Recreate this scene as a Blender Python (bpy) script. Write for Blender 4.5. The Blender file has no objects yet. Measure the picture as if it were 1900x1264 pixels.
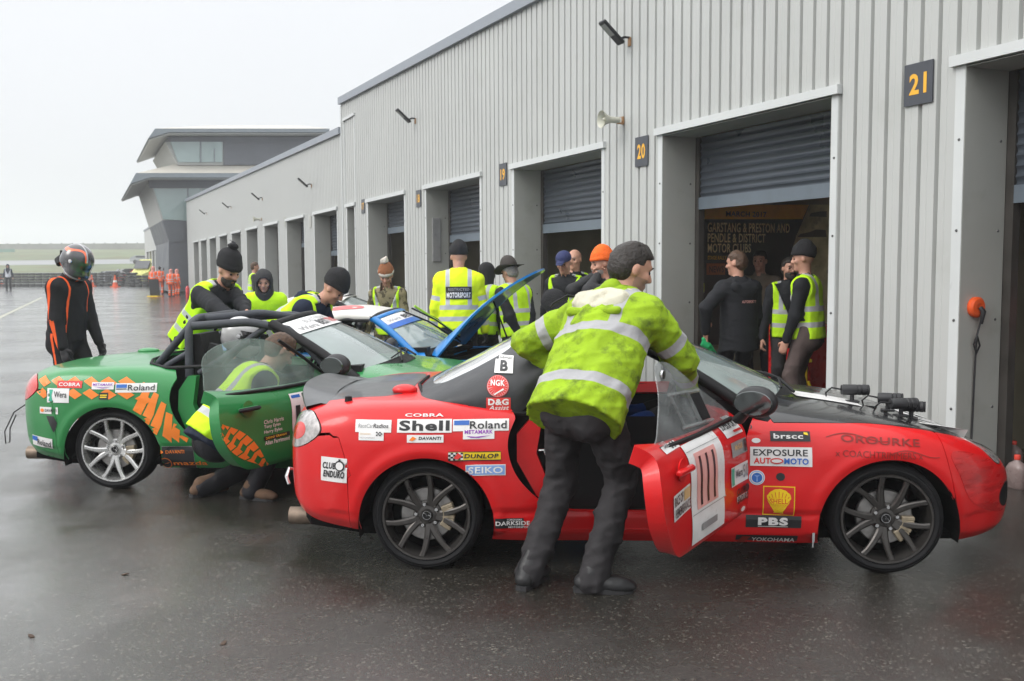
import bpy, math, random
import numpy as np
from mathutils import Vector, Matrix
from mathutils.bvhtree import BVHTree
random.seed(7); RNG = np.random.RandomState(11)
C = bpy.context.scene.collection
PI = math.pi
rad = math.radians
def V3(*a): return np.array(a, float)

# ------------------------------------------------------------------ camera frame helpers
FPX, HC, PITCH, ROLL = 1800.0, 1.56, rad(4.38), rad(-.3)
CAMR = Matrix.Rotation(PI/2-PITCH, 3, 'X') @ Matrix.Rotation(ROLL, 3, 'Z')
def ray(x, y): return CAMR @ Vector(((x-950)/FPX, -(y-632)/FPX, -1))
def G(x, y, z=0.0):
    d = ray(x, y); k = (z-HC)/d.z
    return (d.x*k, d.y*k)
def at_depth(x, Y, y=498):           # point at world distance Y seen in column x
    d = ray(x, y); k = Y/d.y
    return (d.x*k, Y, HC+d.z*k)
ALPHA = rad(23.82); FD = Vector((-math.sin(ALPHA), math.cos(ALPHA), 0)); FN = Vector((math.cos(ALPHA), math.sin(ALPHA), 0)); DF = 5.8
def F(t, s, z): return FD*t + FN*(DF+s) + Vector((0, 0, z))
def perp(x, y, T):                    # (s, z) on the plane square to the facade at distance T along it
    d = ray(x, y); k = T/(d.dot(FD)); p = d*k
    return (p.dot(FN)-DF, HC+p.z)

# ------------------------------------------------------------------ materials
MATS = {}
def nn(nt, t, **kw):
    n = nt.nodes.new(t)
    for k, v in kw.items(): setattr(n, k, v)
    return n
def rgba(c): return (c[0], c[1], c[2], 1)
def mat(name, col, r=.5, metal=0, var=.12, vs=6, bump=0, bs=60, coat=0, trans=0, alpha=1, col2=None, c2=(.5, .62), spec=.5, emis=None, ior=1.45, sheen=0, coords='Object', stretch=None, drops=0):
    if name in MATS: return MATS[name]
    m = bpy.data.materials.new(name); m.use_nodes = True; nt = m.node_tree; nt.nodes.clear()
    out = nn(nt, 'ShaderNodeOutputMaterial'); b = nn(nt, 'ShaderNodeBsdfPrincipled'); nt.links.new(b.outputs[0], out.inputs[0])
    b.inputs['Roughness'].default_value = r; b.inputs['Metallic'].default_value = metal
    b.inputs['Coat Weight'].default_value = coat; b.inputs['Coat Roughness'].default_value = .05
    b.inputs['Transmission Weight'].default_value = trans; b.inputs['Alpha'].default_value = alpha
    b.inputs['Specular IOR Level'].default_value = spec; b.inputs['IOR'].default_value = ior
    b.inputs['Sheen Weight'].default_value = sheen
    tc = nn(nt, 'ShaderNodeTexCoord'); mp = nn(nt, 'ShaderNodeMapping'); nt.links.new(tc.outputs[coords], mp.inputs[0])
    if stretch: mp.inputs['Scale'].default_value = stretch
    n1 = nn(nt, 'ShaderNodeTexNoise'); n1.inputs['Scale'].default_value = vs; n1.inputs['Detail'].default_value = 6
    nt.links.new(mp.outputs[0], n1.inputs['Vector'])
    mr = nn(nt, 'ShaderNodeMapRange'); mr.inputs[1].default_value = .3; mr.inputs[2].default_value = .7
    mr.inputs[3].default_value = 1-var; mr.inputs[4].default_value = 1+var
    nt.links.new(n1.outputs[0], mr.inputs[0])
    mx = nn(nt, 'ShaderNodeMix', data_type='RGBA', blend_type='MULTIPLY'); mx.inputs[0].default_value = 1
    mx.inputs[6].default_value = rgba(col); nt.links.new(mr.outputs[0], mx.inputs[7])
    last = mx.outputs[2]
    if col2:
        n2 = nn(nt, 'ShaderNodeTexNoise'); n2.inputs['Scale'].default_value = vs*1.7; n2.inputs['Detail'].default_value = 8; n2.inputs['Roughness'].default_value = .65
        nt.links.new(mp.outputs[0], n2.inputs['Vector'])
        r2 = nn(nt, 'ShaderNodeMapRange'); r2.inputs[1].default_value = c2[0]; r2.inputs[2].default_value = c2[1]
        nt.links.new(n2.outputs[0], r2.inputs[0])
        m2 = nn(nt, 'ShaderNodeMix', data_type='RGBA'); nt.links.new(r2.outputs[0], m2.inputs[0]); nt.links.new(last, m2.inputs[6]); m2.inputs[7].default_value = rgba(col2)
        last = m2.outputs[2]
    nt.links.new(last, b.inputs['Base Color'])
    rr = nn(nt, 'ShaderNodeMapRange'); rr.inputs[1].default_value = .3; rr.inputs[2].default_value = .7
    rr.inputs[3].default_value = max(0, r-.08*(r > .1)); rr.inputs[4].default_value = min(1, r+.08*(r > .1)); nt.links.new(n1.outputs[0], rr.inputs[0]); nt.links.new(rr.outputs[0], b.inputs['Roughness'])
    if bump or drops:
        nb = nn(nt, 'ShaderNodeTexNoise'); nb.inputs['Scale'].default_value = bs; nb.inputs['Detail'].default_value = 4
        nt.links.new(mp.outputs[0], nb.inputs['Vector'])
        hsrc = nb.outputs[0]
        if drops:
            vo = nn(nt, 'ShaderNodeTexVoronoi'); vo.inputs['Scale'].default_value = 140; nt.links.new(mp.outputs[0], vo.inputs['Vector'])
            r3 = nn(nt, 'ShaderNodeMapRange'); r3.inputs[1].default_value = .0; r3.inputs[2].default_value = .35; r3.inputs[3].default_value = 1; r3.inputs[4].default_value = 0
            nt.links.new(vo.outputs['Distance'], r3.inputs[0]); hsrc = r3.outputs[0]; bump = drops
        bp = nn(nt, 'ShaderNodeBump'); bp.inputs['Strength'].default_value = bump; bp.inputs['Distance'].default_value = .01
        nt.links.new(hsrc, bp.inputs['Height']); nt.links.new(bp.outputs[0], b.inputs['Normal'])
    if emis:
        b.inputs['Emission Color'].default_value = rgba(emis[0]); b.inputs['Emission Strength'].default_value = emis[1]
    MATS[name] = m; m['b'] = 1
    return m
def attr_mix(m, attr, other, thr=0.0, rough=None):
    """over-paint material m with colour `other` where the mesh's signed-distance attribute is above thr (a printed or sewn-on pattern)"""
    nt = m.node_tree; b = [n for n in nt.nodes if n.type == 'BSDF_PRINCIPLED'][0]
    a = nn(nt, 'ShaderNodeAttribute', attribute_name=attr)
    g = nn(nt, 'ShaderNodeMapRange'); g.inputs[1].default_value = thr-.0012; g.inputs[2].default_value = thr+.0012; nt.links.new(a.outputs['Fac'], g.inputs[0])
    src = b.inputs['Base Color'].links[0].from_socket
    mx = nn(nt, 'ShaderNodeMix', data_type='RGBA'); nt.links.new(g.outputs[0], mx.inputs[0]); nt.links.new(src, mx.inputs[6])
    if hasattr(other, 'type'): nt.links.new(other, mx.inputs[7])
    else: mx.inputs[7].default_value = rgba(other)
    nt.links.new(mx.outputs[2], b.inputs['Base Color'])
    return m

# ------------------------------------------------------------------ object helpers
def tag(o, label=None, cat=None, group=None, kind=None):
    if label: o['label'] = label
    if cat: o['category'] = cat
    if group: o['group'] = group
    if kind: o['kind'] = kind
    return o
def empty(name, loc=(0, 0, 0), rz=0, label=None, cat=None, group=None):
    o = bpy.data.objects.new(name, None); o.empty_display_size = .1; C.objects.link(o); o.location = loc; o.rotation_euler = (0, 0, rz)
    return tag(o, label, cat, group)
def link(name, me, mats, parent=None, smooth=None):
    o = bpy.data.objects.new(name, me); C.objects.link(o)
    for m in (mats if isinstance(mats, (list, tuple)) else [mats]): me.materials.append(m)
    if parent is not None: o.parent = parent
    if smooth is not None:
        me.shade_smooth()
        if smooth < 180: me.set_sharp_from_angle(angle=rad(smooth))
    return o
def basis(d, up=(0, 0, 1)):
    d = Vector(d).normalized(); u = Vector(up)
    if abs(d.dot(u)) > .97: u = Vector((1, 0, 0))
    s = d.cross(u).normalized(); return d, s, s.cross(d).normalized()
class MB:
    def __init__(s): s.v = []; s.f = []; s.m = []
    def add(s, vs, fs, m=0):
        o = len(s.v); s.v += [tuple(v) for v in vs]; s.f += [[i+o for i in f] for f in fs]; s.m += [m]*len(fs); return s
    def box(s, c, d, m=0, M=None, bev=0):
        x, y, z = d[0]/2, d[1]/2, d[2]/2; c = Vector(c)
        if bev:
            b = bev; ring = []
            P = [(-x+b, -y), (x-b, -y), (x, -y+b), (x, y-b), (x-b, y), (-x+b, y), (-x, y-b), (-x, -y+b)]
            Q = [(px*(x-b)/x, py*(y-b)/y) for px, py in P]
            vs = []
            for zz, R in ((-z, Q), (-z+b, P), (z-b, P), (z, Q)): vs += [(px, py, zz) for px, py in R]
            fs = [list(range(7, -1, -1)), list(range(24, 32))]
            for k in range(3):
                for i in range(8): j = (i+1) % 8; fs.append([k*8+i, k*8+j, k*8+8+j, k*8+8+i])
        else:
            vs = [(-x, -y, -z), (x, -y, -z), (x, y, -z), (-x, y, -z), (-x, -y, z), (x, -y, z), (x, y, z), (-x, y, z)]
            fs = [[3, 2, 1, 0], [4, 5, 6, 7], [0, 1, 5, 4], [1, 2, 6, 5], [2, 3, 7, 6], [3, 0, 4, 7]]
        vs = [(M @ Vector(v) if M else Vector(v))+c for v in vs]
        return s.add(vs, fs, m)
    def tube(s, pts, r, n=8, m=0, cap=True, flat=1.0, up=(0, 0, 1)):
        pts = [Vector(p) for p in pts]; rs = r if isinstance(r, (list, tuple)) else [r]*len(pts); vs = []; pu = Vector(up)
        for i, p in enumerate(pts):
            d = (pts[min(i+1, len(pts)-1)]-pts[max(i-1, 0)])
            if d.length < 1e-9: d = Vector((0, 0, 1))
            d.normalize(); u = pu-d*pu.dot(d)
            if u.length < .05: u = Vector((1, 0, 0))-d*d.x
            u.normalize(); pu = u; w = d.cross(u)
            for k in range(n):
                a = 2*PI*k/n; vs.append(p+(u*math.cos(a)*flat+w*math.sin(a))*rs[i])
        fs = []
        for i in range(len(pts)-1):
            for k in range(n): j = (k+1) % n; fs.append([i*n+k, i*n+j, (i+1)*n+j, (i+1)*n+k])
        if cap: fs.append(list(range(n-1, -1, -1))); fs.append([(len(pts)-1)*n+k for k in range(n)])
        return s.add(vs, fs, m)
    def lathe(s, prof, c=(0, 0, 0), axis='Z', n=24, m=0, M=None, close=False, cap=True):
        vs = []; c = Vector(c)
        for r, h in prof:
            for k in range(n):
                a = 2*PI*k/n; x, y = r*math.cos(a), r*math.sin(a)
                v = Vector((x, y, h)) if axis == 'Z' else (Vector((x, h, y)) if axis == 'Y' else Vector((h, x, y)))
                vs.append((M @ v if M else v)+c)
        fs = []; L = len(prof)
        for i in range(L-1+(1 if close else 0)):
            i2 = (i+1) % L
            for k in range(n): j = (k+1) % n; fs.append([i*n+k, i*n+j, i2*n+j, i2*n+k])
        if not close and cap:
            if prof[0][0] > 1e-6: fs.append([k for k in range(n)][::-1])
            if prof[-1][0] > 1e-6: fs.append([(L-1)*n+k for k in range(n)])
        return s.add(vs, fs, m)
    def prism(s, poly, fn, a, b, m=0):     # poly of (u,v); fn(u,v,w) -> point; extruded w=a..b
        n = len(poly); vs = [fn(u, v, a) for u, v in poly]+[fn(u, v, b) for u, v in poly]
        fs = [list(range(n)), list(range(2*n-1, n-1, -1))]
        for i in range(n): j = (i+1) % n; fs.append([i, i+n, j+n, j])
        return s.add(vs, fs, m)
    def ell(s, c, r, m=0, M=None, nu=16, nv=10):
        vs = []; c = Vector(c)
        for i in range(nv+1):
            t = PI*i/nv
            for k in range(nu):
                a = 2*PI*k/nu; v = Vector((r[0]*math.sin(t)*math.cos(a), r[1]*math.sin(t)*math.sin(a), -r[2]*math.cos(t))); vs.append((M @ v if M else v)+c)
        fs = [[i*nu+k, i*nu+(k+1) % nu, (i+1)*nu+(k+1) % nu, (i+1)*nu+k] for i in range(nv) for k in range(nu)]
        return s.add(vs, fs, m)
    def mesh(s, name):
        me = bpy.data.meshes.new(name); me.from_pydata([tuple(v) for v in s.v], [], s.f); me.polygons.foreach_set('material_index', s.m); me.validate(); return me
    def build(s, name, mats, parent=None, smooth=None, recalc=True):
        me = s.mesh(name)
        if recalc:
            import bmesh
            bm = bmesh.new(); bm.from_mesh(me); bmesh.ops.remove_doubles(bm, verts=bm.verts, dist=1e-6); bmesh.ops.recalc_face_normals(bm, faces=bm.faces); bm.to_mesh(me); bm.free()
        return link(name, me, mats, parent, smooth)

# ------------------------------------------------------------------ flat lettering turned into mesh
_tc = {}
def text_geo(s, bold=0.0, shear=0.0):
    """unit-height text: returns verts (x,y) and faces, normalised to a (w,1) box"""
    k = (s, bold, shear)
    if k in _tc: return _tc[k]
    cu = bpy.data.curves.new('t', 'FONT'); cu.body = s; cu.offset = bold; cu.shear = shear; cu.resolution_u = 3
    cu.space_character = 1+bold*3
    o = bpy.data.objects.new('t', cu); C.objects.link(o)
    dg = bpy.context.evaluated_depsgraph_get(); dg.update(); me = bpy.data.meshes.new_from_object(o.evaluated_get(dg))
    vs = np.array([v.co[:2] for v in me.vertices]); fs = [list(p.vertices) for p in me.polygons]
    bpy.data.objects.remove(o); bpy.data.curves.remove(cu); bpy.data.meshes.remove(me)
    lo, hi = vs.min(0), vs.max(0); vs = (vs-lo)/(hi[1]-lo[1])
    _tc[k] = (vs, fs, (hi[0]-lo[0])/(hi[1]-lo[1])); return _tc[k]

def fine_geo(vs, fs, w, h, seg):
    """split long edges of a lettering mesh (sizes w x h metres) so it can follow a curved panel"""
    import bmesh
    bm = bmesh.new(); bv = [bm.verts.new((v[0]*w, v[1]*h, 0)) for v in vs]
    for f in fs:
        try: bm.faces.new([bv[i] for i in f])
        except ValueError: pass
    for _ in range(5):
        L = [e for e in bm.edges if e.calc_length() > seg]
        if not L: break
        bmesh.ops.subdivide_edges(bm, edges=L, cuts=1); bmesh.ops.triangulate(bm, faces=[f for f in bm.faces if len(f.verts) > 4])
    bm.verts.index_update(); V = [(v.co.x/w, v.co.y/h) for v in bm.verts]; F_ = [[v.index for v in f.verts] for f in bm.faces]; bm.free(); return V, F_
# ------------------------------------------------------------------ scalar-field surface (surface nets) for bodies and clothes
class Field:
    def __init__(s): s.p = []
    def cone(s, a, b, ra, rb, k=.03, side=None, flat=1.0, op='+', tagid=0):
        s.p.append(('c', np.array(a, float), np.array(b, float), ra, rb, k, None if side is None else np.array(side, float), flat, op, tagid)); return s
    def ell(s, c, r, M=None, k=.02, op='+', tagid=0):
        s.p.append(('e', np.array(c, float), np.array(r, float), None if M is None else np.array(M, float), k, op, tagid)); return s
    @staticmethod
    def dist(q, P):
        if q[0] == 'c':
            _, a, b, ra, rb, k, side, flat, op, _t = q; ab = b-a; L = ab@ab+1e-12
            w = P-a; t = np.clip((w@ab)/L, 0, 1); w = w-t[..., None]*ab; r = ra+(rb-ra)*t
            if side is None: return np.sqrt((w*w).sum(-1))-r
            u = ab/math.sqrt(L); sd = side-u*(side@u); sd = sd/np.linalg.norm(sd); fw = np.cross(u, sd)
            ws, wf, wu = w@sd, w@fw, w@u
            fl = np.where(wf > 0, flat, flat) if not isinstance(flat, tuple) else np.where(wf > 0, flat[0], flat[1])
            g = np.sqrt(ws**2+(wf/fl)**2+wu**2)+1e-9; e = np.sqrt(ws**2+wf**2+wu**2)+1e-9
            return (g-r)*(e/g)
        _, c, r, M, k, op, _t = q; w = P-c
        if M is not None: w = w@M
        g = np.sqrt(((w/r)**2).sum(-1))+1e-9; e = np.sqrt((w**2).sum(-1))+1e-9
        return (g-1)*e/g*1.0
    def bounds(s):
        lo = np.full(3, 9.); hi = -lo
        for q in s.p:
            if q[8 if q[0] == 'c' else 5] != '+': continue
            if q[0] == 'c': r = max(q[3], q[4]); pts = (q[1]-r, q[1]+r, q[2]-r, q[2]+r)
            else: r = max(q[2]); pts = (q[1]-r, q[1]+r)
            for x in pts: lo = np.minimum(lo, x); hi = np.maximum(hi, x)
        return lo, hi
    def mesh(s, h, cut=None, disp=None, grow=0.0):
        lo, hi = s.bounds(); lo = lo-3*h-grow; hi = hi+3*h+grow
        n = np.ceil((hi-lo)/h).astype(int)+1
        Vv = np.full(n, .2, np.float32)
        ax = [lo[i]+h*np.arange(n[i]) for i in range(3)]
        for q in s.p:
            if q[0] == 'c': r = max(q[3], q[4]); a = np.minimum(q[1], q[2])-r; b = np.maximum(q[1], q[2])+r; k = q[5]; op = q[8]
            else: r = max(q[2]); a = q[1]-r; b = q[1]+r; k = q[4]; op = q[5]
            mg = k+3*h+grow
            i0 = np.clip(np.floor((a-mg-lo)/h).astype(int), 0, n-1); i1 = np.clip(np.ceil((b+mg-lo)/h).astype(int)+1, 1, n)
            if np.any(i1 <= i0): continue
            X, Y, Z = np.meshgrid(ax[0][i0[0]:i1[0]], ax[1][i0[1]:i1[1]], ax[2][i0[2]:i1[2]], indexing='ij')
            d = s.dist(q, np.stack([X, Y, Z], -1))-(grow if op == '+' else 0); sl = tuple(slice(i0[j], i1[j]) for j in range(3)); o = Vv[sl]
            if op == '+':
                hh = np.clip(.5+.5*(o-d)/k, 0, 1); Vv[sl] = o+(d-o)*hh-k*hh*(1-hh)
            else:
                d = -d; hh = np.clip(.5-.5*(o-d)/k, 0, 1); Vv[sl] = o+(d-o)*hh+k*hh*(1-hh)
        if cut or disp:
            X, Y, Z = np.meshgrid(*ax, indexing='ij'); P = np.stack([X, Y, Z], -1)
            if disp: near = np.abs(Vv) < .06; Vv[near] += disp(P[near])
            if cut: Vv = np.maximum(Vv, cut(P))
        for i in range(3):
            sl = [slice(None)]*3; sl[i] = 0; Vv[tuple(sl)] = .1; sl[i] = -1; Vv[tuple(sl)] = .1
        return nets(Vv.astype(float), lo, h)
def nets(Vv, o, h):
    n = np.array(Vv.shape); N = n-1; acc = np.zeros((N.prod(), 3)); cnt = np.zeros(N.prod()); Q = []
    for ax in range(3):
        sa = [slice(None)]*3; sb = [slice(None)]*3; sa[ax] = slice(0, -1); sb[ax] = slice(1, None)
        a = Vv[tuple(sa)]; b = Vv[tuple(sb)]; idx = np.argwhere((a < 0) != (b < 0))
        if len(idx) == 0: continue
        aa = a[tuple(idx.T)]; bb = b[tuple(idx.T)]; p = idx.astype(float); p[:, ax] += aa/(aa-bb)
        o1, o2 = (ax+1) % 3, (ax+2) % 3; cols = []
        for d1, d2 in ((0, 0), (1, 0), (1, 1), (0, 1)):
            c = idx.copy(); c[:, o1] -= d1; c[:, o2] -= d2; c = np.clip(c, 0, N-1)
            fl = (c[:, 0]*N[1]+c[:, 1])*N[2]+c[:, 2]; cols.append(fl)
            cnt += np.bincount(fl, minlength=len(cnt))
            for j in range(3): acc[:, j] += np.bincount(fl, weights=p[:, j], minlength=len(cnt))
        q = np.stack(cols, 1); rv = aa > 0; q[rv] = q[rv][:, ::-1]; Q.append(q)
    Q = np.concatenate(Q); used = np.unique(Q); mp = np.full(len(cnt), -1, int); mp[used] = np.arange(len(used))
    return acc[used]/cnt[used][:, None]*h+o, mp[Q]
def np_mesh(name, v, q, attrs=None, vn=None):
    me = bpy.data.meshes.new(name); me.vertices.add(len(v)); me.vertices.foreach_set('co', np.ascontiguousarray(v, dtype=np.float32).ravel())
    q = np.asarray(q); L = q.shape[1]
    me.loops.add(q.size); me.loops.foreach_set('vertex_index', q.ravel().astype(np.int32))
    me.polygons.add(len(q)); me.polygons.foreach_set('loop_start', (np.arange(len(q))*L).astype(np.int32))
    me.update(calc_edges=True); me.validate()
    for k, a in (attrs or {}).items():
        at = me.attributes.new(k, 'FLOAT', 'POINT'); at.data.foreach_set('value', np.asarray(a, np.float32))
    me.shade_smooth(); return me
# ================================================================== the place: sky, ground, buildings
def tz(x, y, s=0):
    d = ray(x, y); k = (DF+s)/(d.dot(FN)); p = d*k
    return p.dot(FD), HC+p.z
cam = bpy.data.cameras.new('camera'); camo = bpy.data.objects.new('camera', cam); C.objects.link(camo)
cam.sensor_width = 36; cam.lens = 36*FPX/1900; cam.clip_start = .1; cam.clip_end = 3000
camo.matrix_world = Matrix.Translation((0, 0, HC)) @ CAMR.to_4x4()
cam.dof.use_dof = True; cam.dof.focus_distance = 5.3; cam.dof.aperture_fstop = 7.0
sc = bpy.context.scene; sc.camera = camo
sc.render.resolution_x = 1024; sc.render.resolution_y = 681
sc.view_settings.view_transform = 'Standard'; sc.view_settings.look = 'None'; sc.view_settings.gamma = 1; sc.view_settings.exposure = .0
sc.cycles.use_denoising = True; sc.cycles.max_bounces = 7; sc.cycles.transparent_max_bounces = 12; sc.cycles.volume_bounces = 1
sc.cycles.diffuse_bounces = 4; sc.cycles.glossy_bounces = 4; sc.cycles.transmission_bounces = 6; sc.cycles.caustics_reflective = False; sc.cycles.caustics_refractive = False
sc.cycles.sample_clamp_indirect = 6

SUN_EL, SUN_AZ = rad(38), rad(-115)     # soft light through the cloud, from the left and behind the camera
w = bpy.data.worlds.new('World'); sc.world = w; w.use_nodes = True; nt = w.node_tree; nt.nodes.clear()
out = nn(nt, 'ShaderNodeOutputWorld'); bg1 = nn(nt, 'ShaderNodeBackground'); bg2 = nn(nt, 'ShaderNodeBackground'); addn = nn(nt, 'ShaderNodeAddShader')
sky = nn(nt, 'ShaderNodeTexSky'); sky.sky_type = 'NISHITA'; sky.sun_disc = False; sky.sun_elevation = SUN_EL; sky.sun_rotation = SUN_AZ; sky.dust_density = 6; sky.air_density = 1
hs = nn(nt, 'ShaderNodeHueSaturation'); hs.inputs['Saturation'].default_value = .25; nt.links.new(sky.outputs[0], hs.inputs['Color']); nt.links.new(hs.outputs[0], bg1.inputs[0]); bg1.inputs[1].default_value = .05
tc = nn(nt, 'ShaderNodeTexCoord'); sx = nn(nt, 'ShaderNodeSeparateXYZ'); nt.links.new(tc.outputs['Generated'], sx.inputs[0])
cr = nn(nt, 'ShaderNodeValToRGB'); nt.links.new(sx.outputs['Z'], cr.inputs[0])
e = cr.color_ramp.elements; e[0].position = 0; e[0].color = (.285, .292, .303, 1); e[1].position = 1; e[1].color = (.98, .99, 1, 1)
x = e.new(.26); x.color = (.33, .337, .35, 1); x = e.new(.42); x.color = (.62, .63, .64, 1)
ns = nn(nt, 'ShaderNodeTexNoise'); ns.inputs['Scale'].default_value = 2.2; ns.inputs['Detail'].default_value = 5; nt.links.new(tc.outputs['Generated'], ns.inputs['Vector'])
mrr = nn(nt, 'ShaderNodeMapRange'); mrr.inputs[3].default_value = .93; mrr.inputs[4].default_value = 1.07; nt.links.new(ns.outputs[0], mrr.inputs[0])
mm = nn(nt, 'ShaderNodeMix', data_type='RGBA', blend_type='MULTIPLY'); mm.inputs[0].default_value = 1; nt.links.new(cr.outputs[0], mm.inputs[6]); nt.links.new(mrr.outputs[0], mm.inputs[7])
nt.links.new(mm.outputs[2], bg2.inputs[0]); bg2.inputs[1].default_value = 2.35
nt.links.new(bg1.outputs[0], addn.inputs[0]); nt.links.new(bg2.outputs[0], addn.inputs[1]); nt.links.new(addn.outputs[0], out.inputs[0])
sl = bpy.data.lights.new('sun', 'SUN'); sl.energy = 1.0; sl.angle = rad(25); sl.color = (1, .98, .95); so = bpy.data.objects.new('sun', sl); C.objects.link(so)
sd = Vector((math.sin(SUN_AZ)*math.cos(SUN_EL), math.cos(SUN_AZ)*math.cos(SUN_EL), math.sin(SUN_EL))); so.rotation_euler = sd.to_track_quat('Z', 'Y').to_euler(); so.location = (-20, -20, 30)

# ---- ground
def asphalt():
    m = bpy.data.materials.new('wet_asphalt'); m.use_nodes = True; nt = m.node_tree; b = nt.nodes['Principled BSDF']
    tc = nn(nt, 'ShaderNodeTexCoord')
    def noise(sc_, det=5, ro=.55, st=None, dim=None):
        n = nn(nt, 'ShaderNodeTexNoise'); n.inputs['Scale'].default_value = sc_; n.inputs['Detail'].default_value = det; n.inputs['Roughness'].default_value = ro
        if st:
            mp = nn(nt, 'ShaderNodeMapping'); mp.inputs['Scale'].default_value = st; nt.links.new(tc.outputs['Object'], mp.inputs[0]); nt.links.new(mp.outputs[0], n.inputs['Vector'])
        else: nt.links.new(tc.outputs['Object'], n.inputs['Vector'])
        return n.outputs[0]
    def mr(src, a, b_, c, d):
        n = nn(nt, 'ShaderNodeMapRange'); n.inputs[1].default_value = a; n.inputs[2].default_value = b_; n.inputs[3].default_value = c; n.inputs[4].default_value = d; nt.links.new(src, n.inputs[0]); return n.outputs[0]
    def mix(f, a, b_, blend='MIX'):
        n = nn(nt, 'ShaderNodeMix', data_type='RGBA', blend_type=blend)
        if isinstance(f, float): n.inputs[0].default_value = f
        else: nt.links.new(f, n.inputs[0])
        for s_, i in ((a, 6), (b_, 7)):
            if isinstance(s_, tuple): n.inputs[i].default_value = rgba(s_)
            else: nt.links.new(s_, n.inputs[i])
        return n.outputs[2]
    big = noise(.55, 6, .6); fine = noise(42, 5, .8); mid = noise(5, 6, .6); grit = noise(110, 3, .75)
    vo = nn(nt, 'ShaderNodeTexVoronoi'); vo.inputs['Scale'].default_value = 105; nt.links.new(tc.outputs['Object'], vo.inputs['Vector'])
    c1 = mix(mr(fine, .35, .7, 0, 1), (.008, .0075, .006), (.058, .052, .042))
    c1 = mix(mr(vo.outputs['Color'], .76, .90, 0, .8), c1, (.17, .155, .125))
    c1 = mix(mr(mid, .35, .65, 0, .6), c1, (.026, .024, .021))
    rust = noise(1.1, 5, .65, (1, .6, 1)); c1 = mix(mr(rust, .60, .72, 0, .35), c1, (.09, .035, .02))
    nt.links.new(c1, b.inputs['Base Color'])
    # water film: pools (smooth) and drained grit (rough)
    pool = mr(big, .42, .62, 0, 1)
    rgh = nn(nt, 'ShaderNodeMix', data_type='FLOAT'); nt.links.new(pool, rgh.inputs[0]); nt.links.new(mr(mid, .3, .7, .24, .32), rgh.inputs[2]); nt.links.new(mr(mid, .3, .7, .09, .15), rgh.inputs[3])
    nt.links.new(rgh.outputs[0], b.inputs['Roughness'])
    b.inputs['Specular IOR Level'].default_value = .5; b.inputs['IOR'].default_value = 1.5; b.inputs['Coat Weight'].default_value = 1.0; b.inputs['Coat IOR'].default_value = 1.45; b.inputs['Coat Roughness'].default_value = .10
    hm = nn(nt, 'ShaderNodeMath', operation='ADD'); nt.links.new(fine, hm.inputs[0]); nt.links.new(grit, hm.inputs[1])
    bp = nn(nt, 'ShaderNodeBump'); bp.inputs['Distance'].default_value = .014; nt.links.new(hm.outputs[0], bp.inputs['Height'])
    nt.links.new(mr(pool, 0, 1, .50, .16), bp.inputs['Strength'])
    b2 = nn(nt, 'ShaderNodeBump'); b2.inputs['Distance'].default_value = .02; b2.inputs['Strength'].default_value = .05; nt.links.new(mid, b2.inputs['Height']); nt.links.new(bp.outputs[0], b2.inputs['Normal'])
    nt.links.new(b2.outputs[0], b.inputs['Normal']); nt.links.new(b2.outputs[0], b.inputs['Coat Normal'])
    return m
def sheet(name, poly, z, m, label_kind='structure'):
    mb = MB(); mb.add([(p[0], p[1], z) for p in poly], [list(range(len(poly)))]); o = mb.build(name, m, recalc=False); tag(o, kind=label_kind); return o
M_ASPH = asphalt()
sheet('ground', [(-900, -30), (400, -30), (400, 108), (-900, 108)], 0, M_ASPH)
M_GRASS = mat('grass', (.12, .145, .075), r=.95, var=.25, vs=.12, col2=(.12, .11, .05), c2=(.48, .62))
M_TRACK = mat('track_asphalt', (.17, .175, .18), r=.35, var=.1, vs=.1)
M_BANKTOP = mat('dry_bank', (.10, .095, .06), r=.95, var=.25, vs=.3)
# far bank: profile (y, z) as one rolling sheet
def bank(name, prof, m, x0=-900, x1=400, wob=0):
    vs = []; n = 60
    for y, z in prof:
        for i in range(n+1):
            x = x0+(x1-x0)*i/n; vs.append((x, y+wob*math.sin(x*.013+1)*1.0, z+(.25*math.sin(x*.02+y*.05)*(z > .3))+max(0, x+60)*.012*(z > 1)))
    k = n+1; fs = [[a*k+i, a*k+i+1, (a+1)*k+i+1, (a+1)*k+i] for a in range(len(prof)-1) for i in range(n)]
    o = MB().add(vs, fs).build(name, m, recalc=False, smooth=60); tag(o, kind='structure'); return o
bank('grass_bank', [(107.9, -.02), (112, .3), (124, 1.0), (136, 1.35), (150, 2.2)], M_GRASS)
bank('track', [(150, 2.2), (158, 2.45), (166, 2.9)], M_TRACK)
bank('grass_hill', [(166, 2.9), (180, 3.9), (205, 5.2), (230, 6.1), (234, 6.2), (900, 5.5)], M_GRASS)
sheet('track_strip', [(-60, 118), (-18, 118), (-14, 124), (-60, 122)], 1.06, M_TRACK)
# white line across the paddock
M_LINE = mat('worn_white_paint', (.34, .34, .27), r=.5, var=.3, vs=3)
a = G(-60, 618); b_ = G(72, 555); dv = Vector((b_[0]-a[0], b_[1]-a[1], 0)).normalized(); pn = Vector((-dv.y, dv.x, 0))*.07
o = sheet('painted_line', [Vector((a[0], a[1], 0))-pn, Vector((a[0], a[1], 0))+pn, Vector((b_[0], b_[1], 0))+pn+dv*3, Vector((b_[0], b_[1], 0))-pn+dv*3], .004, M_LINE)

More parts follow.
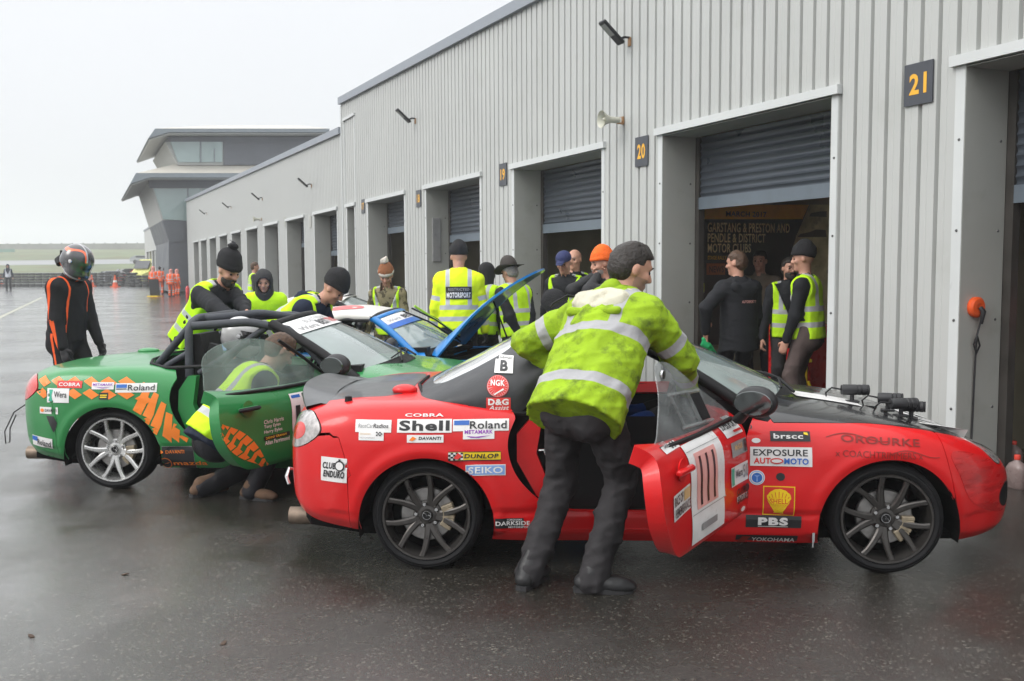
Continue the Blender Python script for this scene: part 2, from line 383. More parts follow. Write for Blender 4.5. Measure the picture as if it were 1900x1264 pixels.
# ---- garages
M_CLAD = mat('ribbed_grey_cladding', (.45, .46, .445), r=.38, var=.045, vs=.9, col2=(.40, .41, .385), c2=(.58, .8), bump=.02, bs=4)
M_TRIM = mat('pale_flashing', (.56, .58, .575), r=.35, var=.05, vs=2)
M_REVEAL = mat('smooth_reveal_panel', (.40, .405, .375), r=.5, var=.05, vs=1.6, col2=(.33, .33, .29), c2=(.55, .8))
M_SHUT = mat('blue_grey_shutter', (.065, .078, .095), r=.33, var=.08, vs=2, metal=.2)
M_SHUTB = mat('pale_blue_shutter_rail', (.13, .16, .19), r=.4, var=.08)
M_DARKF = mat('dark_steel_frame', (.05, .045, .04), r=.5, var=.2)
M_BLOCK = mat('painted_blockwork', (.34, .30, .21), r=.85, var=.12, vs=3)
M_FASC = mat('grey_fascia', (.24, .265, .30), r=.4, var=.06, vs=2)
M_SCREW = mat('screw_head', (.12, .12, .12), r=.4, metal=.6)
def clad_strip(mb, t0, t1, z0, z1, per=.168, s=0.0):
    """vertical ribbed sheeting between t0 and t1; z0/z1 may be functions of t"""
    f0 = z0 if callable(z0) else (lambda t: z0); f1 = z1 if callable(z1) else (lambda t: z1)
    pts = []; k = math.floor(t0/per)
    prof = [(0, 0), (.062, 0), (.070, -.004), (.078, 0), (.128, 0), (.138, .034), (.158, .034)]
    while k*per < t1:
        for u, dd in prof:
            t = k*per+u
            if t0 < t < t1: pts.append((t, dd))
        k += 1
    pts = [(t0, pts[0][1])]+pts+[(t1, pts[-1][1])]
    vs = []
    for t, dd in pts: vs += [F(t, s+dd, f0(t)), F(t, s+dd, f1(t))]
    fs = [[2*i, 2*i+1, 2*i+3, 2*i+2] for i in range(len(pts)-1)]
    mb.add(vs, fs)
def fbox(mb, t0, t1, s0, s1, z0, z1, m=0):
    f1 = z1 if callable(z1) else (lambda t: z1); f0 = z0 if callable(z0) else (lambda t: z0)
    vs = [F(t0, s0, f0(t0)), F(t1, s0, f0(t1)), F(t1, s1, f0(t1)), F(t0, s1, f0(t0)), F(t0, s0, f1(t0)), F(t1, s0, f1(t1)), F(t1, s1, f1(t1)), F(t0, s1, f1(t0))]
    mb.add(vs, [[3, 2, 1, 0], [4, 5, 6, 7], [0, 1, 5, 4], [1, 2, 6, 5], [2, 3, 7, 6], [3, 0, 4, 7]], m)
def garages(name, label, T0, T1, doors, roof, lint, deep=9.0, per=.168, detail=True, shut=None):
    root = empty(name, F(T0, 0, 0), 0, label, 'building'); R0 = Vector(root.location)
    def fin(o): o.data.transform(Matrix.Translation(-R0)); return o
    cl = MB(); lv = [(d[0], d[1]) for d in doors]; edges = [T0]
    for a_, b_ in lv: edges += [a_, b_]
    edges.append(T1)
    for i in range(0, len(edges), 2): clad_strip(cl, edges[i], edges[i+1], 0, lambda t: lint, per)
    clad_strip(cl, T0, T1, lint, lambda t: roof(t)-.04, per)
    fin(cl.build('cladding', M_CLAD, root, recalc=False))
    tr = MB(); fbox(tr, T0-.03, T1+.03, -.07, .10, lambda t: roof(t)-.16, lambda t: roof(t)); fin(tr.build('roof_edge', M_FASC, root))
    rf = MB(); fbox(rf, T0, T1, .10, 3.3, lambda t: roof(t)-.10, lambda t: roof(t)-.02); fbox(rf, T0, T1, 4.7, deep, lambda t: roof(t)-.10, lambda t: roof(t)-.02); fin(rf.build('roof', M_FASC, root))  # unseen open strip along the roof, added to brighten the bays with sky light
    wl = MB()
    fbox(wl, T0+.01, T1-.01, deep-.2, deep, 0, lambda t: roof(t)-.1); fbox(wl, T0, T0+.15, .05, deep-.2, 0, lambda t: roof(t)-.11); fbox(wl, T1-.15, T1, .05, deep-.2, 0, lambda t: roof(t)-.11)
    fbox(wl, T0+.15, T1-.15, .50, 3.3, lint+.35, lint+.45); fbox(wl, T0+.15, T1-.15, 4.7, deep-.2, lint+.35, lint+.45)  # ceiling split under the added roof strip so the light reaches inside
    for i in range(2, len(edges)-1, 2):
        c_ = (edges[i]+edges[i+1])/2
        if edges[i+1]-edges[i] > .6: fbox(wl, c_-.12, c_+.12, .5, deep-.2, 0, lint+.35)
    fin(wl.build('wall', M_BLOCK, root))
    lf = MB(); fbox(lf, T0, T1, .06, .5, lint+.03, lambda t: lint+.5); fin(lf.build('header', M_DARKF, root))
    for i, dd in enumerate(doors):
        a_, b_ = dd[0], dd[1]; sb = dd[2]; l = lint
        g = MB()
        for (p, q) in ((a_, a_+.075), (b_-.085, b_)): fbox(g, p, q, -.006, .03, 0, l-.0)
        fbox(g, a_-.03, b_+.03, -.045, .03, l, l+.075)
        fr = g.build('door_frame', M_TRIM, root)
        if detail:
            sc_ = MB()
            for tt in (a_+.035, b_-.045):
                for z in (.5, 1.15, 1.8, 2.45): sc_.lathe([(.011, 0), (.009, .006), (0, .008)], tuple(F(tt, -.006, z)), n=8, M=Matrix((FD, Vector((0, 0, 1)), -FN)).transposed())
            for z in (.5, 1.15, 1.8, 2.45): sc_.lathe([(.012, 0), (.009, .006), (0, .008)], tuple(F(b_-.089, .36, z)), n=8, M=Matrix((FN, Vector((0, 0, 1)), -FD)).transposed())
            so_ = sc_.build('screw', M_SCREW, fr); fin(so_); tag(so_, kind='stuff')
        fin(fr)
        g = MB(); fbox(g, a_+.077, a_+.083, -.003, .42, 0, l-.004); fbox(g, b_-.09, b_-.087, -.003, .42, 0, l-.004); fbox(g, a_+.085, b_-.092, -.003, .42, l-.014, l-.008)
        fbox(g, a_-.0, a_+.074, .032, .5, 0, l); fbox(g, b_-.083, b_, .032, .5, 0, l)
        fin(g.build('reveal', M_REVEAL, root))
        g = MB(); fbox(g, a_+.08, a_+.14, .425, .50, 0, l-.016); fin(g.build('shutter_guide', M_DARKF, root)); g = MB(); fbox(g, b_-.16, b_-.088, .425, .50, 0, l-.016); fin(g.build('shutter_guide', M_DARKF, root))
        if sb is not None:
            g = MB(); n = 8; zz = []; z = l-.02; per_s = .076
            while z > sb: 
                for k in range(6): zz.append((z-per_s*k/6, .018*math.sin(PI*k/6)+.46))
                z -= per_s
            vs = []
            for z_, s_ in zz: vs += [F(a_+.12, s_-.025, max(z_, sb)), F(b_-.14, s_-.025, max(z_, sb))]
            g.add(vs, [[2*k, 2*k+1, 2*k+3, 2*k+2] for k in range(len(zz)-1)])
            sh = fin(g.build('roller_shutter', M_SHUT, root, smooth=50))
            if sb > .1:
                g = MB(); fbox(g, a_+.12, b_-.14, .425, .46, sb-.13, sb+.0); fin(g.build('bottom_rail', M_SHUTB, sh))
    return root, fin
LN = 2.97
hi_doors = [(5.20+3.95*k-2.76 if k else 2.42, 5.20+3.955*k, sb) for k, sb in ((0, 2.13), (1, 2.30), (2, 2.17), (3, 2.13), (4, 2.42))]
hi_doors.append((22.02, 22.86, .02))
roofH = lambda t: 4.98+.0265*t; roofL = lambda t: 4.46+.0193*t
rootH, finH = garages('pit_garage_block', 'tall grey ribbed metal garage block with doors numbered 17 to 21', -6, 23.2, hi_doors, roofH, LN)
lo_doors = [(t-2.7, t, sb) for t, sb in ((26.42, 2.0), (30.31, 2.3), (34.3, .02), (38.3, 2.2), (42.3, .02), (46.25, .02), (50.1, .02), (53.9, .02), (57.6, .02))]
rootL, finL = garages('lower_garage_block', 'lower grey ribbed metal garage block running away to the control tower', 23.25, 61, lo_doors, roofL, LN, detail=False)
rootF, finF = garages('far_garage_block', 'hazy white garage block beyond the control tower', 76, 104, [(78+4*k, 80.8+4*k, .02) for k in range(6)], lambda t: 5.35, 3.1, detail=False, per=.6)
# tall corner flashing and recess frame at the end of the high block
g = MB(); fbox(g, 23.13, 23.22, -.02, .04, 0, 5.4); fbox(g, 21.93, 21.99, -.012, .02, LN+.08, 5.0); fbox(g, 22.9, 22.95, -.012, .02, LN+.08, 5.0); fbox(g, 21.9, 22.98, -.04, .02, 5.0, 5.06); fbox(g, -5.9, 23.1, -.012, .02, .0, .12) if False else None
o = g.build('corner_flashing', M_TRIM, rootH); finH(o)
# ---- number signs
M_SIGN = mat('slate_sign_board', (.055, .06, .072), r=.4, var=.05); M_AMB = mat('amber_sign_figures', (.80, .42, .035), r=.5, var=.04)
FM = Matrix((-FD, -FN, Vector((0, 0, 1)))).transposed()      # facade lettering frame: x runs right, y out of the wall, z up
def flat_text(mb, s, c, h, m=1, w=None, bold=.02, shear=0, X=None, Z=None, N=None, lift=.003, anchor='c', thick=0):
    vs, fs, asp = text_geo(s, bold, shear); w = w or asp*h
    p = vs*np.array([w/asp, h]); x0 = -w/2 if anchor == 'c' else 0
    P = [Vector(c)+X*(q[0]+x0)+Z*(q[1]-h/2)+N*lift for q in p]; mb.add(P, fs, m)
for num, px, py, hh in (('21', 1703, 155, .31), ('20', 1189.5, 281, .33), ('19', 932.5, 324, .33), ('18', 776, 368.5, .31), ('17', 673, 383, .31)):
    t, z = tz(px, py, -.02)
    mb = MB(); M3 = Matrix((-FD, -FN, Vector((0, 0, 1)))).transposed(); mb.box((0, 0, 0), (.27, .012, hh), 0, M=None)
    mb.v = [tuple(M3 @ Vector(v)) for v in mb.v]
    flat_text(mb, num, (0, 0, 0), hh*.5, 1, w=.165, bold=.03, X=-FD, Z=Vector((0, 0, 1)), N=-FN, lift=.008)
    o = mb.build('number_sign', [M_SIGN, M_AMB], recalc=False); o.location = F(t, -.012, z)
    tag(o, 'dark garage number board reading %s in amber figures' % num, 'sign', 'garage number boards')
for k, (px, py) in enumerate(((575, 428), (528, 434))):
    t, z = tz(px, 412, -.02); mb = MB(); mb.box((0, 0, 0), (.27, .012, .31)); mb.v = [tuple(FM @ Vector(v)) for v in mb.v]
    o = mb.build('number_sign', [M_REVEAL], recalc=False); o.location = F(t, -.012, z+.0); tag(o, ('blank pale board beside the nearest lower garage door', 'blank pale board beside the second lower garage door')[k], 'sign', 'garage number boards')
# ---- floodlights and horns
M_BLK = mat('black_plastic', (.018, .018, .02), r=.42, var=.15, vs=9); M_LENS = mat('floodlight_lens', (.30, .31, .29), r=.15, var=.05)
M_RUST = mat('rusty_bracket', (.35, .20, .10), r=.8, var=.3, vs=30); M_HORN = mat('horn_enamel', (.50, .50, .42), r=.4, var=.06)
fl_lab = ['black floodlight on the cladding above door 20', 'black floodlight high up between doors 17 and 18', 'floodlight nearest the camera on the lower block', 'second floodlight along the lower block', 'third floodlight along the lower block', 'farthest small floodlight next to the control tower']
proto = None
for k, (px, py) in enumerate(((1169, 70), (771, 220), (578, 342), (487, 367), (429, 383), (384, 395))):
    t, z = tz(px, py)
    if proto is None:
        root = empty('floodlight', (0, 0, 0)); 
        ax = Vector((0, -1, 0)); 
        mb = MB(); mb.box((0, -.01, -.06), (.07, .02, .12)); mb.build('wall_plate', M_RUST, root)
        mb = MB(); mb.tube([(0, -.01, 0), (0, -.10, .0), (-.0, -.22, -.05)], [.016, .018, .022], 8); mb.build('arm', M_BLK, root, smooth=40)
        Mh = Matrix.Rotation(rad(-38), 3, 'X')
        def hp(v): return tuple(Vector((0, -.20, -.06))+Mh @ Vector(v))
        mb = MB(); mb.box((0, 0, 0), (.17, .46, .05), bev=.012); mb.v = [tuple(Vector((0, -.20, -.06))+Mh @ (Vector(v)+Vector((0, -.17, 0)))) for v in mb.v]
        hd = mb.build('lamp_head', M_BLK, root, smooth=30)
        mb = MB(); mb.box((0, -.24, -.026), (.12, .22, .006)); mb.v = [tuple(Vector((0, -.20, -.06))+Mh @ Vector(v)) for v in mb.v]
        mb.build('lens', M_LENS, hd)
        proto = root; o = root
    else:
        o = proto.copy(); C.objects.link(o)
        for ch in proto.children:
            c_ = ch.copy(); C.objects.link(c_); c_.parent = o
            for g_ in ch.children: d_ = g_.copy(); C.objects.link(d_); d_.parent = c_
    o.location = F(t, 0, z); o.rotation_euler = (0, 0, ALPHA-PI/2); o.scale = (.8, .72, .8)
    tag(o, fl_lab[k], 'floodlight', 'floodlights on the garage wall')
for k, (px, py) in enumerate(((1157, 224), (486, 407))):
    t, z = tz(px, py)
    root = empty('horn_speaker', F(t, 0, z), ALPHA-PI/2, ('pale grey horn loudspeaker above the board of door 20', 'distant pale horn loudspeaker on the lower block')[k], 'loudspeaker', 'horn loudspeakers on the garage wall'); root.scale = (.66, .82, .66)
    mb = MB(); mb.lathe([(.045, -.07), (.055, -.10), (.055, -.20), (.075, -.26), (.11, -.31), (.15, -.35), (.152, -.36), (.145, -.355), (.10, -.31), (.06, -.25), (.0, -.24)], axis='Y', n=28); mb.build('horn', M_HORN, root, smooth=40)
    mb = MB(); mb.ell((0, -.29, 0), (.035, .05, .035)); mb.build('horn_cone', M_HORN, root, smooth=60)
    mb = MB(); mb.box((0, -.012, 0), (.05, .024, .14)); mb.box((0, -.06, -.05), (.03, .10, .03)); mb.tube([(-.03, -.09, .02), (0, -.05, .06), (.02, -.01, .02)], .005, 6); mb.build('bracket', M_RUST, root)
# ---- orange socket with lead on the reveal of door 21
M_ORG = mat('orange_plastic', (.75, .10, .02), r=.4, var=.05)
tl = hi_doors[0][1]-.092
def on_reveal(px, py):
    d = ray(px, py); k = tl/d.dot(FD); p = d*k; return p.dot(FN)-DF, HC+p.z
s_, z_ = on_reveal(1808, 570)
root = empty('cable_reel_socket', F(tl, s_, z_), ALPHA-PI/2, 'round orange socket on the reveal of door 21 with a black lead', 'socket')
MX = Matrix((FN, Vector((0, 0, 1)), -FD)).transposed(); rz_ = Matrix.Rotation(-(ALPHA-PI/2), 3, 'Z')
mb = MB(); mb.lathe([(.0, .0), (.075, 0), (.075, .03), (.06, .042), (.03, .045), (0, .03)], n=24, M=rz_ @ MX); mb.build('socket', M_ORG, root, smooth=30)
mb = MB()
def L(u, v, w_): return rz_ @ (FN*u+Vector((0, 0, v))-FD*w_)
mb.tube([L(.0, 0, .05), L(.01, -.03, .07), L(.015, -.12, .05)], [.016, .02, .012], 8)
mb.tube([L(.01, -.1, .05), L(-.01, -.2, .04), L(-.03, -.27, .03), L(.0, -.34, .03), L(.02, -.28, .04), L(.0, -.2, .03), L(.0, -.45, .02), L(-.0, -.8, .015), L(-.02, -1.2, .02), L(-.03, -z_+.01, .03)], .0075, 6)
mb.build('cable', M_BLK, root, smooth=60)

# ---- control tower
M_DKCL = mat('charcoal_cladding', (.11, .118, .135), r=.5, var=.08, vs=1); M_TGL = mat('tinted_glazing', (.30, .40, .39), r=.06, var=.15, vs=.5, coat=1, spec=1)
M_ROOFP = mat('pale_standing_seam_roof', (.44, .42, .37), r=.5, var=.08, vs=.7); M_SOFF = mat('soffit_board', (.42, .43, .41), r=.6, var=.04); M_EAVE = mat('eave_trim', (.20, .23, .25), r=.4, var=.05)
TT = 62.0
root = empty('control_tower', F(TT, 0, 0), 0, 'race control tower with raked glazing and two overhanging roofs', 'tower'); R0 = Vector(root.location)
def fint(o): o.data.transform(Matrix.Translation(-R0)); return o
def tp(pts, T=TT): return [perp(x_, y_, T) for x_, y_ in pts]
def tfn(u, v, w_): return F(w_, u, v)
def tprism(pts, t0, t1, name, m, par=root, T=None):
    mb = MB(); mb.prism(tp(pts, T or TT), tfn, t0, t1); return fint(mb.build(name, m, par))
tprism([(313, 541), (313, 449), (338, 449), (348, 412), (420, 412), (420, 541)], TT, TT+11, 'base', M_DKCL)
tprism([(314, 449), (301, 409), (348, 409), (340, 449)], TT-.05, TT+12, 'raked_base', M_DKCL)
w1 = tprism([(301, 409), (278, 336), (520, 336), (520, 409)], TT, TT+12.5, 'lower_storey', M_SOFF)
tprism([(303, 407), (285, 350), (347, 350), (347, 410)], TT-.06, TT-.01, 'window', M_TGL)
tprism([(350, 350), (372, 350), (372, 375), (350, 375)], TT-.06, TT-.01, 'window', M_TGL)
tprism([(374, 350), (395, 350), (395, 375), (374, 375)], TT-.06, TT-.01, 'window', M_TGL)
tprism([(277, 349.5), (275, 335), (520, 335), (520, 349.5)], TT-.08, TT-.005, 'dark_band', M_DKCL)
tprism([(347.2, 349.7), (349.8, 349.7), (349.8, 412), (347.2, 412)], TT-.10, TT-.02, 'mullion', M_EAVE)
def hip(name, pb, pt, t0, t1, ti0, ti1, m):
    (sa, za), (sb, zb) = tp(pb); (sc_, zc), (sd_, zd) = tp(pt, ti0)
    vs = [F(t0, sa, za), F(t0, sb, zb), F(t1, sb, zb), F(t1, sa, za), F(ti0, sc_, zc), F(ti0, sd_, zd), F(ti1, sd_, zd), F(ti1, sc_, zc)]
    o = MB().add(vs, [[0, 1, 5, 4], [1, 2, 6, 5], [2, 3, 7, 6], [3, 0, 4, 7], [4, 5, 6, 7], [3, 2, 1, 0]]).build(name, m, root, recalc=True); return fint(o)
tprism([(240, 344.5), (250, 325), (600, 325), (600, 333), (276, 333)], TT-1.3, TT+14, 'eave', M_EAVE)
tprism([(242, 345.5), (276, 334), (520, 334), (520, 335), (276, 335), (243, 347)], TT-1.2, TT+13.8, 'soffit', M_SOFF)
hip('roof', [(251, 324.5), (600, 324.5)], [(333, 303), (590, 303)], TT-1.2, TT+13.9, TT+1, TT+11, M_ROOFP)
tprism([(331, 305), (307, 262), (600, 262), (600, 305)], TT+.4, TT+11.5, 'upper_storey', M_SOFF)
tprism([(416, 305), (416, 258), (600, 258), (600, 305)], TT+.32, TT+.39, 'upper_cladding', M_DKCL)
tprism([(331, 300), (317, 262), (372, 262), (372, 300)], TT+.32, TT+.385, 'window', M_TGL)
tprism([(375, 300), (375, 262), (414, 262), (414, 300)], TT+.32, TT+.385, 'window', M_TGL)
tprism([(313, 262), (312, 253), (600, 253), (600, 262)], TT+.30, TT+11.6, 'dark_band', M_DKCL)
tprism([(372.2, 300), (372.2, 262), (374.8, 262), (374.8, 300)], TT+.28, TT+.38, 'mullion', M_EAVE)
tprism([(398, 300), (398, 275), (400, 275), (400, 300)], TT+.28, TT+.31, 'mullion', M_EAVE)
tprism([(273, 260.5), (286, 242), (606, 242), (606, 248.5), (312, 248.5)], TT-.8, TT+13, 'eave', M_EAVE)
tprism([(275, 261.5), (312, 249.5), (600, 249.5), (600, 251), (312, 251), (276, 263)], TT-.7, TT+12.8, 'soffit', M_SOFF)
hip('roof', [(287, 241.5), (606, 241.5)], [(387, 233), (560, 233)], TT-.7, TT+12.9, TT+4, TT+8, M_ROOFP)
g = MB()
for k in range(26):
    x_ = 262+k*11; (sa, za) = perp(x_, 324, TT); (sb, zb) = perp(x_*.74+86, 303, TT); g.tube([F(TT-1.2, sa, za+.02), F(TT+1, sb, zb+.03)], .03, 4)

# inner desks glimpsed through the glass
for k in range(3):
    (s0, z0) = perp(315+k*10, 404, TT)

# ---- far things: fence, tyre wall, cones, vehicles
M_POST = mat('galvanised_post', (.10, .10, .10), r=.5)
root = empty('track_fence', (-150, 234, 6), 0, 'pale wire fence with regular posts along the top of the far bank', 'fence')
g = MB(); g2 = MB()
for k in range(110):
    x_ = -160+k*2.6+150; g.box((x_, 0, .6), (.22, .22, 2.2))
g2.box((0+20, 0, 1.45), (330, .07, .08)); g2.box((20, 0, .8), (330, .04, .06)); g2.box((20, .05, .4), (330, .03, .3))
o = g.build('post', M_POST, root); tag(o, kind='stuff'); g2.build('rail', M_POST, root)
M_ARM = mat('far_barrier_green', (.13, .25, .20), r=.6, var=.3, vs=.15)
mb = MB(); mb.box((0, 0, 0), (60, .3, 1.1)); o = mb.build('barrier', M_ARM); o.location = (-130, 196, 5.0); tag(o, 'long pale green barrier across the far grass bank at left', 'barrier')
mb = MB(); mb.box((0, 0, 0), (180, .5, 1.4)); o = mb.build('armco_barrier', mat('grey_armco', (.22, .22, .2), r=.6, var=.2, vs=.4)); o.location = (-30, 226, 6.6); tag(o, 'long grey crash barrier below the fence on the far bank', 'barrier')
M_TYRE = mat('tyre_rubber', (.022, .022, .023), r=.72, var=.2, vs=20)
M_TYREW = mat('stacked_tyres', (.06, .062, .06), r=.9, var=.35, vs=1.2)
def tyrewall(x0, x1, y, h, lab):
    root = MB(); n = int((x1-x0)/.62)
    for k in range(n):
        for j in range(int(h/.24)):
            root.lathe([(.17, 0), (.27, .0), (.31, .04), (.31, .17), (.27, .21), (.17, .21)], (x0+k*.62+.04*math.sin(k*7+j), y+.05*math.sin(k*3+j*5), .24*j), n=10)
    o = root.build('tyre_wall', M_TYREW, recalc=False, smooth=50); c_ = Vector((x0, y, 0)); o.data.transform(Matrix.Translation(-c_)); o.location = c_
    tag(o, lab, 'tyre wall'); return o
tyrewall(-62, -33, 88, 1.2, 'long grey tyre wall behind the far marshal at left'); tyrewall(-32.9, -28.5, 84, 1.15, 'short darker stretch of tyre wall beside the traffic cones')
M_CONE = mat('cone_orange', (.75, .10, .02), r=.5); M_WHT = mat('white_plastic', (.7, .7, .68), r=.4)
proto = None
for k, (px, py, lab) in enumerate(((960, 0, 0),)[:0]+((214, 533, 'white banded orange cone in front of the parked red car'), (170, 532, 'orange cone just right of the driver helmet'), (142, 533, 'orange cone half hidden behind the driver helmet'), (2, 530, 'orange cone at the left edge near the far marshal'))):
    if proto is None:
        root = empty('traffic_cone', (0, 0, 0)); mb = MB(); mb.box((0, 0, .03), (.5, .5, .06)); mb.build('base', M_CONE, root)
        mb = MB(); mb.lathe([(.19, .06), (.135, .32), (.105, .46), (.105, .461), (.075, .6), (.075, .601), (.04, .8), (0, .8)], n=14); cb = mb.build('cone_body', M_CONE, root, smooth=30)
        mb = MB(); mb.lathe([(.14, .32), (.11, .46)], n=14); mb.build('reflective_band', M_WHT, root); proto = root; o = root
    else:
        o = proto.copy(); C.objects.link(o)
        for ch in proto.children: c_ = ch.copy(); C.objects.link(c_); c_.parent = o
    x_, y_ = G(px, py); o.location = (x_, y_, 0); o.scale = (1.2, 1.2, 1.25); tag(o, lab, 'traffic cone', 'traffic cones by the tyre wall')
# ambulance, red pickup, dark car
M_YEL = mat('pale_yellow_paint', (.62, .62, .18), r=.3); M_DGL = mat('dark_car_glass', (.03, .035, .04), r=.08, spec=.8)
M_REDP = mat('far_red_paint', (.5, .03, .025), r=.35); M_DKP = mat('far_dark_paint', (.05, .055, .065), r=.3); M_SILV = mat('silver_paint', (.35, .36, .38), r=.3)
def far_vehicle(name, lab, cat, at, rz, body, prof, glassz, col, w=1.8, band=None):
    root = empty(name, (at[0], at[1], 0), rz, lab, cat)
    mb = MB(); mb.prism(prof, lambda u, v, w_: Vector((u, w_, v)), -w/2, w/2); mb.build('body', col, root)
    L_ = max(p[0] for p in prof); l_ = min(p[0] for p in prof)
    for gp in glassz:
        mb = MB()
        mb.prism(gp, lambda u, v, w_: Vector((u, w_, v)), -w/2-.015, w/2+.015); mb.build('window', M_DGL, root)
    top = [p for p in prof if p[1] > 1.0]; x1 = max(p[0] for p in top)
    zt = max(p[1] for p in prof); mb = MB(); zb = glassz[0][0][1]
    xf = max(p[0] for gp in glassz for p in gp)
    mb.box((xf+.16, 0, (zt+zb)/2), (.06, w*.86, (zt-zb)*.75), M=Matrix.Rotation(rad(-32), 3, 'Y')); mb.build('windscreen', M_DGL, root)
    for sx_ in (l_+.8, L_-.8):
        for sy in (-1, 1):
            mb = MB(); mb.lathe([(.0, -.1), (.2, -.11), (.32, -.1), (.34, -.06), (.34, .06), (.32, .1), (.2, .11), (0, .1)], (sx_, sy*(w/2-.09), .34), axis='Y', n=18); mb.build('wheel', M_TYRE, root, smooth=40)
    for sy in (-1, 1):
        mb = MB(); mb.box((L_, sy*(w/2-.28), .78), (.06, .3, .16), bev=.02); mb.build('headlight', M_WHT, root)
    mb = MB(); mb.box((L_+.01, 0, .45), (.06, w*.7, .22)); mb.build('bumper', M_DKP, root)
    if band:
        mb = MB(); mb.box(((l_+L_)/2, 0, .95), (L_-l_-.3, w+.03, .3)); mb.build('green_band', band, root)
x_, y_ = G(268, 530); far_vehicle('ambulance', 'yellow and white ambulance parked past the marshals', 'ambulance', (x_, y_+3.0), rad(-115), 0,
    [(-2.7, .4), (2.6, .4), (2.65, 1.0), (1.9, 1.25), (1.3, 2.05), (.9, 2.35), (-2.6, 2.45), (-2.7, 2.2)], [[(.4, 1.3), (1.5, 1.3), (1.1, 1.95), (.4, 1.95)]], M_YEL, 2.0)
x_, y_ = G(240, 528); far_vehicle('dark_car', 'dark hatchback parked between the ambulance and the red car', 'car', (x_-1.2, y_+3), rad(-150), 0,
    [(-2.1, .35), (2.1, .35), (2.15, .8), (1.2, 1.0), (.5, 1.5), (-1.3, 1.55), (-2.0, 1.05)], [[(-1.2, 1.05), (.9, 1.05), (.4, 1.42), (-1.2, 1.45)]], M_DKP)
x_, y_ = G(216, 529); far_vehicle('red_car', 'small red car behind the cone and tyre wall', 'car', (x_+.4, y_+5), rad(-170), 0,
    [(-2.0, .35), (2.0, .35), (2.05, .8), (1.1, .95), (.5, 1.45), (-1.2, 1.45), (-2.0, .95)], [[(-1.1, 1.0), (.8, 1.0), (.35, 1.36), (-1.1, 1.38)]], M_REDP)
x_, y_ = G(196, 529); far_vehicle('silver_car', 'low grey car parked behind the dark stretch of tyre wall', 'car', (x_-1.3, y_+5), rad(178), 0,
    [(-2.0, .35), (2.0, .35), (2.05, .75), (1.1, .9), (.4, 1.3), (-1.2, 1.3), (-2.0, .9)], [[(-1.1, .95), (.7, .95), (.3, 1.24), (-1.1, 1.26)]], M_SILV)
x_ = -62; far_vehicle('track_car', 'pale racing car in spray out on the far track', 'car', (-56.5, 150, 0), rad(5), 0,
    [(-2.0, .35), (2.0, .35), (2.05, .75), (1.1, .9), (.4, 1.3), (-1.2, 1.3), (-2.0, .9)], [[(-1.1, .95), (.7, .95), (.3, 1.24), (-1.1, 1.26)]], M_SILV)
bpy.data.objects['track_car'].location.z = 2.2
# ---- haze of rain
def haze(den):
    mb = MB(); mb.box((-200, 485, 20), (1300, 1050, 46)); m = bpy.data.materials.new('rain_haze'); m.use_nodes = True; nt = m.node_tree; nt.nodes.clear()
    o_ = nn(nt, 'ShaderNodeOutputMaterial'); pv = nn(nt, 'ShaderNodeVolumePrincipled'); pv.inputs['Color'].default_value = (.93, .95, .97, 1); pv.inputs['Density'].default_value = den; pv.inputs['Anisotropy'].default_value = .3
    nt.links.new(pv.outputs[0], o_.inputs['Volume']); o = mb.build('haze', m); tag(o, kind='stuff'); return o
# ================================================================== the roadsters
def crv(x, pts):
    """smooth monotone-ish interpolation (Catmull-Rom / Hermite on uneven knots)"""
    px = np.array([p[0] for p in pts], float); py = np.array([p[1] for p in pts], float); x = np.clip(x, px[0], px[-1])
    d = np.diff(py)/np.diff(px); m = np.zeros(len(px)); m[0] = d[0]; m[-1] = d[-1]
    for i in range(1, len(px)-1): m[i] = 0 if d[i-1]*d[i] <= 0 else 2*d[i-1]*d[i]/(d[i-1]+d[i])
    i = np.clip(np.searchsorted(px, x)-1, 0, len(px)-2); h = px[i+1]-px[i]; t = (x-px[i])/h
    return py[i]*(2*t**3-3*t**2+1)+h*m[i]*(t**3-2*t**2+t)+py[i+1]*(-2*t**3+3*t**2)+h*m[i+1]*(t**3-t**2)
XR, XF = -1.165, 1.165
P_W = [(-2.00, .30), (-1.985, .48), (-1.95, .61), (-1.88, .71), (-1.75, .795), (-1.55, .845), (-1.2, .862), (-.8, .842), (-.3, .826), (.3, .828), (.75, .845), (1.15, .862), (1.40, .835), (1.62, .755), (1.78, .65), (1.88, .52), (1.935, .38), (1.96, .22)]
P_ZB = [(-2.00, .40), (-1.95, .30), (-1.8, .235), (-1.5, .20), (-1.1, .17), (-.6, .145), (.7, .145), (1.2, .16), (1.5, .15), (1.8, .17), (1.96, .22)]
P_ZS = [(-2.00, .67), (-1.9, .76), (-1.75, .80), (-1.5, .838), (-1.165, .85), (-.8, .822), (-.4, .79), (.2, .775), (.6, .772), (.95, .765), (1.2, .745), (1.45, .70), (1.7, .615), (1.85, .53), (1.96, .42)]
P_ZC = [(-2.00, .73), (-1.93, .82), (-1.8, .855), (-1.4, .885), (-1.0, .89), (-.5, .87), (.3, .87), (.6, .872), (.9, .835), (1.2, .785), (1.5, .715), (1.7, .645), (1.85, .57), (1.96, .45)]
